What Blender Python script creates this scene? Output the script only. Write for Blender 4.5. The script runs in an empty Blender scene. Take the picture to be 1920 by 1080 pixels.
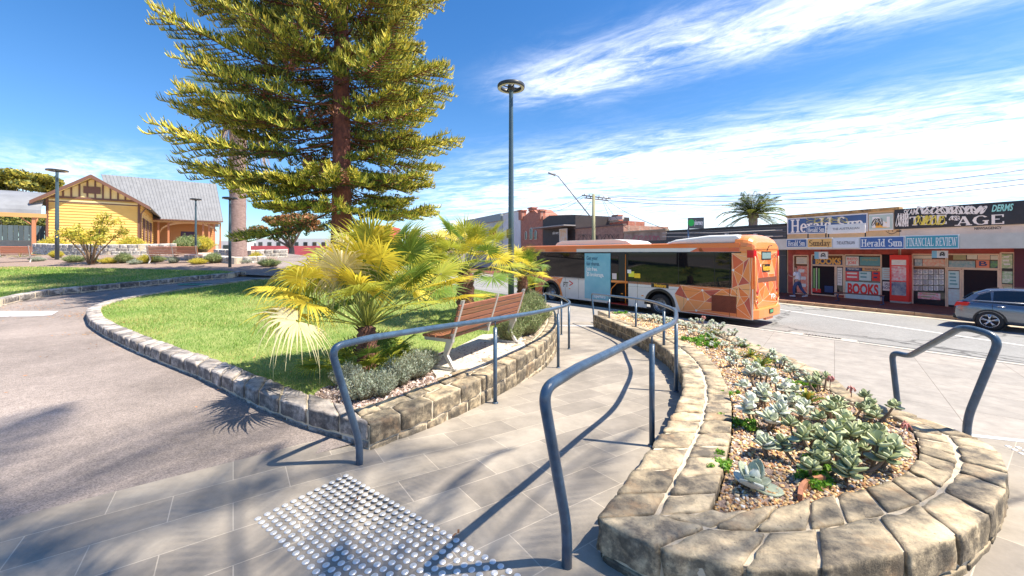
import bpy, bmesh, math, random
import numpy as np
from mathutils import Vector, Matrix, noise
from mathutils.geometry import delaunay_2d_cdt
random.seed(7); np.random.seed(7)
PI = math.pi
scene = bpy.context.scene
col = scene.collection
# ------------------------------------------------------------------ camera
EYE = 1.55
F = 746.7            # focal length in pixels of the 1920 px wide photograph
HZ = 473.0           # horizon row
cam = bpy.data.cameras.new('camera'); cam_o = bpy.data.objects.new('camera', cam); col.objects.link(cam_o)
cam.lens = 14.0; cam.sensor_width = 36.0; cam.shift_y = -(540 - HZ) / 1920.0
cam.clip_start = 0.05; cam.clip_end = 2000
cam_o.location = (0, 0, EYE); cam_o.rotation_euler = (PI / 2, 0, 0)
scene.camera = cam_o
# ------------------------------------------------------------------ sky, sun, exposure
SUN = Vector((0.55, -0.15, 0.90)).normalized()
w = bpy.data.worlds.new('World'); scene.world = w; w.use_nodes = True
wn = w.node_tree; wn.nodes.clear()
def N(t, kind, **kw):
    n = t.nodes.new(kind)
    for k, v in kw.items(): setattr(n, k, v)
    return n
def mth(t, op, a, b=None, c=None, clamp=False):
    n = N(t, 'ShaderNodeMath', operation=op); n.use_clamp = clamp
    for i, v in enumerate((a, b, c)):
        if v is None: continue
        if isinstance(v, (int, float)): n.inputs[i].default_value = v
        else: t.links.new(v, n.inputs[i])
    return n.outputs[0]
sky = N(wn, 'ShaderNodeTexSky', sky_type='NISHITA'); sky.sun_disc = False
sky.sun_elevation = math.asin(SUN.z); sky.sun_rotation = math.atan2(SUN.x, SUN.y)
sky.air_density = 1.0; sky.dust_density = 0.35; sky.ozone_density = 1.6; sky.altitude = 50
hsv = N(wn, 'ShaderNodeHueSaturation'); hsv.inputs['Saturation'].default_value = 1.36; hsv.inputs['Hue'].default_value = 0.505
wn.links.new(sky.outputs[0], hsv.inputs['Color'])
tc = N(wn, 'ShaderNodeTexCoord'); sep = N(wn, 'ShaderNodeSeparateXYZ'); wn.links.new(tc.outputs['Generated'], sep.inputs[0])
zc = mth(wn, 'MAXIMUM', sep.outputs['Z'], 0.03)
cx = mth(wn, 'DIVIDE', sep.outputs['X'], zc); cy = mth(wn, 'DIVIDE', sep.outputs['Y'], zc)
ca = mth(wn, 'SUBTRACT', mth(wn, 'MULTIPLY', cx, .82), mth(wn, 'MULTIPLY', cy, .57))      # along the streaks
cv = mth(wn, 'ADD', mth(wn, 'MULTIPLY', cx, .57), mth(wn, 'MULTIPLY', cy, .82))           # across them
def cnoise(sx, sy, scale, detail, rough, dist=0.0, off=0.0):
    cmb = N(wn, 'ShaderNodeCombineXYZ')
    wn.links.new(mth(wn, 'MULTIPLY', ca, sx), cmb.inputs[0]); wn.links.new(mth(wn, 'MULTIPLY', cv, sy), cmb.inputs[1]); cmb.inputs[2].default_value = off
    n = N(wn, 'ShaderNodeTexNoise'); wn.links.new(cmb.outputs[0], n.inputs['Vector'])
    n.inputs['Scale'].default_value = scale; n.inputs['Detail'].default_value = detail; n.inputs['Roughness'].default_value = rough; n.inputs['Distortion'].default_value = dist
    return n.outputs['Fac']
def gauss(x, c, wd):
    d = mth(wn, 'DIVIDE', mth(wn, 'SUBTRACT', x, c), wd)
    return mth(wn, 'EXPONENT', mth(wn, 'MULTIPLY', mth(wn, 'MULTIPLY', d, d), -1.0))
def sstep(x, a, b):
    n = N(wn, 'ShaderNodeMapRange', interpolation_type='SMOOTHSTEP'); wn.links.new(x, n.inputs[0])
    if a > b: n.inputs[3].default_value = 1; n.inputs[4].default_value = 0; a, b = b, a
    n.inputs[1].default_value = a; n.inputs[2].default_value = b; return n.outputs[0]
n1 = cnoise(1.0, 2.0, 1.5, 10, .66, .9, 1.0); n2 = cnoise(.5, 1.0, .9, 9, .62, .6, 4.0); n3 = cnoise(2.2, 4.2, 2.2, 9, .7, .8, 9.0)
b1 = mth(wn, 'MULTIPLY', gauss(cv, 2.1, .34), mth(wn, 'MULTIPLY', sstep(ca, -1.9, -1.0), .85))
b2 = mth(wn, 'MULTIPLY', gauss(cv, 4.4, 1.15), mth(wn, 'MULTIPLY', sstep(ca, -3.6, -1.6), .62))
b3 = mth(wn, 'MULTIPLY', gauss(cv, 1.0, .9), mth(wn, 'MULTIPLY', sstep(ca, -4.0, -7.0), .55))
b4 = mth(wn, 'MULTIPLY', sstep(mth(wn, 'DIVIDE', 1.0, mth(wn, 'ADD', zc, .0001)), 2.9, 7.0), 1.0)      # low band near the horizon
b4 = mth(wn, 'MULTIPLY', b4, mth(wn, 'MULTIPLY', sstep(sep.outputs['X'], -.55, .05), .74))
dens = mth(wn, 'ADD', mth(wn, 'ADD', b1, b2), mth(wn, 'ADD', b3, b4))
dens = mth(wn, 'ADD', dens, .03)
nn = mth(wn, 'ADD', mth(wn, 'MULTIPLY', n1, .5), mth(wn, 'ADD', mth(wn, 'MULTIPLY', n2, .35), mth(wn, 'MULTIPLY', n3, .25)))
cl = sstep(mth(wn, 'MULTIPLY', dens, sstep(nn, .30, .80)), .02, .72)
cmix = N(wn, 'ShaderNodeMix', data_type='RGBA'); wn.links.new(mth(wn, 'MULTIPLY', cl, .92), cmix.inputs['Factor'])
zen = N(wn, 'ShaderNodeMix', data_type='RGBA'); wn.links.new(sstep(sep.outputs['Z'], .34, -.02), zen.inputs['Factor']); wn.links.new(hsv.outputs[0], zen.inputs['A'])
hz = N(wn, 'ShaderNodeMix', data_type='RGBA', blend_type='MULTIPLY'); hz.inputs['Factor'].default_value = 1; wn.links.new(hsv.outputs[0], hz.inputs['A']); hz.inputs['B'].default_value = (.62, .82, 1.08, 1); wn.links.new(hz.outputs['Result'], zen.inputs['B'])
wn.links.new(zen.outputs['Result'], cmix.inputs['A']); cmix.inputs['B'].default_value = (8.2, 8.4, 8.9, 1)
bg = N(wn, 'ShaderNodeBackground'); bg.inputs['Strength'].default_value = 0.10
wn.links.new(cmix.outputs['Result'], bg.inputs['Color'])
wo = N(wn, 'ShaderNodeOutputWorld'); wn.links.new(bg.outputs[0], wo.inputs[0])
sl = bpy.data.lights.new('sun', 'SUN'); sl.energy = 4.7; sl.angle = math.radians(.53); sl.color = (1, .91, .77)
so = bpy.data.objects.new('sun', sl); col.objects.link(so); so.rotation_euler = SUN.to_track_quat('Z', 'Y').to_euler()
scene.view_settings.view_transform = 'Standard'; scene.view_settings.look = 'None'; scene.view_settings.gamma = 1
scene.view_settings.exposure = 1.08
scene.cycles.max_bounces = 6; scene.cycles.transparent_max_bounces = 6
# ------------------------------------------------------------------ pixel -> ground helpers (fixed once, for laying out the plan)
def at(px, py, Y): return Vector(((px - 960) / F * Y, Y, EYE - (py - HZ) / F * Y))
def hit(px, py, zf):
    """point on a height field seen at a pixel"""
    if not callable(zf): c = zf; zf = lambda X, Y: c
    k = (py - HZ) / F; Y = .6; prev = None
    while Y < 140:
        p = at(px, py, Y); g = p.z - zf(p.x, p.y)
        if g <= 0:
            a, b = (prev or Y), Y
            for _ in range(30):
                m = (a + b) / 2; q = at(px, py, m)
                if q.z - zf(q.x, q.y) > 0: a = m
                else: b = m
            return at(px, py, b)
        prev = Y; Y *= 1.01
    return at(px, py, 140)
def smooth(t): t = min(1, max(0, t)); return t * t * (3 - 2 * t)
def kd(X, Y): return -((X - 8.7) * .778 + (Y - 12.4) * .628)        # distance from the near kerb, positive on the park side
def ramp_z(Y): return -1.0 * 1 if Y > 16.9 else min(0.0, -.068 * (Y - 2.2))
def rise(X, Y): return min(1.5, max(0.0, .075 * (Y - 8.5)))
def park_z(X, Y): return -1.0 + smooth((kd(X, Y) - 1.0) / 8.5) * (1.0 + rise(X, Y))
def top_r(X, Y): return .21 - .052 * (Y - 2.0)
def foot_z(X, Y): return -1.0 + (ramp_z(Y) + 1.0) * smooth((4.6 - X) / 2.0)
ROAD = -1.14
class VPlane:
    """upright plane through P along direction d; px() gives the point of it seen at a pixel"""
    def __init__(s, P, d):
        s.P = Vector((P[0], P[1], 0)); s.d = Vector((d[0], d[1], 0)).normalized(); s.n = Vector((s.d.y, -s.d.x, 0))
        if s.n.dot(-s.P) < 0: s.n = -s.n
    def px(s, px, py):
        r = Vector(((px - 960) / F, 1, 0)); t = s.P.dot(s.n) / r.dot(s.n); p = at(px, py, t)
        return (p - s.P).dot(s.d), p.z
    def at(s, u, z, off=0.0): q = s.P + s.d * u + s.n * off; return Vector((q.x, q.y, z))
# ------------------------------------------------------------------ objects, names, tags
def obj(name, mesh, parent=None, mats=()):
    o = bpy.data.objects.new(name, mesh); col.objects.link(o)
    for m in mats: mesh.materials.append(m)
    if parent is not None: o.parent = parent
    return o
def tag(o, label=None, cat=None, group=None, kind=None):
    if label: o['label'] = label
    if cat: o['category'] = cat
    if group: o['group'] = group
    if kind: o['kind'] = kind
    return o
def thing(name, label, cat, loc=(0, 0, 0), rz=0.0, group=None):
    o = bpy.data.objects.new(name, None); col.objects.link(o); o.empty_display_size = .1
    o.location = loc; o.rotation_euler = (0, 0, rz)
    return tag(o, label, cat, group)
def dup(root, loc, rz=0.0, scale=None, label=None, group=None):
    r = root.copy(); col.objects.link(r); r.location = loc; r.rotation_euler = (0, 0, rz)
    if scale is not None: r.scale = (scale,) * 3 if isinstance(scale, (int, float)) else scale
    if label: r['label'] = label
    if group: r['group'] = group
    for ch in list(root.children):
        c = ch.copy(); col.objects.link(c); c.parent = r
        for g in ch.children:
            d = g.copy(); col.objects.link(d); d.parent = c
    return r
class MB:
    def __init__(s): s.v = []; s.f = []; s.m = []; s.sm = []
    def face(s, pts, m=0, smooth=False):
        b = len(s.v); s.v += [tuple(p) for p in pts]; s.f.append(tuple(range(b, b + len(pts)))); s.m.append(m); s.sm.append(smooth)
    def box(s, c, size, m=0, rz=0.0, M=None):
        x, y, z = [k / 2 for k in size]; R = Matrix.Rotation(rz, 3, 'Z') if M is None else M
        P = [Vector(c) + R @ Vector((i * x, j * y, k * z)) for i in (-1, 1) for j in (-1, 1) for k in (-1, 1)]
        b = len(s.v); s.v += [tuple(p) for p in P]
        for f in ((0, 1, 3, 2), (4, 6, 7, 5), (0, 4, 5, 1), (2, 3, 7, 6), (0, 2, 6, 4), (1, 5, 7, 3)):
            s.f.append(tuple(b + i for i in f)); s.m.append(m); s.sm.append(False)
    def bb(s, x0, x1, y0, y1, z0, z1, m=0): s.box(((x0 + x1) / 2, (y0 + y1) / 2, (z0 + z1) / 2), (abs(x1 - x0), abs(y1 - y0), abs(z1 - z0)), m)
    def hexa(s, lo, hi, m=0):
        """lo, hi: four points each, same winding (counter-clockwise from above)"""
        b = len(s.v); s.v += [tuple(p) for p in lo] + [tuple(p) for p in hi]
        for f in ((3, 2, 1, 0), (4, 5, 6, 7), (0, 1, 5, 4), (1, 2, 6, 5), (2, 3, 7, 6), (3, 0, 4, 7)):
            s.f.append(tuple(b + i for i in f)); s.m.append(m); s.sm.append(False)
    def prism(s, pts, vec, m=0, caps=True):
        """closed outline pts pushed along vec"""
        n = len(pts); b = len(s.v); vec = Vector(vec)
        s.v += [tuple(p) for p in pts] + [tuple(Vector(p) + vec) for p in pts]
        for i in range(n):
            j = (i + 1) % n; s.f.append((b + i, b + j, b + n + j, b + n + i)); s.m.append(m); s.sm.append(False)
        if caps:
            s.f.append(tuple(b + i for i in reversed(range(n)))); s.f.append(tuple(b + n + i for i in range(n))); s.m += [m, m]; s.sm += [False, False]
    def tube(s, pts, r, n=8, m=0, cap=True, smooth=True):
        pts = [Vector(p) for p in pts]; rs = r if isinstance(r, (list, tuple)) else [r] * len(pts)
        b = len(s.v); up = Vector((0, 0, 1)); prev = None
        for i, p in enumerate(pts):
            d = (pts[min(i + 1, len(pts) - 1)] - pts[max(i - 1, 0)]).normalized()
            if prev is None:
                a = d.cross(up)
                if a.length < .05: a = d.cross(Vector((1, 0, 0)))
            else: a = prev - d * prev.dot(d)
            a.normalize(); prev = a; c = d.cross(a)
            for k in range(n):
                t = 2 * PI * k / n; s.v.append(tuple(p + (a * math.cos(t) + c * math.sin(t)) * rs[i]))
        for i in range(len(pts) - 1):
            for k in range(n):
                k2 = (k + 1) % n; s.f.append((b + i * n + k, b + i * n + k2, b + (i + 1) * n + k2, b + (i + 1) * n + k)); s.m.append(m); s.sm.append(smooth)
        if cap:
            s.f.append(tuple(b + k for k in reversed(range(n)))); s.f.append(tuple(b + (len(pts) - 1) * n + k for k in range(n))); s.m += [m, m]; s.sm += [False, False]
    def lathe(s, prof, c=(0, 0, 0), n=24, m=0, axis='Z', smooth=True):
        b = len(s.v); c = Vector(c)
        for (r, z) in prof:
            for k in range(n):
                t = 2 * PI * k / n; a, d = r * math.cos(t), r * math.sin(t)
                s.v.append(tuple(c + Vector({'Z': (a, d, z), 'Y': (a, z, d), 'X': (z, a, d)}[axis])))
        for i in range(len(prof) - 1):
            for k in range(n):
                k2 = (k + 1) % n; s.f.append((b + i * n + k, b + i * n + k2, b + (i + 1) * n + k2, b + (i + 1) * n + k)); s.m.append(m); s.sm.append(smooth)
    def mesh(s, name='mesh'):
        me = bpy.data.meshes.new(name); me.from_pydata(s.v, [], s.f)
        me.polygons.foreach_set('material_index', s.m); me.polygons.foreach_set('use_smooth', s.sm); me.update(); return me
    def build(s, name, mats, parent=None, bevel=0.0, fix=True):
        me = s.mesh(name)
        if fix:
            bm = bmesh.new(); bm.from_mesh(me); bmesh.ops.recalc_face_normals(bm, faces=bm.faces); bm.to_mesh(me); bm.free()
        o = obj(name, me, parent, mats if isinstance(mats, (list, tuple)) else (mats,))
        if bevel:
            md = o.modifiers.new('bevel', 'BEVEL'); md.width = bevel; md.segments = 2; md.limit_method = 'ANGLE'; md.angle_limit = math.radians(40)
        return o
def np_mesh(name, V, Q, mats, parent=None, mi=None, smooth=False):
    """fast mesh from numpy arrays (all faces with the same corner count)"""
    V = np.asarray(V, np.float32); Q = np.asarray(Q, np.int32); k = Q.shape[1]
    me = bpy.data.meshes.new(name); me.vertices.add(len(V)); me.vertices.foreach_set('co', V.ravel())
    me.loops.add(Q.size); me.loops.foreach_set('vertex_index', Q.ravel()); me.polygons.add(len(Q))
    me.polygons.foreach_set('loop_start', np.arange(0, Q.size, k, dtype=np.int32)); me.polygons.foreach_set('loop_total', np.full(len(Q), k, np.int32))
    if mi is not None: me.polygons.foreach_set('material_index', np.asarray(mi, np.int32))
    if smooth: me.polygons.foreach_set('use_smooth', np.ones(len(Q), bool))
    me.update(calc_edges=True)
    return obj(name, me, parent, mats if isinstance(mats, (list, tuple)) else (mats,))
def inside(poly, x, y):
    c = False; n = len(poly)
    for i in range(n):
        x1, y1 = poly[i][0], poly[i][1]; x2, y2 = poly[i - 1][0], poly[i - 1][1]
        if (y1 > y) != (y2 > y) and x < (x2 - x1) * (y - y1) / (y2 - y1) + x1: c = not c
    return c
def sheet(name, poly, zf, step, m, kind=None, skirt=0.0, parent=None, bump=0.0):
    poly = [(p[0], p[1]) for p in poly]; dense = []
    for i, p in enumerate(poly):
        q = poly[(i + 1) % len(poly)]; L = math.hypot(q[0] - p[0], q[1] - p[1]); n = max(1, int(L / step))
        for k in range(n): dense.append((p[0] + (q[0] - p[0]) * k / n, p[1] + (q[1] - p[1]) * k / n))
    xs = [p[0] for p in dense]; ys = [p[1] for p in dense]; pts = [Vector(p) for p in dense]; nb = len(pts)
    x = min(xs) + step * .37
    while x < max(xs):
        y = min(ys) + step * .41
        while y < max(ys):
            if inside(dense, x, y): pts.append(Vector((x, y)))
            y += step
        x += step
    v, e, f, *_ = delaunay_2d_cdt(pts, [], [list(range(nb))], 1, 1e-5)
    mb = MB(); mb.v = [(p.x, p.y, zf(p.x, p.y) + (bump * noise.noise(Vector((p.x * 2, p.y * 2, 0))) if bump else 0)) for p in v]
    for t in f:
        a, b, c = [v[i] for i in t[:3]]
        if (b - a).cross(c - a) < 0 if False else ((b.x - a.x) * (c.y - a.y) - (b.y - a.y) * (c.x - a.x)) < 0: t = list(reversed(t))
        mb.f.append(tuple(t)); mb.m.append(0); mb.sm.append(True)
    if skirt:
        n = len(dense)
        for i in range(n):
            a, b = dense[i], dense[(i + 1) % n]; za, zb = zf(*a), zf(*b)
            mb.face([(a[0], a[1], za), (b[0], b[1], zb), (b[0], b[1], zb - skirt), (a[0], a[1], za - skirt)], 0)
    o = mb.build(name, m, parent, fix=False)
    if kind: o['kind'] = kind
    return o
def resample(pts, step):
    pts = [Vector(p) for p in pts]; out = [pts[0]]; acc = 0.0
    for a, b in zip(pts, pts[1:]):
        L = (b - a).length; t = step - acc
        while t <= L: out.append(a + (b - a) * (t / L)); t += step
        acc = (acc + L) % step if L > 0 else acc
    out.append(pts[-1]); return out
def spline(pts, k=6):
    P = [Vector(p) for p in pts]; P = [P[0] * 2 - P[1]] + P + [P[-1] * 2 - P[-2]]; out = []
    for i in range(1, len(P) - 2):
        for j in range(k):
            t = j / k; a, b, c, d = P[i - 1:i + 3]
            out.append(.5 * ((2 * b) + (c - a) * t + (2 * a - 5 * b + 4 * c - d) * t * t + (3 * b - a - 3 * c + d) * t ** 3))
    out.append(P[-2]); return out
# ------------------------------------------------------------------ materials
_mats = {}
def mat(name, c, rough=.7, metal=0.0, vary=0.0, vscale=4.0, c2=None, bump=0.0, bscale=30.0, spec=.5, coat=0.0, sheen=0.0, island=0.0, trans=0.0, emit=None, stretch=None, detail=6):
    """principled with noise-driven colour variation and bump"""
    if name in _mats: return _mats[name]
    m = bpy.data.materials.new(name); m.use_nodes = True; t = m.node_tree; p = t.nodes['Principled BSDF']; _mats[name] = m
    p.inputs['Roughness'].default_value = rough; p.inputs['Metallic'].default_value = metal; p.inputs['Specular IOR Level'].default_value = spec
    p.inputs['Coat Weight'].default_value = coat; p.inputs['Sheen Weight'].default_value = sheen
    c = tuple(c) + (1,) if len(c) == 3 else c; p.inputs['Base Color'].default_value = c
    cd = N(t, 'ShaderNodeTexCoord').outputs['Object']
    if stretch:
        mp = N(t, 'ShaderNodeMapping'); mp.inputs['Scale'].default_value = stretch; t.links.new(cd, mp.inputs[0]); cd = mp.outputs[0]
    colr = None
    if vary or c2:
        nz = N(t, 'ShaderNodeTexNoise'); nz.inputs['Scale'].default_value = vscale; nz.inputs['Detail'].default_value = detail; nz.inputs['Roughness'].default_value = .65
        t.links.new(cd, nz.inputs['Vector'])
        mr = N(t, 'ShaderNodeMapRange'); t.links.new(nz.outputs['Fac'], mr.inputs[0]); mr.inputs[1].default_value = .32; mr.inputs[2].default_value = .68
        mx = N(t, 'ShaderNodeMix', data_type='RGBA'); t.links.new(mr.outputs[0], mx.inputs['Factor'])
        k = vary; cc = tuple(c2) + (1,) if c2 else tuple(min(1, x * (1 + k)) for x in c[:3]) + (1,)
        mx.inputs['A'].default_value = c if c2 else tuple(x * (1 - k) for x in c[:3]) + (1,); mx.inputs['B'].default_value = cc; colr = mx.outputs['Result']
    if island:
        gi = N(t, 'ShaderNodeNewGeometry'); hs = N(t, 'ShaderNodeHueSaturation')
        if colr is None: hs.inputs['Color'].default_value = c
        else: t.links.new(colr, hs.inputs['Color'])
        mr = N(t, 'ShaderNodeMapRange'); t.links.new(gi.outputs['Random Per Island'], mr.inputs[0]); mr.inputs[3].default_value = 1 - island; mr.inputs[4].default_value = 1 + island
        t.links.new(mr.outputs[0], hs.inputs['Value'])
        mh = N(t, 'ShaderNodeMapRange'); t.links.new(mth(t, 'FRACT', mth(t, 'MULTIPLY', gi.outputs['Random Per Island'], 7.31)), mh.inputs[0]); mh.inputs[3].default_value = .5 - island * .04; mh.inputs[4].default_value = .5 + island * .04
        t.links.new(mh.outputs[0], hs.inputs['Hue']); colr = hs.outputs[0]
    if colr is not None: t.links.new(colr, p.inputs['Base Color'])
    if bump:
        nb = N(t, 'ShaderNodeTexNoise'); nb.inputs['Scale'].default_value = bscale; nb.inputs['Detail'].default_value = 5; t.links.new(cd, nb.inputs['Vector'])
        bp = N(t, 'ShaderNodeBump'); bp.inputs['Strength'].default_value = min(1, bump); bp.inputs['Distance'].default_value = .02; t.links.new(nb.outputs['Fac'], bp.inputs['Height']); t.links.new(bp.outputs[0], p.inputs['Normal'])
    if trans:
        tr = N(t, 'ShaderNodeBsdfTranslucent'); ms = N(t, 'ShaderNodeMixShader'); ms.inputs[0].default_value = trans
        if colr is not None: t.links.new(colr, tr.inputs[0])
        else: tr.inputs[0].default_value = c
        out = t.nodes['Material Output']; t.links.new(p.outputs[0], ms.inputs[1]); t.links.new(tr.outputs[0], ms.inputs[2]); t.links.new(ms.outputs[0], out.inputs[0])
    if emit: p.inputs['Emission Color'].default_value = tuple(emit[:3]) + (1,); p.inputs['Emission Strength'].default_value = emit[3]
    return m
# text helpers
def text_mb(s, size, mb, origin, ux, uz, m=0, bold=0.0, align='CENTER', sx=1.0, shear=0.0, depth=0.0):
    """writing as flat faces in mb; origin = centre, ux/uz = unit axes"""
    c = bpy.data.curves.new('t', 'FONT'); c.body = s; c.size = size; c.align_x = align; c.align_y = 'CENTER'; c.offset = bold; c.shear = shear; c.resolution_u = 3
    o = bpy.data.objects.new('t', c); col.objects.link(o); dg = bpy.context.evaluated_depsgraph_get(); dg.update()
    me = bpy.data.meshes.new_from_object(o.evaluated_get(dg)); bpy.data.objects.remove(o); b = len(mb.v); ux = Vector(ux); uz = Vector(uz); O = Vector(origin)
    for v in me.vertices: mb.v.append(tuple(O + ux * (v.co.x * sx) + uz * v.co.y))
    for p in me.polygons: mb.f.append(tuple(b + i for i in p.vertices)); mb.m.append(m); mb.sm.append(False)
    bpy.data.meshes.remove(me); bpy.data.curves.remove(c)
# strokes of a slab-serif alphabet: V thick stem, H thin bar, D diagonal, A arc, S serif
def _low(*k): return list(k)
SER = {
 'H': (.95, [('V', .2, 0, 1), ('V', .75, 0, 1), ('H', .2, .75, .52), ('S', .2, 0), ('S', .2, 1), ('S', .75, 0), ('S', .75, 1)]),
 'T': (.85, [('V', .42, 0, 1), ('H', .05, .8, .95), ('V2', .07, .75, 1), ('V2', .78, .75, 1), ('S', .42, 0)]),
 'h': (.7, [('V', .15, 0, 1), ('V', .55, 0, .45), ('A', .35, .43, .2, .24, 0, 180), ('S', .15, 0), ('S', .55, 0), ('S', .12, 1)]),
 'E': (.8, [('V', .2, 0, 1), ('H', .1, .72, .95), ('H', .2, .55, .52), ('H', .1, .75, .05), ('V2', .72, .72, 1), ('V2', .74, 0, .28)]),
 'A': (.95, [('D', .15, 0, .48, 1, .09), ('D', .48, 1, .8, 0, .2), ('H', .25, .68, .32), ('S', .13, 0), ('S', .8, 0)]),
 'G': (.95, [('A', .5, .5, .38, .47, 40, 320), ('V', .8, .05, .42), ('H', .6, .95, .42)]),
 'F': (.75, [('V', .2, 0, 1), ('H', .1, .7, .95), ('H', .2, .5, .52), ('V2', .68, .72, 1), ('S', .2, 0)]),
 'I': (.4, [('V', .2, 0, 1), ('S', .2, 0), ('S', .2, 1)]),
 'N': (.9, [('V2', .18, 0, 1), ('D', .16, 1, .74, 0, .2), ('V2', .74, 0, 1), ('S', .18, 0), ('S', .14, 1), ('S', .74, 1)]),
 'C': (.85, [('A', .46, .5, .36, .47, 45, 315)]),
 'L': (.75, [('V', .2, 0, 1), ('H', .1, .72, .05), ('V2', .7, 0, .3), ('S', .2, 1)]),
 'R': (.9, [('V', .2, 0, 1), ('A', .45, .75, .25, .22, -90, 90), ('H', .2, .5, .95), ('H', .2, .5, .52), ('D', .42, .52, .75, 0, .18), ('S', .2, 0)]),
 'V': (.9, [('D', .12, 1, .45, 0, .2), ('D', .45, 0, .78, 1, .09), ('S', .13, 1), ('S', .78, 1)]),
 'W': (1.25, [('D', .12, 1, .38, 0, .18), ('D', .38, 0, .62, 1, .08), ('D', .62, 1, .86, 0, .18), ('D', .86, 0, 1.12, 1, .08), ('S', .12, 1), ('S', 1.12, 1)]),
 'U': (.9, [('V', .2, .3, 1), ('V2', .72, .3, 1), ('A', .46, .3, .26, .27, 180, 360), ('S', .2, 1), ('S', .72, 1)]),
 'S': (.75, [('A', .38, .73, .26, .23, 30, 270), ('A', .38, .26, .28, .24, -150, 90)]),
 'e': (.66, [('A', .34, .33, .24, .31, 0, 310), ('H', .15, .55, .36)]),
 'r': (.5, [('V', .18, 0, .62), ('A', .36, .42, .16, .2, 40, 150), ('S', .18, 0), ('S', .14, .62)]),
 'a': (.64, [('A', .28, .18, .18, .18, 0, 360), ('V', .47, 0, .45), ('A', .3, .42, .2, .2, 0, 150), ('S', .52, 0)]),
 'l': (.36, [('V', .18, 0, 1), ('S', .18, 0), ('S', .15, 1)]),
 'd': (.7, [('A', .3, .33, .2, .31, 40, 320), ('V', .52, 0, 1), ('S', .55, 0), ('S', .49, 1)]),
 'u': (.7, [('V', .17, .2, .64), ('A', .33, .2, .17, .19, 180, 360), ('V', .52, 0, .64), ('S', .14, .64), ('S', .49, .64), ('S', .56, 0)]),
 'n': (.7, [('V', .17, 0, .64), ('V', .53, 0, .42), ('A', .35, .4, .18, .23, 0, 170), ('S', .17, 0), ('S', .53, 0), ('S', .14, .64)]),
 'y': (.64, [('D', .12, .64, .34, 0, .16), ('D', .2, -.3, .54, .64, .07), ('S', .12, .64), ('S', .54, .64)]),
 'g': (.64, [('A', .3, .35, .2, .28, 0, 360), ('V', .5, -.15, .6), ('A', .3, -.12, .2, .16, 180, 360)]),
 ' ': (.4, []), "\u2019": (.25, [('V2', .1, .75, 1)]),
}
def serif(s, height, mb, origin, ux, uz, un, m=0, width=None, gap=.04, weight=1.0):
    tot = sum(SER[c][0] + gap for c in s); sx = height if width is None else width / tot; O = Vector(origin); ux = Vector(ux); uz = Vector(uz); un = Vector(un)
    x = -tot * sx / 2; cnt = [0]
    def quad(pts):
        cnt[0] += 1; d = un * (.0004 * (cnt[0] % 9)); mb.face([O + ux * (x + p[0] * sx) + uz * ((p[1] - .5) * height) + d for p in pts], m)
    for ch in s:
        wd, st = SER[ch]
        for k in st:
            if k[0] in 'V' or k[0] == 'V2':
                h = (.095 if k[0] == 'V' else .045) * weight; quad([(k[1] - h, k[2]), (k[1] + h, k[2]), (k[1] + h, k[3]), (k[1] - h, k[3])])
            elif k[0] == 'H': quad([(k[1], k[3] - .045), (k[2], k[3] - .045), (k[2], k[3] + .045), (k[1], k[3] + .045)])
            elif k[0] == 'S':
                d = .09 if k[2] < .5 else -.09; quad([(k[1] - .19, k[2]), (k[1] + .19, k[2]), (k[1] + .19, k[2] + d), (k[1] - .19, k[2] + d)])
            elif k[0] == 'D':
                h = k[5] * .55 * weight; quad([(k[1] - h, k[2]), (k[1] + h, k[2]), (k[3] + h, k[4]), (k[3] - h, k[4])])
            elif k[0] == 'A':
                _, cxx, cyy, rx, ry, a0, a1 = k; n = 8
                for i in range(n):
                    P = []
                    for q in (i, i + 1):
                        a = math.radians(a0 + (a1 - a0) * q / n); th = (.05 + .06 * abs(math.cos(a))) * weight; P.append((a, th))
                    (a, ta), (b, tb) = P
                    quad([(cxx + (rx - ta) * math.cos(a), cyy + (ry - ta * .6) * math.sin(a)), (cxx + (rx + ta) * math.cos(a), cyy + (ry + ta * .6) * math.sin(a)),
                          (cxx + (rx + tb) * math.cos(b), cyy + (ry + tb * .6) * math.sin(b)), (cxx + (rx - tb) * math.cos(b), cyy + (ry - tb * .6) * math.sin(b))])
        x += (wd + gap) * sx
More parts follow.
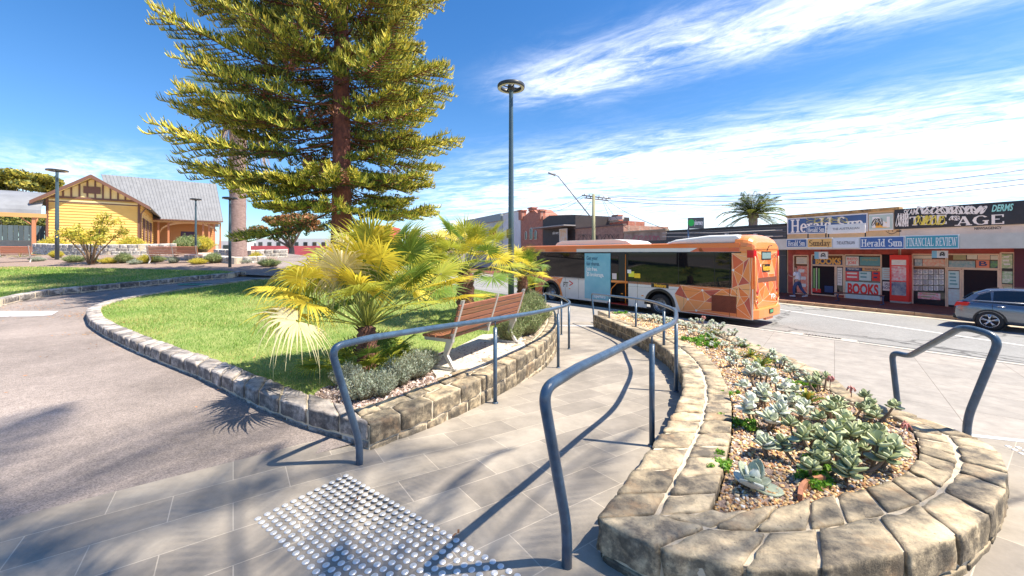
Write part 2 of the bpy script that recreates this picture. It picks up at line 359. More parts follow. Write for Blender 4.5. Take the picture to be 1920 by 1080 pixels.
# ================================================================== GROUND
def brick_mat(name, c1, c2, mortar, bw, rh, ms, rot, rough=.75, bump=.4, vs=3.0, dirt=.25, off=.5, bscale=60):
    m = bpy.data.materials.new(name); m.use_nodes = True; t = m.node_tree; p = t.nodes['Principled BSDF']; p.inputs['Roughness'].default_value = rough
    cd = N(t, 'ShaderNodeTexCoord'); mp = N(t, 'ShaderNodeMapping'); mp.inputs['Rotation'].default_value = (0, 0, rot) if not isinstance(rot, tuple) else rot
    t.links.new(cd.outputs['Object'], mp.inputs[0])
    b = N(t, 'ShaderNodeTexBrick'); b.offset = off; t.links.new(mp.outputs[0], b.inputs['Vector'])
    b.inputs['Color1'].default_value = (*c1, 1); b.inputs['Color2'].default_value = (*c2, 1); b.inputs['Mortar'].default_value = (*mortar, 1)
    b.inputs['Scale'].default_value = 1; b.inputs['Brick Width'].default_value = bw; b.inputs['Row Height'].default_value = rh; b.inputs['Mortar Size'].default_value = ms; b.inputs['Mortar Smooth'].default_value = .1
    nz = N(t, 'ShaderNodeTexNoise'); nz.inputs['Scale'].default_value = vs; nz.inputs['Detail'].default_value = 8; nz.inputs['Roughness'].default_value = .7; t.links.new(cd.outputs['Object'], nz.inputs['Vector'])
    mr = N(t, 'ShaderNodeMapRange'); t.links.new(nz.outputs['Fac'], mr.inputs[0]); mr.inputs[1].default_value = .3; mr.inputs[2].default_value = .7; mr.inputs[3].default_value = 1 - dirt; mr.inputs[4].default_value = 1 + dirt * .6
    mx = N(t, 'ShaderNodeVectorMath', operation='SCALE'); t.links.new(b.outputs['Color'], mx.inputs[0]); t.links.new(mr.outputs[0], mx.inputs['Scale']); t.links.new(mx.outputs[0], p.inputs['Base Color'])
    n2 = N(t, 'ShaderNodeTexNoise'); n2.inputs['Scale'].default_value = bscale; n2.inputs['Detail'].default_value = 6; t.links.new(cd.outputs['Object'], n2.inputs['Vector'])
    h = mth(t, 'SUBTRACT', mth(t, 'MULTIPLY', n2.outputs['Fac'], .35), mth(t, 'MULTIPLY', b.outputs['Fac'], .8))
    bp = N(t, 'ShaderNodeBump'); bp.inputs['Strength'].default_value = bump; bp.inputs['Distance'].default_value = .01; t.links.new(h, bp.inputs['Height']); t.links.new(bp.outputs[0], p.inputs['Normal'])
    return m
def asphalt_mat(name, base, speck=.35, blot=.3, cracks=0.0, tint=(1, .95, .92)):
    m = bpy.data.materials.new(name); m.use_nodes = True; t = m.node_tree; p = t.nodes['Principled BSDF']; p.inputs['Roughness'].default_value = .88
    cd = N(t, 'ShaderNodeTexCoord').outputs['Object']
    def nz(sc, det=6, r=.6):
        n = N(t, 'ShaderNodeTexNoise'); n.inputs['Scale'].default_value = sc; n.inputs['Detail'].default_value = det; n.inputs['Roughness'].default_value = r; t.links.new(cd, n.inputs['Vector']); return n.outputs['Fac']
    def mr(x, a, b, c, d):
        n = N(t, 'ShaderNodeMapRange'); t.links.new(x, n.inputs[0])
        for i, v in enumerate((a, b, c, d)): n.inputs[i + 1].default_value = v
        return n.outputs[0]
    vo = N(t, 'ShaderNodeTexVoronoi'); vo.inputs['Scale'].default_value = 130; t.links.new(cd, vo.inputs['Vector'])
    sp = N(t, 'ShaderNodeSeparateColor'); t.links.new(vo.outputs['Color'], sp.inputs[0])
    f = mth(t, 'MULTIPLY', mr(sp.outputs[0], 0, 1, 1 - speck, 1 + speck), mth(t, 'MULTIPLY', mr(nz(.45, 8, .65), .3, .7, 1 - blot, 1 + blot * .8), mr(nz(9, 8, .7), .3, .7, .86, 1.12)))
    if cracks:
        v2 = N(t, 'ShaderNodeTexVoronoi', feature='DISTANCE_TO_EDGE'); v2.inputs['Scale'].default_value = .22
        ds = N(t, 'ShaderNodeVectorMath', operation='ADD'); n4 = N(t, 'ShaderNodeTexNoise'); n4.inputs['Scale'].default_value = 1.6; n4.inputs['Detail'].default_value = 7; t.links.new(cd, n4.inputs['Vector'])
        t.links.new(cd, ds.inputs[0]); t.links.new(n4.outputs['Color'], ds.inputs[1]); t.links.new(ds.outputs[0], v2.inputs['Vector'])
        f = mth(t, 'MULTIPLY', f, mr(v2.outputs['Distance'], .004, .016, 1 - cracks, 1))
    rgb = N(t, 'ShaderNodeVectorMath', operation='SCALE'); rgb.inputs[0].default_value = tuple(base * k for k in tint); t.links.new(f, rgb.inputs['Scale']); t.links.new(rgb.outputs[0], p.inputs['Base Color'])
    bp = N(t, 'ShaderNodeBump'); bp.inputs['Strength'].default_value = .5; bp.inputs['Distance'].default_value = .006; t.links.new(vo.outputs['Distance'], bp.inputs['Height']); t.links.new(bp.outputs[0], p.inputs['Normal'])
    return m
M_path = asphalt_mat('path_asphalt', .275, .34, .42, tint=(1, .84, .755))
M_road = asphalt_mat('road_asphalt', .26, .22, .14, .55, tint=(1, .99, .95))
M_pave = brick_mat('bluestone_pavers', (.25, .22, .185), (.37, .325, .265), (.52, .45, .36), .62, .30, .0028, math.radians(-35), dirt=.32, vs=2.2)
M_slab = brick_mat('concrete_slabs', (.30, .275, .245), (.36, .325, .285), (.20, .175, .15), 1.5, 1.2, .006, math.radians(39), dirt=.26, off=0)
M_redpath = brick_mat('red_asphalt_footpath', (.19, .052, .035), (.23, .065, .04), (.12, .04, .03), 1.2, .9, .006, math.radians(-26), dirt=.4)
M_conc = mat('pale_concrete', (.47, .43, .37), .85, vary=.18, vscale=5, bump=.35, bscale=90)
M_kerb2 = mat('orange_stained_kerb', (.42, .27, .16), .85, vary=.3, vscale=3, bump=.3)
M_white = mat('road_paint', (.72, .70, .66), .7, vary=.12, vscale=8)
M_mortar = mat('mortar', (.60, .51, .38), .9, vary=.15, vscale=12, bump=.5, bscale=120)
def stone_mat(name, dark, light, rust, k_dark=.42):
    m = bpy.data.materials.new(name); m.use_nodes = True; t = m.node_tree; p = t.nodes['Principled BSDF']; p.inputs['Roughness'].default_value = .85
    cd = N(t, 'ShaderNodeTexCoord').outputs['Object']; gi = N(t, 'ShaderNodeNewGeometry')
    ad = N(t, 'ShaderNodeVectorMath', operation='ADD'); cb = N(t, 'ShaderNodeCombineXYZ'); t.links.new(mth(t, 'MULTIPLY', gi.outputs['Random Per Island'], 40.0), cb.inputs[2]); t.links.new(cd, ad.inputs[0]); t.links.new(cb.outputs[0], ad.inputs[1])
    def nz(sc, det=8, r=.7):
        n = N(t, 'ShaderNodeTexNoise'); n.inputs['Scale'].default_value = sc; n.inputs['Detail'].default_value = det; n.inputs['Roughness'].default_value = r; t.links.new(ad.outputs[0], n.inputs['Vector']); return n.outputs['Fac']
    def ramp(x, a, b):
        n = N(t, 'ShaderNodeMapRange'); t.links.new(x, n.inputs[0]); n.inputs[1].default_value = a; n.inputs[2].default_value = b; return n.outputs[0]
    def mix(f, A, B):
        n = N(t, 'ShaderNodeMix', data_type='RGBA'); t.links.new(f, n.inputs['Factor'])
        for s, v in (('A', A), ('B', B)):
            if isinstance(v, tuple): n.inputs[s].default_value = (*v, 1)
            else: t.links.new(v, n.inputs[s])
        return n.outputs['Result']
    c = mix(ramp(nz(5), k_dark - .1, k_dark + .14), dark, light); c = mix(mth(t, 'MULTIPLY', ramp(nz(3.3, 5), .54, .72), .65), c, rust)
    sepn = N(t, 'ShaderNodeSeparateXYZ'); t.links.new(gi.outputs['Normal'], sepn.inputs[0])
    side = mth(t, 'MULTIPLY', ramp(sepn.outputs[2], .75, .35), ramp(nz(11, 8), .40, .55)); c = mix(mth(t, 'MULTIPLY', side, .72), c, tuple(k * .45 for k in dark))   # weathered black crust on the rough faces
    c = mix(mth(t, 'MULTIPLY', ramp(nz(38, 5), .62, .70), .7), c, tuple(k * .4 for k in dark))
    hs = N(t, 'ShaderNodeHueSaturation'); t.links.new(c, hs.inputs['Color']); mr = N(t, 'ShaderNodeMapRange'); t.links.new(gi.outputs['Random Per Island'], mr.inputs[0]); mr.inputs[3].default_value = .72; mr.inputs[4].default_value = 1.2
    t.links.new(mr.outputs[0], hs.inputs['Value']); t.links.new(hs.outputs[0], p.inputs['Base Color'])
    bp = N(t, 'ShaderNodeBump'); bp.inputs['Strength'].default_value = .8; bp.inputs['Distance'].default_value = .012
    t.links.new(mth(t, 'ADD', nz(28), mth(t, 'MULTIPLY', nz(90, 4), .4)), bp.inputs['Height']); t.links.new(bp.outputs[0], p.inputs['Normal'])
    return m
M_stone = stone_mat('bluestone', (.13, .11, .085), (.60, .48, .31), (.50, .31, .16), .47)
M_stone2 = stone_mat('bluestone_grey', (.13, .12, .12), (.56, .50, .45), (.30, .24, .20), .45)

# --- roads and paths
K0 = Vector((8.7, 12.4, 0)); KT = Vector((-.628, .778, 0)); KN = Vector((.778, .628, 0))          # near kerb
def kl(t, off=0.0): q = K0 + KT * t + KN * off; return (q.x, q.y)
Q0 = Vector((14.6, 21.0, 0)); QT = Vector((-.53, .848, 0)); QN = Vector((-.848, -.53, 0))           # far kerb, QN towards the road
def ql(t, off=0.0): q = Q0 + QT * t + QN * off; return (q.x, q.y)
g = sheet('ground', [(-700, -300), (700, -300), (700, 900), (-700, 900)], lambda X, Y: -1.6, 200, mat('dry_ground', (.22, .20, .13), .95, vary=.3, vscale=.05), 'structure')
sheet('road', [kl(-60, .0), kl(130, .0), ql(140, 0), ql(-60, 0)], lambda X, Y: ROAD, 6, M_road, 'structure', skirt=.4)
LW = [(-1.13, 3.16), (-.74, 3.72), (-.30, 4.5), (.15, 5.4), (.52, 6.25), (.76, 7.1), (.95, 8.2), (1.06, 9.5), (1.10, 11), (1.08, 13), (.98, 15.5), (.75, 18), (.1, 19.4), (-1.5, 21.2)]
A_out = [hit(x, y, top_r) for x, y in ((1122, 972), (1150, 935), (1185, 885), (1215, 845), (1240, 815), (1260, 782), (1277, 745), (1282, 715), (1280, 695), (1270, 675), (1250, 655), (1220, 635), (1185, 618), (1150, 604), (1112, 590))]
A_in = [hit(x, y, top_r) for x, y in ((1331, 957), (1350, 915), (1367, 850), (1375, 800), (1375, 760), (1367, 725), (1350, 690), (1325, 665), (1300, 647), (1265, 632), (1225, 618), (1185, 606), (1145, 594))]
B_out = [hit(x, y, top_r) for x, y in ((1122, 972), (1200, 1014), (1300, 1046), (1400, 1062), (1500, 1068), (1600, 1060), (1675, 1041), (1757, 1017), (1819, 992), (1863, 950), (1884, 915), (1889, 890), (1884, 866), (1870, 845), (1843, 825), (1810, 808), (1762, 790), (1722, 780))]
B_in = [hit(x, y, top_r) for x, y in ((1331, 957), (1396, 954), (1478, 945), (1588, 920), (1661, 901), (1714, 868), (1721, 844), (1714, 810), (1699, 794), (1668, 778))]
C_out = [hit(x, y, top_r) for x, y in ((1722, 780), (1665, 765), (1612, 745), (1560, 706), (1470, 664), (1410, 643), (1362, 622), (1310, 606), (1250, 594), (1180, 586), (1120, 583))]
C_in = [hit(x, y, top_r) for x, y in ((1668, 778), (1625, 765), (1570, 742), (1520, 704), (1440, 666), (1380, 643), (1335, 624), (1290, 610), (1235, 598), (1175, 592), (1145, 594))]
lw = [(p[0] - .12, p[1]) for p in LW]
ramp_poly = [(-9, -2.15), (-1.18, 3.59)] + lw[1:10] + [(2.55, 13.0)] + [(p.x + .18, p.y) for p in reversed(A_out[3:-1])] + [(1.6, 3.0), (3.2, 3.2), (3.94, 3.385), (9.5, 1.57), (9.5, -4), (-9, -4)]
def ramp_zz(X, Y): return ramp_z(Y) * (smooth((X + 1.75) / 1.3) if Y < 6 else 1) * (1 if X < 3.0 else max(0, min(1, (3.4 - X) / .4)))
sheet('ramp_paving', ramp_poly, lambda X, Y: ramp_zz(X, Y) + .004, .3, M_pave, 'structure')
low_poly = [(.92, 12.99), (2.55, 12.99), (3.1, 12.2), (3.7, 9.5), (3.6, 7), (3.3, 4.6), (3.2, 3.3), (4.2, 3.1), (12.5, .4), kl(-22), kl(0), kl(11), kl(30), kl(60), kl(110), kl(110, -2.2), kl(60, -2.2), kl(20, -2.2), kl(12.5, -1.6), (-.1, 19.2), (.6, 18), (.84, 15.5), (.94, 13.5)]
sheet('footpath', low_poly, lambda X, Y: foot_z(X, Y) if Y < 30 else -1.0, .5, M_slab, 'structure', skirt=.3)
def band(name, f, t0, t1, o0, o1, z, m, n=60, th=0.0, kind='structure'):
    mb = MB()
    for i in range(n):
        a = t0 + (t1 - t0) * i / n; b = t0 + (t1 - t0) * (i + 1) / n; P = [f(a, o0), f(a, o1), f(b, o1), f(b, o0)]
        if th:
            mb.hexa([(p[0], p[1], z - th) for p in P], [(p[0], p[1], z) for p in P])
        else: mb.face([(p[0], p[1], z) for p in P])
    o = mb.build(name, m); o['kind'] = kind; return o
# kerbs, in cast lengths of 1.2 m with a joint between them
def kerb(name, f, t0, t1, o0, o1, z, m):
    mb = MB(); t = t0
    while t < t1:
        P = [f(t + .006, o0), f(t + .006, o1), f(t + 1.19, o1), f(t + 1.19, o0)]; mb.hexa([(p[0], p[1], z - .2) for p in P], [(p[0], p[1], z) for p in P]); t += 1.2
    o = mb.build(name, m, bevel=.012); o['kind'] = 'structure'
kerb('kerb', kl, -22, 70, .002, .17, -.985, M_conc)
band('gutter', kl, -22, 70, .17, .62, ROAD + .006, mat('gutter_concrete', (.40, .36, .30), .9, vary=.3, vscale=2.5, bump=.3, bscale=60))
kerb('kerb', ql, -30, 80, 0, .17, -.985, M_kerb2)
band('gutter', ql, -30, 80, .17, .62, ROAD + .006, mat('cream_gutter', (.52, .45, .34), .9, vary=.18, vscale=2.5))
band('footpath', ql, -30, 120, -14, -.002, -.99, M_redpath)
mb = MB()                                                     # continuous white edge line
a = Vector((12.7, 18.3)); b = Vector((14.75, 11.45)); d = (a - b).normalized(); nn_ = Vector((d.y, -d.x)); s_ = -14
while s_ < 50:
    P = [b + d * s_ - nn_ * .06, b + d * s_ + nn_ * .06, b + d * (s_ + 2) + nn_ * .06, b + d * (s_ + 2) - nn_ * .06]; mb.face([(p.x, p.y, ROAD + .005) for p in P]); s_ += 2
o = mb.build('road_marking', M_white); o['kind'] = 'structure'
# tar seams on the road
mb = MB()
for off, ww, sd in ((1.15, .05, 1), (1.9, .035, 5), (.72, .03, 9)):
    t = -20.0
    while t < 24:
        j = lambda tt: off + .12 * noise.noise(Vector((tt * .8, sd, 0)))
        P = [kl(t, j(t)), kl(t, j(t) + ww), kl(t + .3, j(t + .3) + ww), kl(t + .3, j(t + .3))]; mb.face([(p[0], p[1], ROAD + .004) for p in P]); t += .3
o = mb.build('road_seam', mat('tar', (.05, .05, .052), .6)); o['kind'] = 'structure'
# drain grate beside the kerb
gp = hit(1538, 633, ROAD); mb = MB(); mb.box((0, 0, .006), (1.7, .62, .012), 0)
for i in range(11): mb.box((-.42 + i * .084, 0, .018), (.03, .40, .02), 1)
for k in range(6): mb.box((0, -.18 + k * .072, .016), (.95, .02, .014), 1)
mb.box((0, 0, .0135), (.98, .43, .003), 2)
t_ = thing('drain_grate', 'rusty steel drain grate in a pale concrete slab at the near edge of the road', 'drain', (gp.x, gp.y, ROAD + .006), math.atan2(KT.y, KT.x))
m2 = MB(); m2.box((0, 0, .006), (1.7, .6, .012)); m2.build('surround', M_conc, t_)
m2 = MB(); m2.f = mb.f[6:]; m2.v = mb.v; m2.m = [max(0, k - 1) for k in mb.m[6:]]; m2.sm = mb.sm[6:]; m2.build('grate', [mat('old_steel', (.17, .16, .15), .6, .6), mat('pit_dark', (.01, .01, .01), .9)], t_)

# --- stairs down to the footpath beside the planter
ed = Vector((.29, -.096, 0)).normalized(); dn = Vector((.096, .29, 0)).normalized(); S0 = Vector((3.55, 3.515, 0)); mb = MB(); mn = MB()
for i in range(6):
    z = -.167 * (i + 1); a = S0 + dn * (.36 * i); P = [a, a + ed * 6, a + ed * 6 + dn * .36, a + dn * .36]
    mb.hexa([(p.x, p.y, z - .2) for p in P], [(p.x, p.y, z) for p in P])
a = S0 - dn * .02; P = [a, a + ed * 6, a + ed * 6 + dn * .03, a + dn * .03]; mb.hexa([(p.x, p.y, -.4) for p in P], [(p.x, p.y, .003) for p in P])
o = mb.build('steps', mat('step_stone', (.33, .32, .31), .8, vary=.15, vscale=6)); o['kind'] = 'structure'
a = S0 - dn * .075; P = [a, a + ed * 6, a + ed * 6 + dn * .05, a + dn * .05]; mn.hexa([(p.x, p.y, .0) for p in P], [(p.x, p.y, .009) for p in P])
o = mn.build('step_nosing', mat('white_nosing', (.8, .8, .78), .6)); o['kind'] = 'structure'

# --- park: asphalt path, lawns
path_poly = [(-9, -2.6), (-1.2, 3.3)] + [(p[0] - .3, p[1]) for p in LW[1:]] + [kl(30, -2.2), kl(60, -2.2), kl(110, -2.2), (-110, 70), (-110, -10), (-9, -10)]
sheet('path', path_poly, lambda X, Y: park_z(X, Y) - .002, 1.6, M_path, 'structure')
mk = [hit(x, y, park_z) for x, y in ((-40, 584), (110, 584), (96, 592), (60, 594), (-40, 595))]
sheet('path_marking', mk, lambda X, Y: park_z(X, Y) + .012, .5, mat('pale_patch', (.55, .54, .55), .9, vary=.1, vscale=10), 'structure')
L1 = [hit(x, y, park_z) for x, y in ((669, 838), (574, 804), (499, 773), (436, 741), (367, 707), (310, 685), (247, 658), (195, 632), (166, 612), (161, 598))]
L1 += [hit(x, y, lambda X, Y: park_z(X, Y) + .15) for x, y in ((166, 577), (195, 566), (247, 555), (344, 540), (476, 523))]
L1 += [Vector((-6.5, 15.6, 0)), Vector((-4.2, 17.3, 0))]
L2 = [hit(x, y, park_z) for x, y in ((-60, 586), (0, 575), (44, 564), (98, 554), (166, 548), (225, 542), (296, 535), (370, 527), (438, 521), (458, 516))]
L2 += [hit(x, y, lambda X, Y: park_z(X, Y) + .12) for x, y in ((450, 512), (415, 508), (326, 506.6), (207, 503.6), (89, 500.7), (0, 501), (-60, 502))]
def lawn_z(X, Y): return park_z(X, Y) + .125
M_lawn = mat('lawn_turf', (.15, .24, .045), .95, c2=(.32, .36, .11), vscale=1.6, bump=.8, bscale=50)
def side_in(P, w, closed=False):
    out = []
    for i, p in enumerate(P):
        a = P[max(0, i - 1)]; b = P[min(len(P) - 1, i + 1)]; d = Vector((b[0] - a[0], b[1] - a[1])).normalized(); out.append((p[0] + d.y * w, p[1] - d.x * w))
    return out
L1i = side_in([(p.x, p.y) for p in L1], .12); L1i[0] = (-1.35, 3.35)
lawn1 = L1i + [(-2, 19), (-.3, 18.5)] + [(p[0] - .45, p[1]) for p in reversed(LW[1:12])]
sheet('lawn', lawn1, lawn_z, .6, M_lawn, 'structure', skirt=.12, bump=.02)
lawn2 = [(2 * a.x - b[0], 2 * a.y - b[1]) for a, b in zip(L2[:10], side_in([(p.x, p.y) for p in L2], .12)[:10])] + [(p.x, p.y) for p in L2[10:]]
sheet('lawn', lawn2, lawn_z, .9, M_lawn, 'structure', skirt=.12, bump=.02)
# blades of grass: short triangles spread over both lawns, denser near the camera
def blades(name, poly, n, y_pow, mats, hmin, hmax, wd, excl=None):
    xs = [p[0] for p in poly]; ys = [p[1] for p in poly]; V = []; Q = []; mi = []; k = 0
    rnd = random.Random(5)
    y0, y1 = min(ys), max(ys)
    while k < n:
        y = y0 + (y1 - y0) * rnd.random() ** y_pow; x = rnd.uniform(min(xs), max(xs))
        if not inside(poly, x, y) or (excl and inside(excl, x, y)): continue
        z = lawn_z(x, y); a = rnd.uniform(0, 2 * PI); s = (1 + max(0, y - 5) * .10); h = rnd.uniform(hmin, hmax) * min(s, 1.5); ww = wd * s; lx, ly = rnd.gauss(0, .5) * h, rnd.gauss(0, .5) * h
        V += [(x - math.cos(a) * ww, y - math.sin(a) * ww, z - .005), (x + math.cos(a) * ww, y + math.sin(a) * ww, z - .005), (x + lx, y + ly, z + h)]
        Q.append((3 * k, 3 * k + 1, 3 * k + 2)); q = noise.noise(Vector((x * .7, y * .7, 3))) + rnd.gauss(0, .35)
        mi.append(0 if q < .05 else (1 if q < .46 else 2)); k += 1
    o = np_mesh(name, V, Q, mats, mi=mi); o['kind'] = 'stuff'; return o
GM = [mat('grass_green', (.18, .32, .05), .6, island=.3, trans=.35), mat('grass_light', (.38, .46, .12), .6, island=.3, trans=.35), mat('grass_dry', (.56, .46, .18), .7, island=.3, trans=.3)]
# mulch bed in the near corner of the big lawn, bench pad
BED1 = [hit(x, y, lawn_z) for x, y in ((600, 775), (585, 745), (612, 727), (650, 722), (700, 735), (770, 712), (800, 690), (822, 664), (880, 650), (930, 640), (985, 610), (1000, 560), (1010, 552))]
BED1 = [(p.x, p.y) for p in BED1] + [(.75, 16), (.85, 13), (.88, 11), (.80, 9.5), (.68, 8.2), (.48, 7.1), (.25, 6.3), (-.1, 5.5), (-.55, 4.7), (-1.05, 3.9), (-1.3, 3.45)]
blades('grass', lawn1, 95000, 1.9, GM, .018, .045, .0035, BED1)
blades('grass', lawn2, 26000, 1.0, GM, .02, .045, .0045)
def bed_z(X, Y): return lawn_z(X, Y) + .012
M_soil = mat('mulch_soil', (.19, .13, .10), .95, c2=(.40, .30, .25), vscale=28, bump=1, bscale=60)
sheet('garden_bed', BED1, bed_z, .3, M_soil, 'structure')
PAD = [hit(x, y, lawn_z) for x, y in ((820, 713), (865, 707), (985, 652), (976, 628), (905, 630), (800, 683))]
PAD = [(p.x, p.y) for p in PAD]
sheet('bench_pad', PAD, lambda X, Y: lawn_z(X, Y) + .03, .3, mat('pad_concrete', (.55, .50, .42), .85, vary=.15, vscale=4, bump=.3, bscale=70), 'structure', skirt=.06)
PL = [(p.x, p.y) for p in A_in] + [(p.x, p.y) for p in reversed(C_in)] + [(p.x, p.y) for p in reversed(B_in[1:-1])]
def plant_z(X, Y): return top_r(X, Y) - .035 + .03 * noise.noise(Vector((X * 1.5, Y * 1.5, 0)))
sheet('planter_soil', PL, plant_z, .25, M_soil, 'structure')
def chips(name, poly, zf, n, mats, size, y_pow=1.4, flat=.3):
    xs = [p[0] for p in poly]; ys = [p[1] for p in poly]; rnd = random.Random(11); V = []; Q = []; mi = []; k = 0
    while k < n:
        y = min(ys) + (max(ys) - min(ys)) * rnd.random() ** y_pow; x = rnd.uniform(min(xs), max(xs))
        if not inside(poly, x, y): continue
        z = zf(x, y) + rnd.uniform(0, .012); s = size * rnd.uniform(.5, 1.3) * (1 + max(0, y - 4) * .12); R = Matrix.Rotation(rnd.uniform(0, 2 * PI), 3, 'Z') @ Matrix.Rotation(rnd.gauss(0, .45), 3, 'X') @ Matrix.Rotation(rnd.gauss(0, .45), 3, 'Y')
        a, b, c = s, s * rnd.uniform(.4, .8), s * flat
        for (i, j, l) in ((-1, -1, -1), (1, -.7, -1), (.8, 1, -1), (-.9, .8, -1), (-.7, -.8, 1), (.8, -.6, 1), (.6, .8, 1), (-.7, .6, 1)):
            p = R @ Vector((i * a, j * b, l * c)); V.append((x + p.x, y + p.y, z + p.z))
        o = 8 * k; Q += [(o + 4, o + 5, o + 6, o + 7), (o, o + 1, o + 5, o + 4), (o + 1, o + 2, o + 6, o + 5), (o + 2, o + 3, o + 7, o + 6), (o + 3, o, o + 4, o + 7)]
        mi += [rnd.choices(range(len(mats)), [5, 4, 3, 2, 1][:len(mats)])[0]] * 5; k += 1
    o = np_mesh(name, V, Q, mats, mi=mi); o['kind'] = 'stuff'; return o
CH = [mat('chip_tan', (.60, .39, .17), .85, island=.25), mat('chip_brown', (.34, .18, .08), .85, island=.25), mat('chip_cream', (.70, .55, .34), .85, island=.2), mat('chip_grey', (.35, .31, .27), .85, island=.2), mat('chip_white', (.75, .72, .66), .8)]
chips('gravel_mulch', PL, plant_z, 13000, CH, .012)
CH2 = [mat('bark_pink', (.40, .30, .26), .85, island=.25), mat('bark_dark', (.16, .11, .09), .85, island=.25), mat('bark_pale', (.60, .50, .45), .85, island=.2)]
chips('bark_mulch', BED1, bed_z, 7000, CH2, .016)
# fallen leaf litter along the lawn edges
lp = [(p.x, p.y) for p in L1]
rnd = random.Random(3); V = []; Q = []
def litter(cx, cy, n, sx, sy, zf, sz=.03):
    for _ in range(n):
        x, y = rnd.gauss(cx, sx), rnd.gauss(cy, sy); a = rnd.uniform(0, 6.3); s = rnd.uniform(.4, 1) * sz; z = zf(x, y) + .012
        o = len(V); V.extend([(x - math.cos(a) * s, y - math.sin(a) * s, z), (x + math.sin(a) * s * .25, y - math.cos(a) * s * .25, z + .006), (x + math.cos(a) * s, y + math.sin(a) * s, z + .004), (x - math.sin(a) * s * .25, y + math.cos(a) * s * .25, z)]); Q.append((o, o + 1, o + 2, o + 3))
for px_, py_, n_, sx_ in ((165, 590, 160, .35), (180, 625, 60, .3), (230, 645, 30, .3), (60, 576, 160, .8), (20, 585, 120, .8), (160, 560, 90, 1.0), (560, 545, 260, 1.6), (500, 540, 160, 1.2), (640, 550, 160, 1.4), (430, 770, 8, 1.2), (200, 700, 14, 1.6), (300, 600, 40, 2.0)):
    q = hit(px_, py_, park_z); litter(q.x, q.y, n_, sx_, sx_ * .6, (lambda X, Y: lawn_z(X, Y) + .02 if inside(lawn1, X, Y) or inside(lawn2, X, Y) else park_z(X, Y)))
o = np_mesh('leaf_litter', V, Q, mat('dry_leaf', (.42, .20, .07), .8, island=.4)); o['kind'] = 'stuff'

# ================================================================== STONE WALLS
_bt = {}
def box_tmpl(n):
    if n in _bt: return _bt[n]
    a, b, c = n; P = {}; V = []; Q = []
    def vid(i, j, k):
        if (i, j, k) not in P: P[(i, j, k)] = len(V); V.append((2 * i / a - 1, 2 * j / b - 1, 2 * k / c - 1))
        return P[(i, j, k)]
    for i in range(a):
        for j in range(b):
            Q.append((vid(i, j, c), vid(i + 1, j, c), vid(i + 1, j + 1, c), vid(i, j + 1, c)))
    for i in range(a):
        for k in range(c):
            Q.append((vid(i, 0, k), vid(i + 1, 0, k), vid(i + 1, 0, k + 1), vid(i, 0, k + 1))); Q.append((vid(i + 1, b, k), vid(i, b, k), vid(i, b, k + 1), vid(i + 1, b, k + 1)))
    for j in range(b):
        for k in range(c):
            Q.append((vid(0, j + 1, k), vid(0, j, k), vid(0, j, k + 1), vid(0, j + 1, k + 1))); Q.append((vid(a, j, k), vid(a, j + 1, k), vid(a, j + 1, k + 1), vid(a, j, k + 1)))
    _bt[n] = (np.array(V), np.array(Q)); return _bt[n]
def stone(acc, c8, n, amp=.008, rad=.03, rg=np.random.RandomState(3)):
    """one rough block filling the eight corners (bottom ring, top ring)"""
    V, Q = box_tmpl(n); C = np.array([tuple(p) for p in c8]); L = np.array([np.linalg.norm(C[1] - C[0]), np.linalg.norm(C[3] - C[0]), np.linalg.norm(C[4] - C[0])]) / 2 + 1e-6
    W = V * L; r = min(rad, L.min() * .8); inner = np.clip(W, -(L - r), L - r); d = W - inner; ln = np.linalg.norm(d, axis=1, keepdims=True)
    W = np.where(ln > 1e-9, inner + d / np.maximum(ln, 1e-9) * r, W)
    ph = rg.uniform(0, 6.28, (9, 3)); fr = rg.uniform(8, 45, (9, 3)); h = sum(np.sin((W * fr[i] + ph[i]).sum(1)) / (1 + i * .35) for i in range(9)) * amp * .4
    nrm = W / (L * L); nrm /= np.maximum(np.linalg.norm(nrm, axis=1, keepdims=True), 1e-6); W = W + nrm * h[:, None]; W = W / L
    u, v, t = [(W[:, i:i + 1] + 1) / 2 for i in range(3)]
    lo = (1 - u) * (1 - v) * C[0] + u * (1 - v) * C[1] + u * v * C[2] + (1 - u) * v * C[3]; hi = (1 - u) * (1 - v) * C[4] + u * (1 - v) * C[5] + u * v * C[6] + (1 - u) * v * C[7]
    P = lo * (1 - t) + hi * t; b = sum(len(x) for x in acc[0]); acc[0].append(P); acc[1].append(Q + b)
def curve_fn(pts):
    P = np.array([(p[0], p[1]) for p in pts]); d = np.concatenate([[0], np.cumsum(np.linalg.norm(np.diff(P, axis=0), axis=1))])
    return (lambda t: np.array([np.interp(t * d[-1], d, P[:, 0]), np.interp(t * d[-1], d, P[:, 1])])), d[-1]
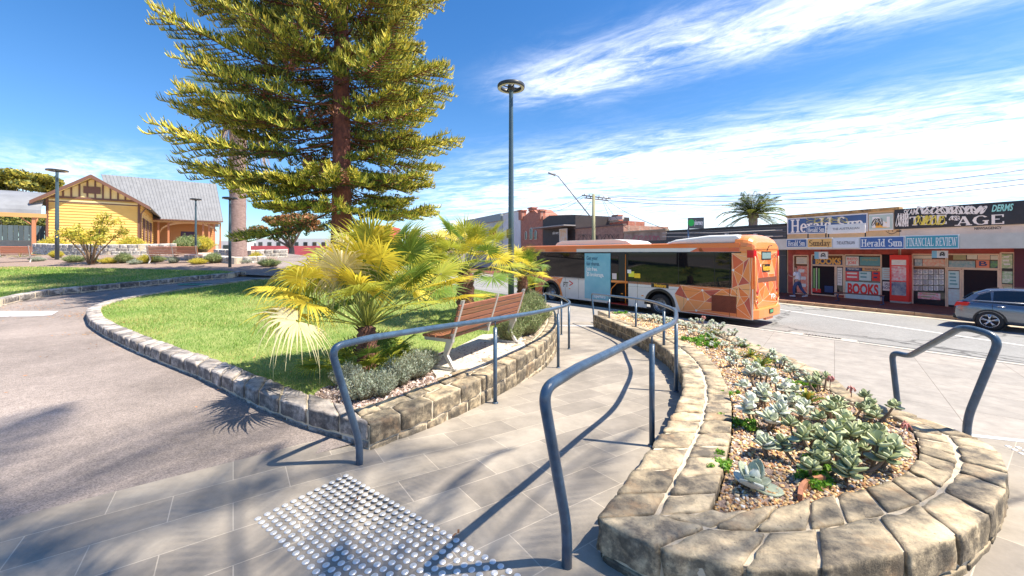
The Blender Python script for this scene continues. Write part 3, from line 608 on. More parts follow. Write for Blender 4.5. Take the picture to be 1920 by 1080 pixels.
def stone_wall(name, label, cat, segs, topf, mats, group=None, cap=.16):
    """segs: (outer line, inner line, lanes, stone length, base function, lower courses on the outer face)"""
    root = thing(name, label, cat, (segs[0][0][0][0], segs[0][0][0][1], 0), 0, group); off = np.array([segs[0][0][0][0], segs[0][0][0][1], 0.0]); acc = ([], []); core = MB(); rg = np.random.RandomState(17)
    for (outer, inner, lanes, sl_, basef, lower) in segs:
        fo, Lo = curve_fn(outer); fi, Li = curve_fn(inner)
        def P(t, v, dz, f=None): a = fo(t) * (1 - v) + fi(t) * v; return np.array([a[0], a[1], (f or topf)(a[0], a[1]) + dz]) - off
        n = max(4, int(Lo / .12))
        for i in range(n):
            t0, t1 = i / n, (i + 1) / n; g = .035
            top = [P(t0, g, -.014), P(t1, g, -.014), P(t1, 1 - g, -.014), P(t0, 1 - g, -.014)]
            lo = [np.array([q[0], q[1], basef(q[0] + off[0], q[1] + off[1]) - .08]) for q in top]; core.hexa(lo, top)
        for ln in range(lanes):
            v0, v1 = ln / lanes, (ln + 1) / lanes; t = 0.0
            while t < 1 - .2 * sl_ / Lo:
                l = sl_ * rg.uniform(.75, 1.3) * (1.0 if ln == 0 else .85) / Lo; t1 = min(1, t + l)
                if 1 - t1 < .45 * sl_ / Lo: t1 = 1.0
                gt = .012 / Lo; gv = .014 / max(.1, np.linalg.norm(fo(t) - fi(t))); dz = rg.uniform(-.004, .008); a0, a1 = t + gt, t1 - gt; b0 = v0 + (gv if ln else -.01); b1 = v1 - gv; jj = rg.uniform(-.012, .012) if ln == 0 else 0
                near = np.linalg.norm(fo(t)); nn = (8, 7, 6) if near < 4.2 else ((5, 5, 4) if near < 8 else (3, 3, 3))
                j1, j2 = rg.uniform(-.006, .006, 2) / Lo
                stone(acc, [P(a0 + j1, b0 + jj, -cap), P(a1 + j2, b0 + jj, -cap), P(a1, b1, -cap), P(a0, b1, -cap), P(a0 + j1, b0 + jj, dz), P(a1 + j2, b0 + jj, dz), P(a1, b1, dz), P(a0, b1, dz)], nn, .010 if near < 6 else .006, .010)
                t = t1
        for ci in range(lower):
            t = 0.0
            while t < 1:
                l = sl_ * rg.uniform(.6, 1.2) / Lo; t1 = min(1, t + l); tm = (t + t1) / 2; q = fo(tm); H = topf(q[0], q[1]) - cap - basef(q[0], q[1]); ch = .19
                z1 = -cap - .012 - ci * ch; bot = min(-(topf(q[0], q[1]) - basef(q[0], q[1])) - .02, -cap - .04)
                if z1 > bot + .03:
                    z0 = max(z1 - ch + .012, bot); gt = .008 / Lo
                    stone(acc, [P(t + gt, .0, z0), P(t1 - gt, .0, z0), P(t1 - gt, .3, z0), P(t + gt, .3, z0), P(t + gt, .0, z1), P(t1 - gt, .0, z1), P(t1 - gt, .3, z1), P(t + gt, .3, z1)], (5, 3, 4), .010, .018)
                t = t1
    core.build('mortar', M_mortar, root)
    np_mesh('stonework', np.concatenate(acc[0]), np.concatenate(acc[1]), mats, root, smooth=True)
    return root
def base_r(X, Y): return ramp_z(Y)
def base_c(X, Y): return -1.02
def base_b(X, Y): return 0.0 if Y < 3.35 else -1.02
stone_wall('planter_wall', 'curved cream and grey bluestone planter wall with rounded nose around the succulents beside the ramp', 'stone wall',
           [(A_out, A_in, 2, .30, base_r, 3), (B_out, B_in, 2, .36, base_b, 2), (C_out, C_in, 1, .34, base_c, 4)], top_r, M_stone)
def top_l(X, Y): return park_z(X, Y) + .15 + .03 * smooth((4.2 - Y) / 1.2)
lw_in = []
for i, p in enumerate(LW):
    a = Vector(LW[max(0, i - 1)]); b = Vector(LW[min(len(LW) - 1, i + 1)]); d = (b - a).normalized(); lw_in.append((p[0] - d.y * .42, p[1] + d.x * .42))
lw_in[0] = (-1.42, 3.50)
stone_wall('garden_wall', 'curved bluestone retaining wall between the bench garden and the ramp with sharp near corner', 'stone wall',
           [(LW, lw_in, 2, .34, base_r, 3)], top_l, M_stone)
k1 = [(-1.14, 3.17)] + [(p.x, p.y) for p in L1[1:]]; k1i = side_in(k1, .24); k1i[0] = lw_in[0]
stone_wall('lawn_edging', 'grey bluestone block edging curving round the big near lawn', 'stone edging', [(k1, k1i, 1, .36, park_z, 1)], lambda X, Y: park_z(X, Y) + .17 + .02 * smooth((4.2 - Y) / 1.2), M_stone2, cap=.14)
k2 = [(p.x, p.y) for p in L2[:11]]; k2i = [(2 * a[0] - b[0], 2 * a[1] - b[1]) for a, b in zip(k2, side_in(k2, .26))]
stone_wall('lawn_edging', 'grey bluestone block edging along the far lawn across the asphalt path', 'stone edging', [(k2, k2i, 1, .42, park_z, 1)], lambda X, Y: park_z(X, Y) + .19, M_stone2, cap=.15)

# ================================================================== HANDRAILS
M_rail = mat('rail_paint', (.045, .085, .14), .32, vary=.30, vscale=14, spec=.5, coat=.2, bump=.10, bscale=120)
def fillet(pts, r=.09, k=6):
    P = [Vector(p) for p in pts]; out = [P[0]]
    for i in range(1, len(P) - 1):
        a = (P[i - 1] - P[i]); b = (P[i + 1] - P[i]); rr = min(r, a.length * .45, b.length * .45); A = P[i] + a.normalized() * rr; B = P[i] + b.normalized() * rr
        for j in range(k + 1):
            t = j / k; out.append(A * (1 - t) ** 2 + P[i] * 2 * t * (1 - t) + B * t * t)
    out.append(P[-1]); return out
def rail(label, line, posts, zb, h, start_back, end_fwd, r=.026, pr=.023):
    """line: plan of the top rail; both ends bend outward, slope down and stand on a short stub"""
    L = [Vector((p[0], p[1], zb(p[0], p[1]) + h)) for p in line]; L = spline(L, 8)
    d0 = (L[0] - L[1]).normalized(); d1 = (L[-1] - L[-2]).normalized()
    root = thing('handrail', label, 'handrail', (L[0].x, L[0].y, zb(L[0].x, L[0].y)), 0, 'handrails beside the ramp'); o = Vector(root.location)
    f0 = Vector((L[0].x, L[0].y, zb(L[0].x, L[0].y))); f1 = Vector((L[-1].x, L[-1].y, zb(L[-1].x, L[-1].y)))
    A = fillet([f0 - Vector((0, 0, .02)), f0 + Vector((0, 0, .19)), L[0] + d0 * start_back - Vector((0, 0, .02)), L[0] - d0 * .12], .10, 8)
    B = fillet([L[-1] - d1 * .12, L[-1] + d1 * end_fwd, f1 + Vector((0, 0, .19)), f1 - Vector((0, 0, .02))], .10, 8)
    core = [p for p in L[1:-1] if (p - L[0]).length > .14 and (p - L[-1]).length > .14]
    m = MB(); m.tube([p - o for p in A + core + B], r, 16); m.build('rail', M_rail, root)
    for (x, y) in posts:
        q = min(L, key=lambda p: (p.x - x) ** 2 + (p.y - y) ** 2); z0 = zb(q.x, q.y); P = MB()
        P.tube([Vector((q.x, q.y, z0 - .02)) - o, Vector((q.x, q.y, q.z - .10)) - o], pr, 14); P.lathe([(pr * 1.02, .0), (pr * 1.55, .002), (pr * 1.5, .010), (pr * 1.05, .016)], Vector((q.x, q.y, z0)) - o, 14); P.lathe([(pr, 0), (pr * .98, .004), (0.0, .006)], Vector((q.x, q.y, q.z - .10)) - o, 14)
        P.tube([Vector((q.x, q.y, q.z - .10)) - o, Vector((q.x, q.y, q.z - .01)) - o], .008, 8); P.build('post', M_rail, root)
    return root
zrp = lambda X, Y: ramp_z(Y) + .004
rail('blue grey tubular handrail along the left side of the ramp in front of the bench', [(-1.13, 2.95), (-.68, 3.73), (-.19, 4.49), (.3, 5.35), (.73, 6.29), (1.0, 7.1), (1.14, 7.97), (1.22, 9.2), (1.24, 10.5), (1.18, 11.8), (1.1, 12.8)], [(-.19, 4.49), (.73, 6.29), (1.14, 7.97), (1.22, 10)], zrp, .95, .24, .22)
rail('blue grey tubular handrail along the planter side of the ramp, nearest the camera', [(.27, 1.96), (.72, 2.62), (1.17, 3.33), (1.66, 4.1), (2.04, 4.95), (2.38, 5.85), (2.59, 6.79), (2.78, 7.8), (2.86, 9.0), (2.72, 10.54), (2.53, 12.3)], [(1.17, 3.33), (2.04, 4.95), (2.59, 6.79), (2.86, 9.2), (2.68, 10.9)], zrp, .95, .24, .22)
# short sloping rail at the steps
nr = [at(1813, 835, 3.15), at(1813, 786, 3.15), at(1872, 650, 3.05), at(1858, 622, 3.0), at(1805, 612, 3.22), at(1705, 668, 4.0), at(1672, 660, 4.18), at(1690, 790, 4.1)]
root = thing('handrail', 'short sloping blue tubular handrail at the top of the steps right of the planter', 'handrail', (nr[0].x, nr[0].y, 0), 0); o_ = Vector(root.location)
nr[0].z = -.02; nr[-1].z = -.35
m = MB(); m.tube([p - o_ for p in fillet([nr[0], nr[1], at(1876, 632, 3.0), at(1806, 612, 3.2), nr[5], nr[6], nr[7]], .14, 8)], .026, 16); m.build('rail', M_rail, root)

# ================================================================== TACTILE STUDS
mb = MB(); prof = [(.0176, 0), (.0172, .0016), (.0125, .0046), (.0120, .0048), (.0100, .0044), (.0080, .0048), (.0058, .0044), (.0036, .0048), (0.0, .0048)]
mb.lathe(prof, n=18, smooth=False); stud_me = mb.mesh('tactile_stud'); stud_me.materials.append(mat('brushed_steel', (.80, .79, .77), .42, .55, bump=.05, bscale=300))
SA = hit(483.5, 974, 0); SB = hit(648.5, 893, 0); SC = hit(985, 1085, 0)
ua = (SB - SA).normalized(); ub = Vector((ua.y, -ua.x, 0)); n1_ = 12; sp_ = (SB - SA).length / (n1_ - 1)
studs = 0
for j in range(40):
    for i in range(n1_):
        q = SA + ua * (sp_ * i) + ub * (sp_ * j)
        if j >= 6 and q.y <= 0: continue
        yy = q.y; px_ = 960 + F * q.x / yy; py_ = HZ + F * EYE / yy
        if py_ > 1092 or (SA + ub * (sp_ * j) - SA).length > (SC - SB).length + .001 or px_ > 1010: continue
        if studs >= 298: break
        o = bpy.data.objects.new('tactile_stud', stud_me); col.objects.link(o); o.location = (q.x, q.y, .005); o.rotation_euler = (0, 0, random.uniform(0, 6)); studs += 1
        tag(o, 'small round brushed steel tactile stud in the warning grid on the paving', 'tactile stud', 'steel warning studs at the head of the ramp')
print('studs', studs)
mb = MB()
for j in range(24):
    for i in range(6):
        q = Vector((1.35 + j * .05, 11.9 + i * .06 - j * .004, 0)); mb.lathe([(.018, 0), (.012, .005), (0, .005)], (q.x, q.y, ramp_z(q.y) + .004), 6)
o = mb.build('tactile_studs', stud_me.materials[0], fix=False); o['kind'] = 'stuff'
for j in range(3):
    for i in range(4):
        q = S0 - dn * .28 + ed * (.25 + j * .06 + .0) - dn * (i * .06); q.x += .25
        o = bpy.data.objects.new('tactile_stud', stud_me); col.objects.link(o); o.location = (q.x, q.y, .005)
        tag(o, 'steel tactile stud at the head of the steps on the right edge', 'tactile stud', 'steel studs above the steps')
# ================================================================== VEGETATION
def rotz(V, a): c, s = math.cos(a), math.sin(a); return np.stack([V[:, 0] * c - V[:, 1] * s, V[:, 0] * s + V[:, 1] * c, V[:, 2]], 1)
def tubes(P, R, n=3):
    """P (m, k, 3) polylines, R (m, k) radii -> verts, quads"""
    m, k, _ = P.shape; D = np.gradient(P, axis=1); D /= np.maximum(np.linalg.norm(D, axis=2, keepdims=True), 1e-9)
    up = np.zeros_like(D); up[..., 2] = 1; up[np.abs(D[..., 2]) > .95] = (1, 0, 0); A = np.cross(D, up); A /= np.maximum(np.linalg.norm(A, axis=2, keepdims=True), 1e-9); B = np.cross(D, A)
    th = np.arange(n) * 2 * PI / n; V = P[:, :, None, :] + (A[:, :, None, :] * np.cos(th)[None, None, :, None] + B[:, :, None, :] * np.sin(th)[None, None, :, None]) * R[:, :, None, None]
    idx = np.arange(m * k * n).reshape(m, k, n); a = idx[:, :-1, :]; b = np.roll(a, -1, axis=2); c = idx[:, 1:, :]; d = np.roll(c, -1, axis=2)
    return V.reshape(-1, 3), np.stack([a, b, d, c], -1).reshape(-1, 4)
class Acc:
    def __init__(s): s.V = []; s.Q = []; s.M = []; s.n = 0
    def add(s, V, Q, m): s.V.append(V); s.Q.append(Q + s.n); s.M.append(np.full(len(Q), m) if np.isscalar(m) else m); s.n += len(V)
    def build(s, name, mats, parent=None, smooth=False): return np_mesh(name, np.concatenate(s.V), np.concatenate(s.Q), mats, parent, np.concatenate(s.M), smooth)
def leaf_cloud(acc, C, rad, n, size, m, rg, flat=.8, shell=.45):
    """n leaf quads through the ellipsoid clumps C (k,3) of radius rad (k,)"""
    C = np.asarray(C); k = rg.integers(0, len(C), n); d = rg.normal(size=(n, 3)); d /= np.linalg.norm(d, axis=1, keepdims=True); r = (shell + (1 - shell) * rg.random(n)) ** 1.0 * np.asarray(rad)[k]
    P = C[k] + d * r[:, None] * np.array([1, 1, flat]); N_ = d + rg.normal(size=(n, 3)) * .7; N_ /= np.linalg.norm(N_, axis=1, keepdims=True)
    A = np.cross(N_, rg.normal(size=(n, 3))); A /= np.linalg.norm(A, axis=1, keepdims=True); B = np.cross(N_, A); s = size * (.6 + .8 * rg.random(n))[:, None]
    V = np.stack([P - A * s, P + B * s * .5, P + A * s, P - B * s * .5], 1).reshape(-1, 3); acc.add(V, np.arange(4 * n).reshape(-1, 4), m)
FOL = lambda nm, c, tr=.3, isl=.3: mat(nm, c, .55, island=isl, trans=tr)
M_bark = mat('pine_bark', (.34, .12, .08), .95, c2=(.12, .05, .05), vscale=9, bump=1, bscale=22, stretch=(1, 1, .6))
# ---- Norfolk Island pine
def norfolk(loc, H, z0, r_left, r_right):
    rg = np.random.default_rng(4); root = thing('pine_tree', 'tall Norfolk pine with layered yellow green boughs standing on the lawn behind the fan palm', 'tree', loc)
    m = MB(); m.tube([(0, 0, -.1), (0, 0, .4), (.02, 0, 3), (0, .02, 8), (0, 0, H)], [.48, .36, .31, .24, .05], 14); m.build('trunk', M_bark, root)
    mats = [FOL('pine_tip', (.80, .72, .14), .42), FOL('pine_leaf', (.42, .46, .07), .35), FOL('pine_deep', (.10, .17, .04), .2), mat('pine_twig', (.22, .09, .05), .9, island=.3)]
    T = []
    for v in range(5):                                         # five bough patterns of unit length along +X
        ax = np.linspace(0, 1, 9); sag = rg.uniform(.05, .10); axis = np.stack([ax, .05 * np.sin(ax * 4 + v), -sag * np.sin(ax * PI * .9) + .11 * ax ** 3], 1)
        P = []; R = []; M = []; wood = []
        for i in range(32):
            s = .30 + .70 * (i / 31) ** .85; base = np.array([np.interp(s, ax, axis[:, j]) for j in range(3)]); side = 1 if i % 2 else -1
            L = (.30 * (1 - abs(s - .45) * 1.05) + .05) * rg.uniform(.75, 1.2); an = math.radians(rg.uniform(48, 70) * (1 - .45 * s)) * side; dr = np.array([math.cos(an), math.sin(an), rg.uniform(-.22, .06)])
            q = [base + dr * L * t + np.array([0, 0, .05 * L * t * t]) for t in (0, .35, .7, 1)]; wood.append(q)
            nt = 12 + int(L * 46)
            for k in range(nt):
                t = .25 + .8 * k / nt; t = min(t, 1); b = base + dr * L * t + np.array([0, 0, .05 * L * t * t]); a2 = an + rg.normal(0, .75); up = rg.uniform(.6, 2.4)
                l = rg.uniform(.028, .054); d2 = np.array([math.cos(a2), math.sin(a2), .1]); e = [b, b + d2 * l * .45 + np.array([0, 0, l * .12 * up]), b + d2 * l * .85 + np.array([0, 0, l * .55 * up])]
                P.append(e); R.append((.0034, .0042, .0014)); M.append(0 if (rg.random() < -.15 + 1.05 * s * t) else (1 if rg.random() < .7 else 2))  # twigs deepen inward: the crown's interior darkness put into the leaf colours
        T.append((axis, np.array(P), np.array(R), np.array(M), np.array(wood)))
    acc = Acc(); z = z0
    while z < H - .4:
        f = (H - z) / (H - z0); nb = 8 if z < 12 else 5; ph = rg.uniform(0, 6.28)
        for b in range(nb):
            az = ph + 2 * PI * b / nb + rg.uniform(-.25, .25); side = (1 - math.cos(az)) / 2; rr = r_right + (r_left - r_right) * side
            L = rr * (min(1, .34 + 1.2 * f ** .7)) * rg.uniform(.62, 1.06)
            if rg.random() < .05 or (4.5 < z < 6.7 and math.sin(az) < -.86): continue
            if z < z0 + 1: L *= .85
            axis, P, R, M, W = T[rg.integers(0, 5)]; pitch = -.10 - .10 * (f > .7) + .35 * (1 - f) + rg.uniform(-.09, .09); mir = rg.choice([-1, 1]); cp, spp = math.cos(pitch), math.sin(pitch); zz = z + rg.uniform(-.25, .25)
            def tf(A):
                A = A * np.array([1, mir, 1]) * L; X = A[..., 0] * cp - A[..., 2] * spp; Z = A[..., 0] * spp + A[..., 2] * cp; Y = A[..., 1]
                return np.stack([X * math.cos(az) - Y * math.sin(az), X * math.sin(az) + Y * math.cos(az), Z + zz], -1)
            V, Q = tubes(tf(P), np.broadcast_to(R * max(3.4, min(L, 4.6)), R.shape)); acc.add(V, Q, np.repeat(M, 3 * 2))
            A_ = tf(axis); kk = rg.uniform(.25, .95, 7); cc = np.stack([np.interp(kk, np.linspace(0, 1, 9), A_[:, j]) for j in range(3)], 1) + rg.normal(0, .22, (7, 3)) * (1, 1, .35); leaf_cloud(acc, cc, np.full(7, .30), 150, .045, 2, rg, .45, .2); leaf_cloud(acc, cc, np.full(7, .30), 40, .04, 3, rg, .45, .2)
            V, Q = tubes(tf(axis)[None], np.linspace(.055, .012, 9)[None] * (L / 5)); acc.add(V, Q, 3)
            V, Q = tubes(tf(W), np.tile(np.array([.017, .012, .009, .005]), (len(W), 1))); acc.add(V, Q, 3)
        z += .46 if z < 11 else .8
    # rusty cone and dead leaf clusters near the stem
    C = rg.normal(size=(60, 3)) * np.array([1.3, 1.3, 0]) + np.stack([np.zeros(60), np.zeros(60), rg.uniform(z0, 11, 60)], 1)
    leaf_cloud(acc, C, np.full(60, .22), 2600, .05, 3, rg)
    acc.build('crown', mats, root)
norfolk((-5.75, 13.4, park_z(-5.75, 13.4)), 20, 2.9, 4.15, 3.4)
# ---- feather palms
def feather_palm(name, label, loc, H, L, nf, tr, dead=0, crownz=0, group=None, seed=1, elev=(-.5, 1.25), ws=1.0):
    rg = np.random.default_rng(seed); root = thing(name, label, 'palm tree', loc, 0, group)
    mt = MB(); n = 26; pr = [(tr * 1.15, -.1)]
    for i in range(n): z = H * (i + .5) / n; pr += [(tr * (1 + .05 * (i % 2)) * (1.12 - .18 * min(1, z / 2)), z)]
    pr += [(tr * 1.25, H - .3), (tr * 1.1, H + .2), (.0, H + .3)]; mt.lathe(pr, n=16)
    mt.build('trunk', mat('palm_trunk', (.42, .30, .27), .95, c2=(.20, .13, .12), vscale=14, bump=1, bscale=18, stretch=(.5, .5, 2.5)), root)
    acc = Acc()
    def frond(az, el, l, mcol, droop):
        k = 14; t = np.linspace(0, 1, k); X = l * (t * math.cos(el)) * (1 - .12 * t * t); Z = l * (t * math.sin(el)) - droop * l * t ** 2.2
        ax = np.stack([X, np.zeros(k), Z], 1); V, Q = tubes(ax[None], np.linspace(.035, .006, k)[None]); acc.add(rotz(V, az) + (0, 0, H), Q, mcol)
        m = 46; s = np.repeat(np.linspace(.12, 1, m), 2); sd = np.tile([1, -1], m); b = np.stack([np.interp(s, t, ax[:, j]) for j in range(3)], 1)
        ll = .16 * l * np.sin(np.clip(s * 1.02, 0, 1) * PI * .86 + .25) * rg.uniform(.85, 1.1, 2 * m); fw = .55 + .3 * s
        d = np.stack([fw, sd * (1 - .35 * s), -.10 - .25 * rg.random(2 * m) - (.8 if droop > .8 else 0)], 1); d /= np.linalg.norm(d, axis=1, keepdims=True); tip = b + d * ll[:, None]; md = b + d * ll[:, None] * .45 + (0, 0, .015)
        w_ = np.zeros_like(b); w_[:, 0] = .013 * l / 3 * ws
        V = np.stack([b, md - w_, tip, md + w_], 1).reshape(-1, 3); acc.add(rotz(V, az) + (0, 0, H), np.arange(len(V)).reshape(-1, 4), mcol)
    for i in range(nf):
        el = elev[0] + (elev[1] - elev[0]) * (i / nf) ** .8; frond(i * 2.399 + rg.uniform(-.2, .2), el, L * rg.uniform(.85, 1.1), int(rg.random() < .35), .35 + .2 * rg.random())
    for i in range(dead): frond(rg.uniform(0, 6.28), rg.uniform(-1.3, -.7), L * rg.uniform(.5, .8), 2, .9)
    acc.build('crown', [FOL('palm_frond', (.10, .15, .03)), FOL('palm_frond_olive', (.25, .27, .05)), FOL('palm_frond_dead', (.45, .30, .17), .15)], root)  # two live greens dealt at random per frond, brown for dead ones
    return root
qp = at(446, 478, 21.5)
feather_palm('palm_tree', 'thick pink grey trunked date palm behind the pine with dead brown fronds', (qp.x, qp.y, park_z(qp.x, qp.y)), 8.4, 3.4, 30, .40, 26, seed=2)
qp = at(1412, 420, 40)
feather_palm('palm_tree', 'date palm rising behind the dark shop roof', (qp.x, qp.y, ROAD), qp.z - ROAD + .9, 4.0, 60, .42, 0, seed=5, elev=(-.25, 1.4), ws=2.2)
feather_palm('palm_tree', 'tall date palm behind the viewer whose fronds shade the paving', (4.55, -.35, 0), 8.3, 3.5, 24, .3, 0, seed=8, elev=(-.7, .9))
feather_palm('palm_tree', 'very tall date palm behind the viewer whose crown shades the asphalt path', (5.7, -1.0, 0), 14.5, 3.7, 20, .3, 0, seed=18, elev=(-.7, .9))
# ---- fan palms
def fan_leaf(acc, base, az, el, pet, R, m, rg, droop, roll=0.0, nseg=38, spread=2.35):
    """petiole from base, then a pleated fan"""
    t = np.linspace(0, 1, 6); h = pet * math.cos(el); ax = np.stack([h * t, np.zeros(6), pet * math.sin(el) * t - .10 * pet * t * t], 1); V, Q = tubes(ax[None], np.linspace(.011, .006, 6)[None]); acc.add(rotz(V, az) + base, Q, 3)
    e2 = el - .25; O = ax[-1]; u = np.array([math.cos(e2), 0, math.sin(e2)]); v = np.array([0, 1, 0.0]); nrm = np.cross(u, v); v = v * math.cos(roll) + nrm * math.sin(roll); nrm = np.cross(u, v)
    if nrm[2] < 0: nrm = -nrm
    th = np.linspace(-spread, spread, nseg) + rg.normal(0, .02, nseg); st = np.array([.05, .24, .40, .62, .84, 1.0]); dth = 2 * spread / nseg; Vs = []; Qs = []; n0 = 0
    for a in th:
        d = u * math.cos(a) + v * math.sin(a); pd = -u * math.sin(a) + v * math.cos(a); Ls = R * (1 - .22 * abs(a) / spread) * rg.uniform(.86, 1.05); dr = droop * rg.uniform(.5, 1.6) * (1.9 if rg.random() < .25 else 1)
        w_ = np.where(st < .41, st * math.tan(dth / 2) * 1.04, np.interp(st, [.40, 1], [.40 * math.tan(dth / 2), .0012])) * Ls; r_ = st * Ls
        drop = np.zeros((6, 3)); drop[:, 2] = -dr * Ls * np.clip(st - .38, 0, 1) ** 1.8; cup = nrm[None] * (.10 * abs(a) / spread * Ls * st[:, None])
        c = O + d[None] * (r_[:, None] * (1 - .25 * dr * np.clip(st - .4, 0, 1)[:, None])) + drop + cup; fold = nrm[None] * (w_[:, None] * .75)
        P = np.stack([c - pd[None] * w_[:, None], c + fold, c + pd[None] * w_[:, None]], 1).reshape(-1, 3); Vs.append(P)
        for i in range(5):
            b = n0 + i * 3; Qs += [(b, b + 1, b + 4, b + 3), (b + 1, b + 2, b + 5, b + 4)]
        n0 += 18
    acc.add(rotz(np.concatenate(Vs), az) + base, np.array(Qs), m)
FP = [FOL('fan_yellow', (.70, .58, .06), .42, .18), FOL('fan_lime', (.44, .46, .06), .42, .2), FOL('fan_green', (.15, .24, .035), .3, .25), mat('fan_petiole', (.34, .36, .07), .5), FOL('fan_pale', (.80, .70, .38), .3, .15)]
def fan_palm(label, loc, trunk_h, specs, seed, tr=.11, sucker=0, scale=1.0, group='fan palms in the garden bed'):
    rg = np.random.default_rng(seed); root = thing('fan_palm', label, 'palm', loc, 0, group)
    m = MB(); n = 14; pr = [(tr * 1.1, -.05)] + [(tr * (1 + .22 * (i % 2)) * (1 + .25 * math.sin(i / n * PI)), trunk_h * (i + .5) / n) for i in range(n)] + [(0, trunk_h + .05)]; m.lathe(pr, n=12)
    # leaf stubs
    for i in range(60):
        a = rg.uniform(0, 6.28); z = rg.uniform(0.02, trunk_h); d = Vector((math.cos(a), math.sin(a), 1.0)); b = Vector((math.cos(a) * tr, math.sin(a) * tr, z)); m.tube([b, b + d * .07], [.014, .003], 4)
    m.build('trunk', mat('fan_trunk', (.24, .11, .07), .95, c2=(.10, .05, .04), vscale=30, bump=1, bscale=40), root); acc = Acc(); top = np.array([0, 0, trunk_h])
    for (az, el, pet, R, mm, dr, roll) in specs(rg): fan_leaf(acc, top, az, el, pet * scale, R * scale, mm, rg, dr, roll)
    for i in range(sucker):
        a = rg.uniform(0, 6.28); b = np.array([math.cos(a) * .2, math.sin(a) * .2, .02]); fan_leaf(acc, b, a + rg.uniform(-.6, .6), rg.uniform(.25, 1.1), rg.uniform(.15, .42), rg.uniform(.22, .34), 2 if rg.random() < .6 else 1, rg, .25, rg.uniform(-.5, .5), 20, 1.9)
    acc.build('crown', FP, root, smooth=False); return root
def spec_big(rg):
    out = []
    for i in range(58):
        el = 1.52 - 1.22 * (i / 58) ** 1.25; az = i * 2.399 + rg.uniform(-.3, .3); left = math.cos(az) < -.2
        mm = rg.choice([0, 1, 2, 4], p=[.22, .36, .34, .08] if el > .2 else [.20, .30, .30, .20])
        out.append((az, el, rg.uniform(.70, 1.15), rg.uniform(.42, .58), int(mm), rg.uniform(.15, .6) + (.45 if left else 0) + (.4 if el < .3 else 0), rg.uniform(-.7, .7)))
    return out
def spec_mid(rg):
    return [(i * 2.399 + rg.uniform(-.3, .3), 1.4 - 1.5 * (i / 34), rg.uniform(.6, .95), rg.uniform(.42, .6), int(rg.choice([0, 1, 2], p=[.35, .38, .27])), rg.uniform(.1, .5), rg.uniform(-.5, .5)) for i in range(34)]
def spec_small(rg):
    return [(i * 2.399, 1.4 - 1.3 * (i / 16), rg.uniform(.3, .5), rg.uniform(.3, .42), int(rg.choice([1, 2, 0])), rg.uniform(.1, .4), rg.uniform(-.5, .5)) for i in range(16)]
q = at(688, 690, 4.75); fan_palm('large shaggy yellow fan palm beside the near end of the bench', (q.x, q.y, bed_z(q.x, q.y)), .52, spec_big, 21, tr=.085, sucker=44, scale=1.04)
fan_palm('yellow fan palm with brown trunk standing behind the bench and the lamp post', (-.95, 8.1, bed_z(-.95, 8.1)), 1.0, spec_mid, 22, tr=.13, scale=1.12)
fan_palm('young fan palm growing in front of the bus door', (.30, 11.4, bed_z(.3, 11.4)), .75, spec_mid, 23, scale=.8)
fan_palm('low fan palm between the pine trunk and the bench palm', (-2.3, 11.2, bed_z(-2.3, 11.2)), .6, spec_mid, 24, scale=.95)
fan_palm('small fan palm at the far end of the bench garden', (.55, 14.2, bed_z(.55, 14.2)), .4, spec_small, 25, scale=1.0)
# ---- soft shrubs (lavender and rosemary)
def shrub_mesh(name, R, H, ns, seed, ls=.016, lean=.8):
    rg = np.random.default_rng(seed); acc = Acc(); k = 5
    a = rg.uniform(0, 6.28, ns); rr = R * np.sqrt(rg.random(ns)); h = H * (1 - .45 * (rr / R) ** 2) * rg.uniform(.7, 1.1, ns); t = np.linspace(0, 1, k)
    B = np.stack([np.cos(a) * rr * .35, np.sin(a) * rr * .35, np.zeros(ns)], 1); Tp = np.stack([np.cos(a) * rr * lean * 1.2, np.sin(a) * rr * lean * 1.2, h], 1) + rg.normal(0, .02, (ns, 3)); P = B[:, None] * (1 - t)[None, :, None] + Tp[:, None] * t[None, :, None]
    V, Q = tubes(P, np.tile(np.linspace(.003, .0015, k), (ns, 1))); acc.add(V, Q, 2)
    nl = 14; s = rg.uniform(.3, 1.0, (ns, nl)); C = (B[:, None] * (1 - s)[..., None] + Tp[:, None] * s[..., None]).reshape(-1, 3); n = len(C); d = rg.normal(size=(n, 3)); d[:, 2] = np.abs(d[:, 2]) * .8 + .5; d /= np.linalg.norm(d, axis=1, keepdims=True); w_ = np.cross(d, rg.normal(size=(n, 3))); w_ /= np.linalg.norm(w_, axis=1, keepdims=True)
    V = np.stack([C, C + d * ls + w_ * ls * .16, C + d * ls * 2, C + d * ls - w_ * ls * .16], 1).reshape(-1, 3); acc.add(V, np.arange(4 * n).reshape(-1, 4), (rg.random(n) < .4).astype(int)); return acc
LM = [FOL('lavender_leaf', (.30, .36, .26), .2), FOL('lavender_pale', (.48, .52, .42), .2), mat('shrub_stem', (.25, .22, .13), .9)]
RM = [FOL('rosemary_leaf', (.17, .25, .08), .2), FOL('rosemary_pale', (.42, .45, .20), .2), mat('shrub_stem', (.25, .22, .13), .9)]
lav = [shrub_mesh('s', .24, .34, 380, 31 + i, .019) for i in range(2)]; ros = [shrub_mesh('s', .34, .46, 520, 41 + i, .022) for i in range(2)]
def put(accs, mats, name, cat, px, py, zf, label, s, group, proto={}):
    key = id(accs); q = hit(px, py, zf)
    if key not in proto: o = accs.build(name, mats); proto[key] = o
    else: o = bpy.data.objects.new(name, proto[key].data); col.objects.link(o)
    o.location = (q.x, q.y, zf(q.x, q.y) - .01); o.rotation_euler = (0, 0, random.uniform(0, 6)); o.scale = (s,) * 3; return tag(o, label, cat, group)
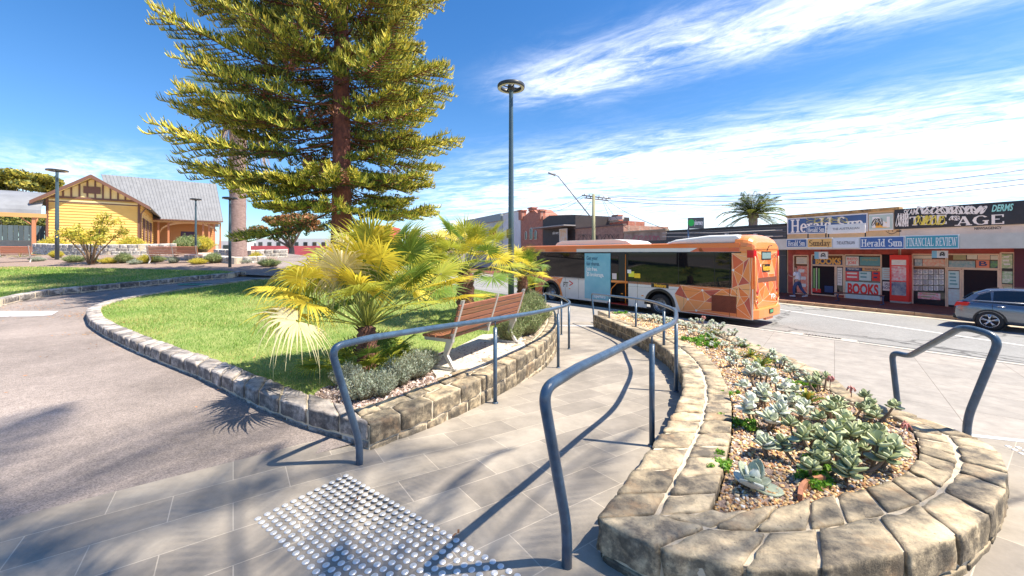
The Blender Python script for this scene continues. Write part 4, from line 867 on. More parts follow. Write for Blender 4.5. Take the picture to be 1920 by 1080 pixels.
for i, (x, y, s, lb) in enumerate([(678, 748, .85, 'grey lavender tuft nearest the corner of the wall, behind the left handrail'), (712, 742, .75, 'grey lavender tuft at the foot of the large fan palm'), (745, 722, .85, 'grey lavender tuft between the palm and the concrete bench pad'), (780, 708, .95, 'rounded grey lavender tuft touching the bench pad'), (800, 690, .75, 'small grey lavender tuft beside the near bench leg'), (650, 725, .75, 'grey lavender tuft at the lawn edge under the palm')]):
    put(lav[i % 2], LM, 'lavender_bush', 'shrub', x, y, bed_z, lb, s, 'lavender tufts in the mulch bed')
for i, (x, y, s, lb) in enumerate([(955, 640, .8, 'green rosemary bush at the far bench leg'), (985, 628, 1.0, 'green rosemary bush nearest the ramp wall by the lamp post'), (1003, 608, 1.1, 'green rosemary bush behind the lamp post'), (985, 592, 1.0, 'rosemary bush in the middle of the far bed'), (1000, 580, .95, 'rosemary bush in the far part of the garden bed'), (990, 568, .9, 'last rosemary bush before the street'), (935, 607, .8, 'low rosemary bush between bench and lamp post'), (965, 600, .8, 'rosemary bush at the foot of the lamp post')]):
    put(ros[i % 2], RM, 'rosemary_bush', 'shrub', x, y, bed_z, lb, s, 'green bushes along the ramp wall')
# ---- succulents
def paddle(L, W, cup, k=5):
    u = np.linspace(0, 1, k + 2); w_ = W * np.sin(np.clip(u, 0, 1) ** 1.25 * PI * .93 + .06) ** .75; v = np.linspace(-1, 1, 5)
    G = np.array([[(L * a, ww * b, cup * L * a * a + .22 * ww * b * b) for b in v] for a, ww in zip(u, w_)]); n = len(u); V = G.reshape(-1, 3); th = .0035 + .004 * np.sin(np.repeat(u, 5) * PI); Vb = V - np.stack([0 * th, 0 * th, th], 1) * 1.6
    Q = []
    for i in range(n - 1):
        for j in range(4):
            a = i * 5 + j; Q += [(a, a + 5, a + 6, a + 1), (a + n * 5, a + 1 + n * 5, a + 6 + n * 5, a + 5 + n * 5)]
        Q += [(i * 5, i * 5 + n * 5, i * 5 + 5 + n * 5, i * 5 + 5), (i * 5 + 4, i * 5 + 9, i * 5 + 9 + n * 5, i * 5 + 4 + n * 5)]
    return np.concatenate([V, Vb]), np.array(Q)
def succ(seed, nros, L, spread, tall):
    rg = np.random.default_rng(seed); acc = Acc()
    for r in range(nros):
        a = rg.uniform(0, 6.28); d = spread * math.sqrt(rg.random()) if nros > 1 else 0; h = tall * rg.uniform(.4, 1.0); top = np.array([math.cos(a) * d, math.sin(a) * d, h]); tilt = rg.normal(0, .22, 2)
        V, Q = tubes(np.array([[top * (.5, .5, 0), top * (.8, .8, .5), top]]), np.array([[.011, .010, .009]]), 5); acc.add(V, Q, 2)
        nl = rg.integers(7, 11)
        for i in range(nl):
            f = i / nl; el = -.05 + 1.3 * f + rg.normal(0, .1); l = L * (1.1 - .5 * f) * rg.uniform(.8, 1.15); P, Q = paddle(l, l * rg.uniform(.36, .47), rg.uniform(.05, .35)); ce, se = math.cos(el), math.sin(el)
            P = np.stack([P[:, 0] * ce - P[:, 2] * se, P[:, 1], P[:, 0] * se + P[:, 2] * ce], 1); P = rotz(P, i * 2.2 + rg.uniform(-.25, .25)); P[:, 2] += (f - .4) * L * .35
            x = P[:, 0] + tilt[0] * P[:, 2]; y = P[:, 1] + tilt[1] * P[:, 2]; P = np.stack([x, y, P[:, 2]], 1) + top; acc.add(P, Q, int(rg.random() < .35))
    return acc
SM = [mat('succulent_leaf', (.40, .44, .30), .5, island=.2, vary=.12, vscale=25, sheen=.2), mat('succulent_silver', (.60, .63, .54), .5, island=.14, vary=.1, vscale=25, sheen=.3), mat('succulent_stem', (.22, .16, .11), .85)]
SG = [mat('jade_leaf', (.27, .31, .16), .45, island=.3, vary=.12, vscale=25), mat('jade_rim', (.46, .50, .28), .45, island=.2), mat('succulent_stem', (.22, .16, .11), .85)]
sv = [succ(51 + i, n, L, sp, tl) for i, (n, L, sp, tl) in enumerate([(1, .11, .0, .06), (2, .09, .08, .14), (4, .085, .14, .18), (8, .080, .24, .18), (4, .060, .14, .13), (9, .055, .27, .15)])]
zp = plant_z; SUC = [(1412, 918, 0, 1.25, 0, 'silver rosette succulent nearest the ramp corner, alone on the gravel'), (1448, 862, 1, 1.1, 0, 'pale succulent just behind the nearest rosette'), (1432, 846, 1, .9, 0, 'upright grey succulent leaning beside the ramp side stones'),
 (1520, 880, 3, 1.0, 1, 'dark green jade like clump in front of the terracotta tile'), (1580, 885, 3, 1.15, 1, 'wide dark green clump in the middle of the round bed'), (1625, 872, 2, 1.25, 1, 'dark green clump under the pink flower head'), (1560, 842, 3, 1.0, 1, 'green clump behind the widest one'),
 (1500, 835, 2, 1.0, 1, 'mid green clump left of the centre of the bed'), (1610, 835, 2, 1.1, 1, 'green clump at the right of the bed'), (1480, 790, 2, 1.15, 0, 'silver leaved clump in front of the strap leaved lily'), (1560, 790, 3, 1.05, 1, 'olive green clump behind the centre'), (1620, 786, 3, 1.0, 1, 'olive green clump at the back right near the step rail'),
 (1430, 800, 2, 1.25, 0, 'grey succulent on the ramp side with broad lower leaves'), (1440, 765, 3, 1.1, 0, 'tall grey succulent mound in the left half of the bed'), (1425, 728, 2, 1.2, 0, 'tall stemmed grey succulent with open paddles'), (1465, 745, 2, 1.0, 0, 'grey succulent right of the tall stemmed one'),
 (1405, 705, 4, 1.2, 0, 'small leaved silver clump beside the tall one'), (1382, 690, 4, 1.1, 0, 'small silver clump touching the inner stones'), (1365, 672, 4, 1.0, 0, 'silver clump by the bend of the inner stones'), (1540, 735, 2, 1.0, 1, 'clump with flower stems at the street side edge'), (1500, 712, 4, 1.1, 0, 'silver clump at the street edge of the bed'),
 (1460, 690, 4, 1.1, 0, 'silver clump right of the dark lilies'), (1440, 672, 4, 1.1, 0, 'silver clump behind the dark lilies'), (1352, 655, 5, .9, 0, 'grey clump behind the bend'), (1385, 650, 5, .9, 0, 'grey mounded clump in mid bed'), (1330, 640, 5, .9, 0, 'grey clump in the narrow part of the bed'),
 (1365, 632, 5, 1.0, 0, 'grey clump on the street side of the narrow part'), (1308, 630, 5, 1.0, 0, 'cream grey clump behind the handrail bend'), (1340, 620, 5, 1.1, 0, 'cream grey clump below the bus grille'), (1320, 612, 5, 1.2, 0, 'tall pale clump with a pink bloom below the bus tail'), (1290, 617, 5, 1.0, 0, 'pale clump between two handrail posts'),
 (1268, 612, 5, 1.1, 0, 'pale clump right of the rear bus wheel'), (1250, 610, 5, 1.1, 0, 'pale clump under the rear bus wheel'), (1232, 605, 5, 1.2, 0, 'pale clump left of the rear bus wheel'), (1212, 602, 5, 1.1, 0, 'pale clump near the far end of the planter'), (1195, 598, 5, 1.0, 0, 'last pale clump at the far planter end')]
protos = {}
for (x, y, k, s, dk, lb) in SUC:
    key = (k, dk); q = hit(x, y, zp); nm = 'jade_plant' if dk else 'succulent_plant'
    if key not in protos: o = sv[k].build(nm, SG if dk else SM, smooth=True); protos[key] = o
    else: o = bpy.data.objects.new(nm, protos[key].data); col.objects.link(o)
    o.location = (q.x, q.y, zp(q.x, q.y) - .005); o.rotation_euler = (0, 0, random.uniform(0, 6.28)); o.scale = (s * .92,) * 3; tag(o, lb, 'succulent', 'succulents in the round planter')
def strap(seed, n, L):
    rg = np.random.default_rng(seed); acc = Acc()
    for i in range(n):
        a = i * 2.399; l = L * rg.uniform(.6, 1.1); el = rg.uniform(.45, 1.3); t = np.linspace(0, 1, 6); X = l * t * math.cos(el); Z = l * t * math.sin(el) - .5 * l * t ** 2.5; w_ = .012 * np.sin(t * PI * .8 + .45); P = np.stack([np.stack([X, -w_, Z], 1), np.stack([X, 0 * w_, Z - .006], 1), np.stack([X, w_, Z], 1)], 1).reshape(-1, 3)
        Q = []
        for j in range(5): b = j * 3; Q += [(b, b + 1, b + 4, b + 3), (b + 1, b + 2, b + 5, b + 4)]
        acc.add(rotz(P, a), np.array(Q), int(rg.random() < .3))
    return acc
ly = strap(61, 34, .27); LY = [FOL('strap_leaf', (.10, .17, .03), .25), FOL('strap_yellow', (.42, .36, .05), .25)]
for i, (x, y, s, lb) in enumerate([(1408, 670, 1.0, 'dark strap leaved lily, left of a pair in the narrow bed'), (1427, 690, 1.2, 'dark strap leaved lily, right of the pair'), (1512, 758, 1.15, 'yellow edged strap leaved lily behind the silver succulents'), (1335, 628, 1.1, 'strap leaved lily by the pale clumps at the back')]): put(ly, LY, 'lily_plant', 'plant', x, y, zp, lb, s, 'strap leaved lilies')
gc = Acc(); rgc = np.random.default_rng(9); leaf_cloud(gc, rgc.normal(size=(14, 3)) * (.09, .07, .015) + (0, 0, .03), np.full(14, .045), 620, .017, 0, rgc, .6)
GC = [FOL('creeper_leaf', (.16, .34, .03), .35)]
for i, (x, y, s, lb) in enumerate([(1352, 874, .8, 'small green weed on the inner stones nearest the corner'), (1388, 797, .9, 'small green weed half way along the inner stones'), (1310, 640, 1.6, 'bright green creeper beside the handrail bend'), (1330, 650, 1.5, 'bright green creeper behind the inner stones'), (1405, 652, .9, 'green creeper on the street side, farther of two'), (1438, 680, .9, 'green creeper on the street side, nearer of two'), (1508, 722, .8, 'green creeper touching the street edge stones'), (1525, 892, 1.0, 'lime green seedling leaves behind the terracotta tile'), (1165, 590, 1.5, 'yellow green creeper at the far planter end'), (1365, 740, .7, 'small green tuft by the middle mortar line')]): put(gc, GC, 'creeper_plant', 'plant', x, y, zp, lb, s, 'green creepers in the planter')
# flower heads
def flower(px, py, px2, py2, Y, label):
    a = at(px, py, Y); b = at(px2, py2, Y); root = thing('flower_stalk', label, 'flower', tuple(a)); m = MB(); v = b - a; m.tube([(0, 0, 0), v * .5 + Vector((.004, 0, 0)), v], [.004, .003, .0025], 5); m.build('stem', mat('flower_stem', (.20, .13, .12), .7), root); m = MB(); rnd = random.Random(px)
    for i in range(18):
        d = Vector((rnd.gauss(0, 1), rnd.gauss(0, 1), rnd.gauss(-.3, .5))).normalized() * .035; m.tube([v, v + d * .6 + Vector((0, 0, .008)), v + d + Vector((0, 0, -.018))], [.0015, .003, .005], 5)
    m.build('flower_head', mat('pink_bell', (.58, .25, .22), .6, island=.3), root)
flower(1647, 880, 1660, 838, 2.75, 'drooping pink flower head above the green clumps'); flower(1680, 838, 1700, 795, 3.0, 'dusty pink flower head leaning over the gravel'); flower(1556, 728, 1556, 706, 3.9, 'thin pink flower stalk at the street side edge'); flower(1596, 745, 1596, 727, 3.7, 'short pink flower stalk near the step rail'); flower(1319, 612, 1319, 594, 6.6, 'pink bloom above the pale clump below the bus tail')
# terracotta edging tile in the gravel
ta = [hit(1500, 942, zp), hit(1503, 925, zp), hit(1516, 912, zp), hit(1545, 905, zp)]; m = MB(); P = spline([Vector((p.x, p.y, 0)) for p in ta], 4)
for a, b in zip(P, P[1:]):
    d = (b - a).normalized(); s = Vector((d.y, -d.x, 0)) * .011; z = zp(a.x, a.y); m.hexa([(p.x, p.y, z - .02) for p in (a - s, a + s, b + s, b - s)], [(p.x, p.y, z + .045) for p in (a - s, a + s, b + s, b - s)])
tag(m.build('edging_tile', mat('terracotta', (.40, .17, .09), .8, vary=.2, vscale=20)), 'curved broken terracotta tile lying in the gravel', 'tile')
# ================================================================== BUS
bz = math.atan2(KT.y, KT.x); BP = Vector((8.37, 13.81, ROAD))
bus = thing('city_bus', 'orange and white city bus with faceted livery stopped at the kerb with doors open', 'bus', BP, bz)
bpl = VPlane((BP.x, BP.y), (KT.x, KT.y))
def bx(px, py): u, z = bpl.px(px, py); return u, z - ROAD
M_bwhite = mat('bus_white', (.70, .69, .67), .32, vary=.05, vscale=3, coat=.4)
M_or = [mat('orange_%s' % n, c, .35, coat=.4) for n, c in (('mid', (.80, .19, .04)), ('deep', (.68, .12, .045)), ('red', (.50, .075, .05)), ('light', (.84, .27, .07)), ('pale', (.88, .40, .15)))]
M_line = mat('livery_line', (.90, .62, .42), .4); M_dot = mat('livery_dot', (.85, .80, .72), .4)
M_black = mat('black_trim', (.012, .012, .014), .45); M_dark = mat('dark_recess', (.006, .006, .008), .8); M_rub = mat('tyre_rubber', (.022, .022, .024), .8, vary=.2, vscale=20, bump=.2)
M_glass = mat('bus_glass', (.006, .008, .011), .03, spec=.45)
M_oran = mat('orange_pole', (.85, .25, .02), .35); M_steel = mat('wheel_steel', (.42, .42, .43), .35, .8, vary=.2, vscale=15)
L = 12.5; W = 2.5
def ringpts(u, ins, zt, zb=1.30, r=.30):
    pts = [(-ins, zb)]
    for k in range(7): a = k / 6 * PI / 2; pts.append((-ins - r * .55 + r * .55 * math.cos(a), zt - r + r * math.sin(a)))
    for k in range(7): a = PI / 2 + k / 6 * PI / 2; pts.append((-W + ins + r * .55 + r * .55 * math.cos(a), zt - r + r * math.sin(a)))
    pts.append((-W + ins, zb)); return [(u, y, z) for y, z in pts]
mb = MB(); st = [(0, .20, 2.86), (.04, .11, 2.94), (.12, .035, 3.0), (.25, 0, 3.05), (12.1, 0, 3.05), (12.4, .06, 3.02), (12.5, .22, 2.9)]
rings = [ringpts(*s) for s in st]
for a, b in zip(rings, rings[1:]):
    for i in range(len(a) - 1): mb.face([a[i], b[i], b[i + 1], a[i + 1]], 0, True)
mb.face(rings[0], 0); mb.face(list(reversed(rings[-1])), 1)
mb.bb(.4, 12.2, -.36, -2.14, .42, 1.32, 1)
mb.bb(.05, 12.45, -.02, -2.48, 1.26, 1.31, 1)
body = mb.build('body', [M_or[3], M_dark], bus)
def skin(name, outline, y0, y1, m, parent=bus):
    mb = MB(); mb.prism([(u, y0, z) for u, z in outline], (0, y1 - y0, 0)); return mb.build(name, m, parent, bevel=0)
WR, WF = 3.55, 9.95
def arch(c, r=.62, n=14): return [(c - r * math.cos(PI * k / n), max(.31, .48 + r * math.sin(PI * k / n))) for k in range(n + 1)]
d0, d1 = bx(1177, 520)[0], bx(1139, 520)[0]            # middle doorway
f0, f1 = bx(1003, 520)[0], min(12.1, bx(981, 520)[0])   # front doorway
print('bus u', d0, d1, f0, f1, bx(1395, 541), bx(1395, 600), bx(1395, 471), bx(1098, 520), bx(1145, 520), bx(1097, 520), bx(1008, 520))
low = [(.02, .33), (WR - .62, .31)] + arch(WR)[1:-1] + [(WR + .62, .31), (d0, .31), (d0, 1.40), (.02, 1.40)]
skin('side_panel', low, -.03, 0, M_bwhite)
skin('side_panel', [(d1, .31), (WF - .62, .31)] + arch(WF)[1:-1] + [(WF + .62, .31), (f0, .31), (f0, 1.40), (d1, 1.40)], -.03, 0, M_bwhite)
skin('side_panel', [(f1, .31), (12.4, .31), (12.4, 2.7), (f1, 2.7)], -.03, .001, M_or[0])
skin('side_panel', [(.02, .33), (12.4, .31), (12.4, 1.4), (.02, 1.4)], -2.5, -2.47, M_bwhite)
for c in (WR, WF):                                       # wheels in their arches
    mb = MB(); n = 18
    for k in range(n):
        a0, a1 = PI * k / n, PI * (k + 1) / n; P = [(c - .70 * math.cos(a0), .48 + .70 * math.sin(a0)), (c - .70 * math.cos(a1), .48 + .70 * math.sin(a1)), (c - .60 * math.cos(a1), .48 + .60 * math.sin(a1)), (c - .60 * math.cos(a0), .48 + .60 * math.sin(a0))]
        mb.prism([(u, 0.002, z) for u, z in P], (0, .028, 0))
    mb.build('wheel_arch', M_black, bus)
    for yy, s in ((-.16, 1), (-2.34, -1)):
        wh = obj('wheel', MB().mesh(), bus); wh.location = (c, yy, .48); mb = MB(); mb.lathe([(.26, .10), (.30, .13), (.40, .145), (.455, .13), (.478, .09), (.48, 0), (.478, -.1), (.40, -.14), (.26, -.12)], n=40, axis='Y'); mb.build('tyre', M_rub, wh)
        mb = MB(); mb.lathe([(.30, .125), (.285, .128), (.27, .06), (.22, .0), (.17, -.01), (.13, .05), (.12, .09), (.0, .10)], n=32, axis='Y')
        for k in range(10): a = 2 * PI * k / 10; mb.lathe([(.018, .0), (.018, .04), (0, .045)], (.195 * math.cos(a), 0, .195 * math.sin(a)), 6, axis='Y')
        mb.build('rim', M_steel, wh)
# replace the empty wheel meshes by a dark hub disc
for o in [c for c in bus.children if c.name.startswith('wheel') and not c.name.startswith('wheel_arch')]:
    mb = MB(); mb.lathe([(.27, -.11), (0, -.11)], n=24, axis='Y'); me = mb.mesh('wheel'); me.materials.append(M_dark); o.data = me
# upper side: cant rail, windows, doors
zt = 2.70
skin('cant_rail', [(.45, zt), (12.3, zt), (12.3, 2.858), (.45, 2.858)], -.02, .006, M_bwhite)
def cr(u0, u1, m, z0=zt + .01, z1=2.855, sl=0): skin('cant_panel', [(u0, z0), (u1 + sl, z0), (u1, z1), (u0, z1)], .004, .011, m)
uo = bx(1081, 467)[0]; cr(uo, 12.3, M_or[0], sl=.15); ur = bx(1315, 467)[0]; cr(1.9, ur, M_or[3], sl=-.1); cr(.45, 1.95, M_or[1], sl=.3); cr(uo + .9, uo + 1.6, M_or[3], sl=.2); cr(10.4, 11.3, M_or[4], sl=-.2)
skin('roof_strip', [(.45, 2.86), (12.3, 2.86), (12.3, 3.02), (.45, 3.02)], -.06, .012, M_or[0])
skin('gutter_trim', [(.40, 2.665), (12.3, 2.665), (12.3, 2.70), (.40, 2.70)], -.02, .014, M_black)
def win(x0, x1, name='window', zb=1.42, ztop=2.66, u=None):
    u0, u1 = (bx(x1, 520)[0], bx(x0, 520)[0]) if u is None else u
    o = skin(name, [(u0, zb), (u1, zb), (u1, ztop), (u0, ztop)], -.02, .004, M_glass); return u0, u1
skin('window_door_band', [(.71, 1.40), (f1, 1.40), (f1, 2.67), (.71, 2.67)], -.01, .0015, M_black)  # black band round the windows; over the doors its black paints the unlit inside
uw0 = .72; ue = bx(1177, 520)[0]
cuts = [uw0, bx(1340, 520)[0], bx(1272, 520)[0], ue - .02]
for a, b in zip(cuts, cuts[1:]): win(0, 0, u=(a + .012, b - .012))
fr = [bx(1097, 520)[0] + .02, bx(1050, 520)[0], bx(1008, 520)[0]]
for a, b in zip(fr, fr[1:]): win(0, 0, u=(a + .012, b - .012))
# advertisement on the folded door leaf
ua0, ua1 = bx(1145, 520)[0], bx(1097, 520)[0]
M_ad = mat('ad_blue', (.12, .42, .56), .3, c2=(.22, .52, .64), vscale=1.1, coat=.4)
o = skin('advert_panel', [(ua0, .42), (ua1, .42), (ua1, 2.64), (ua0, 2.64)], .0, .03, M_ad)
mb = MB(); uc = (ua0 + ua1) / 2
M_w = mat('lettering_white', (.85, .86, .88), .5); M_dk = mat('lettering_navy', (.03, .10, .18), .5)
text_mb('Get your', .26, mb, (ua1 - .12, .036, 2.40), (-1, 0, 0), (0, 0, 1), 1, .004, 'LEFT', .72); text_mb('fair shares.', .26, mb, (ua1 - .12, .036, 2.13), (-1, 0, 0), (0, 0, 1), 1, .004, 'LEFT', .72)
text_mb('Join free.', .26, mb, (ua1 - .12, .036, 1.87), (-1, 0, 0), (0, 0, 1), 0, .006, 'LEFT', .72); text_mb('$5 brokerage.', .26, mb, (ua1 - .12, .036, 1.61), (-1, 0, 0), (0, 0, 1), 0, .006, 'LEFT', .72)
text_mb('superhero', .21, mb, (ua0 + .62, .036, .58), (-1, 0, 0), (0, 0, 1), 0, .006, 'CENTER', .8)
mb.build('lettering', [M_w, M_dk], o, fix=False)
# middle doorway: black recess, red step, orange hand poles
mb = MB(); mb.bb(d0 - .02, d1 + .02, -.9, -.86, .34, 2.66, 0); mb.bb(d0 - .03, d0, -.9, .004, .31, 2.68, 0); mb.bb(ua0 - .02, ua0 + .02, -.9, .004, .31, 2.68, 0); mb.bb(d0, d1, -.9, .002, .31, .35, 1)
dw = mb.build('doorway', [M_dark, mat('red_step', (.50, .03, .02), .6)], bus)
mb = MB(); um = d0 + .10; mb.tube([(um, .022, .40), (um, .022, 2.6)], .02, 8); mb.tube(fillet([(um, .03, 1.33), ((d0 + d1) / 2, .03, 1.30), (d1 - .22, .03, .98), (d1 - .22, .03, .70)], .12), .02, 8); mb.build('hand_pole', M_oran, dw)
mb = MB(); mb.bb(d1 - .52, d1 - .28, .008, .014, 1.45, 1.72); mb.build('notice', mat('notice_pink', (.72, .60, .60), .6), dw)
mb = MB(); mb.bb(d1 - .62, d1 - .20, .003, .007, 1.42, 2.55); mb.build('door_leaf', M_glass, dw)
mb = MB(); mb.bb(f0, f1, -.9, -.86, .34, 2.66); mb.bb(f0, f1, -.9, .002, .31, .35, 1); mb.bb(f0 - .03, f0 + .03, -.5, .006, .31, 2.68); mb.bb(f1 - .03, f1 + .03, -.5, .004, .31, 2.68); fd = mb.build('front_doorway', [M_dark, mat('red_step', (.5, .03, .02))], bus)
mb = MB(); mb.tube([((f0 + f1) / 2, .022, .5), ((f0 + f1) / 2, .022, 2.5)], .02, 8); mb.build('hand_pole', mat('yellow_pole', (.85, .6, .02), .4), fd)
# faceted livery
def facets(name, outline, pts, to3, n_out, seed, dots=(), parent=bus, holes=()):
    P = [Vector(p) for p in outline] + [Vector(p) for p in pts]; v, e, f, *_ = delaunay_2d_cdt(P, [], [list(range(len(outline)))], 1, 1e-6)
    mb = MB(); rnd = random.Random(seed); ml = MB(); last = {}
    for t in f:
        mb.face([to3(v[i].x, v[i].y, 0) for i in t], rnd.choices([0, 1, 2, 3, 4], [4, 3, 2, 4, 2])[0])
    seen = set()
    for t in f:
        for a, b in zip(t, list(t[1:]) + [t[0]]):
            k = (min(a, b), max(a, b))
            if k in seen: continue
            seen.add(k)
            if a < len(outline) and b < len(outline): continue
            p, q = v[a], v[b]; d = (q - p)
            if d.length < .01: continue
            nn_ = Vector((-d.y, d.x)).normalized() * .007; ml.face([to3(*(c), .0025 + .0002 * (len(seen) % 5)) for c in (p - nn_, p + nn_, q + nn_, q - nn_)], 0)
    for (x, y) in dots: ml.face([to3(x + .045 * math.cos(k * PI / 5), y + .045 * math.sin(k * PI / 5), .004) for k in range(10)], 1)
    o = mb.build(name, M_or, parent, fix=False); ml.build('livery_lines', [M_line, M_dot], o, fix=False); return o
side3 = lambda u, z, e: (u, .004 + e, z)
def g3(pts): return [bx(1180 + x * .1759, 430 + y * .1759) for x, y in pts]
ro = g3([(545, 597), (483, 692), (545, 912)]); A_ = [(ro[0][0], 1.385), ro[1], (ro[2][0], .34), (.03, .34), (.03, 2.66), (.70, 2.66), (.70, 1.385)]
inn = g3([(625, 745), (715, 865), (780, 650), (805, 770), (990, 640), (1080, 700), (985, 925), (870, 720), (600, 900), (1135, 830), (1180, 720)]); inn = [p for p in inn if .1 < p[0] < ro[0][0] + .2 and .36 < p[1] < 1.36]
inn += [(.66, 2.05), (.30, 2.35), (.35, 1.85), (.10, 1.6), (.12, 2.5), (.5, 1.5), (.3, .9), (.12, 1.15)]
facets('rear_livery', A_, inn, side3, 0, 3, dots=[g3([(625, 745)])[0], g3([(715, 865)])[0], g3([(780, 650)])[0], (.66, 2.05)])
fo = [bx(960 + x / 5.686, 430 + y / 5.686) for x, y in ((545, 515), (512, 592), (545, 715))]
ar = [p for p in arch(WF, .63)]
facets('front_livery', [(f0 - .02, 1.385), (fo[0][0], 1.385), fo[1], (fo[2][0], .34), (WF - .64, .34)] + ar[1:-1] + [(WF + .64, .34), (f0 - .02, .34)], [(WF - .72, .95), (WF - .8, .6), (WF, 1.22), (WF + .5, 1.25), (WF - .4, 1.25), (WF - 1.0, 1.2), (WF + .68, .8)], side3, 0, 8, dots=[])
mb = MB(); mb.bb(.05, ue - .05, 0, .005, 1.372, 1.384); mb.bb(.9, ue - .05, .004, .0055, 1.18, 1.186); mb.bb(ua1, f0, 0, .005, 1.372, 1.384)
for u in (.55, 2.5, 4.6, 5.2, 8.0, 8.9): mb.bb(u - .004, u + .004, .002, .0065, .36, 1.372)
mb.bb(.78, .79, .004, .009, .34, 2.95); mb.build('panel_seams', M_black, bus)['kind'] = 'stuff'
# side details
gu = [bx(1180 + x * .1759, 430 + y * .1759) for x, y in ((878, 712), (1140, 735), (1128, 930), (868, 895))]
gx0, gx1 = sorted((gu[0][0], gu[1][0])); mb = MB(); mb.bb(gx0, gx1, .010, .016, .50, 1.10, 0)
for k in range(22): u = gx0 + (gx1 - gx0) * (k + .5) / 22; mb.bb(u - .007, u + .007, .017, .026, .50, 1.10, 1)
for k in range(14): z = .50 + .60 * (k + .5) / 14; mb.bb(gx0, gx1, .018, .024, z - .007, z + .007, 1)
mb.build('engine_grille', [M_dark, mat('grille_rust', (.32, .07, .03), .6)], bus)
M_ybadge = mat('badge_yellow', (.85, .45, .03), .5)
def badge(u, z, w_, h_, y=.006, ux=(-1, 0, 0)):
    mb = MB(); c = Vector((u, y, z)); mb.bb(u - w_ / 2, u + w_ / 2, .003, y, z - h_ / 2, z + h_ / 2, 0); text_mb('Ventura', h_ * 1.05, mb, (u, y + .004, z), ux, (0, 0, 1), 1, .012, 'CENTER', .95, .25); return mb.build('operator_badge', [M_black, M_ybadge], bus, fix=False)
bu = bx(1180 + 325 * .1759, 430 + 600 * .1759); badge(bu[0], 1.30, .78, .17, .012)
mb = MB(); pu = bx(1063, 536)[0]; text_mb('PT', .36, mb, (pu + .08, .008, 1.0), (-1, 0, 0), (0, 0, 1), 0, .004, 'CENTER', .9)
for (a, b) in (((-.16, 1.22), (-.42, 1.10)), ((-.42, 1.10), (-.18, .98))):
    p = Vector((pu + a[0], a[1])); q = Vector((pu + b[0], b[1])); d = (q - p).normalized(); n_ = Vector((-d.y, d.x)) * .025; mb.face([(c.x, .009 + (.001 if a[1] > 1.15 else 0), c.y) for c in (p - n_, p + n_, q + n_, q - n_)], 1)
mb.build('transit_logo', [mat('logo_black', (.03, .03, .03), .5), mat('logo_red', (.65, .03, .04), .5)], bus, fix=False)
mb = MB()
for (x, y, w_, h_, m_) in ((1184, 514, .28, .24, 0), (1180, 509, .20, .16, 1), (1195, 517, .30, .2, 2), (1022, 503, .2, .26, 2), (1018, 505, .12, .2, 0)):
    u, z = bx(x, y); mb.bb(u - w_ / 2, u + w_ / 2, .005, .0075 + .001 * m_, z - h_ / 2, z + h_ / 2, m_)
mb.build('sticker', [mat('sticker_lime', (.75, .75, .05), .5), mat('sticker_white', (.8, .8, .8), .5), mat('sticker_yellow', (.90, .60, .02), .5)], bus)
mb = MB()
for u in (1.0, 4.35, 5.4, 7.4, 8.6): mb.bb(u - .05, u + .05, .004, .014, .80, .84)
mb.build('side_marker', mat('amber', (.75, .25, .02), .3), bus)
mb = MB(); mb.lathe([(.07, 0), (.07, .012), (.05, .014), (.05, 0)], (ue + .35, .0, .55), 16, axis='Y'); mb.lathe([(.05, 0), (.05, .012), (0, .012)], (.62, .003, 1.02), 12, axis='Y'); mb.build('filler_cap', M_black, bus)
mb = MB(); u_, z_ = bx(990, 467); text_mb('1254', .2, mb, (11.5, .016, 2.82), (-1, 0, 0), (0, 0, 1), 0, .004); mb.build('fleet_number', mat('logo_black', (.03, .03, .03)), bus, fix=False)
# roof pods
mb = MB()
def pod(u0, u1, y0, y1, z0, z1, m, s0, s1):
    pr = [(u0, z0), (u0 + s0 * .35, z0 + (z1 - z0) * .7), (u0 + s0, z1), (u1 - s1, z1), (u1 - s1 * .3, z0 + (z1 - z0) * .6), (u1, z0)]; mb.prism([(u, y0, z) for u, z in pr], (0, y1 - y0, 0), m)
pod(.40, 3.5, -.10, -2.40, 3.00, 3.33, 0, .2, 1.9); o = mb.build('rear_roof_pod', mat('pod_white', (.82, .81, .77), .4), bus, bevel=.16); o.modifiers['bevel'].segments = 5; [setattr(q, 'use_smooth', True) for q in o.data.polygons]
mb = MB(); pu0, pu1 = bx(1178, 458)[0], bx(1032, 458)[0]; pod(pu0, pu1, -.35, -2.1, 3.02, 3.30, 0, 1.0, .5); mb.bb(pu1 - 1.6, pu1 - .7, -.345, -.33, 3.12, 3.17, 0); mb.build('air_conditioner', mat('pod_white', (.82, .81, .77), .4), bus, bevel=.12)
mb = MB(); cw = []
for u, ins, zt_ in ((-.012, .16, 2.86), (.01, .12, 3.05), (.08, .07, 3.20), (.2, .03, 3.29), (.35, .01, 3.34), (.62, .008, 3.345)):
    cw.append([(u, -1.25 - (1.25 - ins) * math.copysign(abs(math.cos(a)) ** .55, math.cos(a)) * -1, 2.80 + (zt_ - 2.80) * abs(math.sin(a)) ** .55) for a in [PI * k / 14 for k in range(15)]])
for a, b in zip(cw, cw[1:]):
    for i in range(14): mb.face([a[i], a[i + 1], b[i + 1], b[i]], 0, True)
mb.face(cw[0], 0); mb.face(list(reversed(cw[-1])), 0); mb.build('tail_cowl', M_or[3], bus)
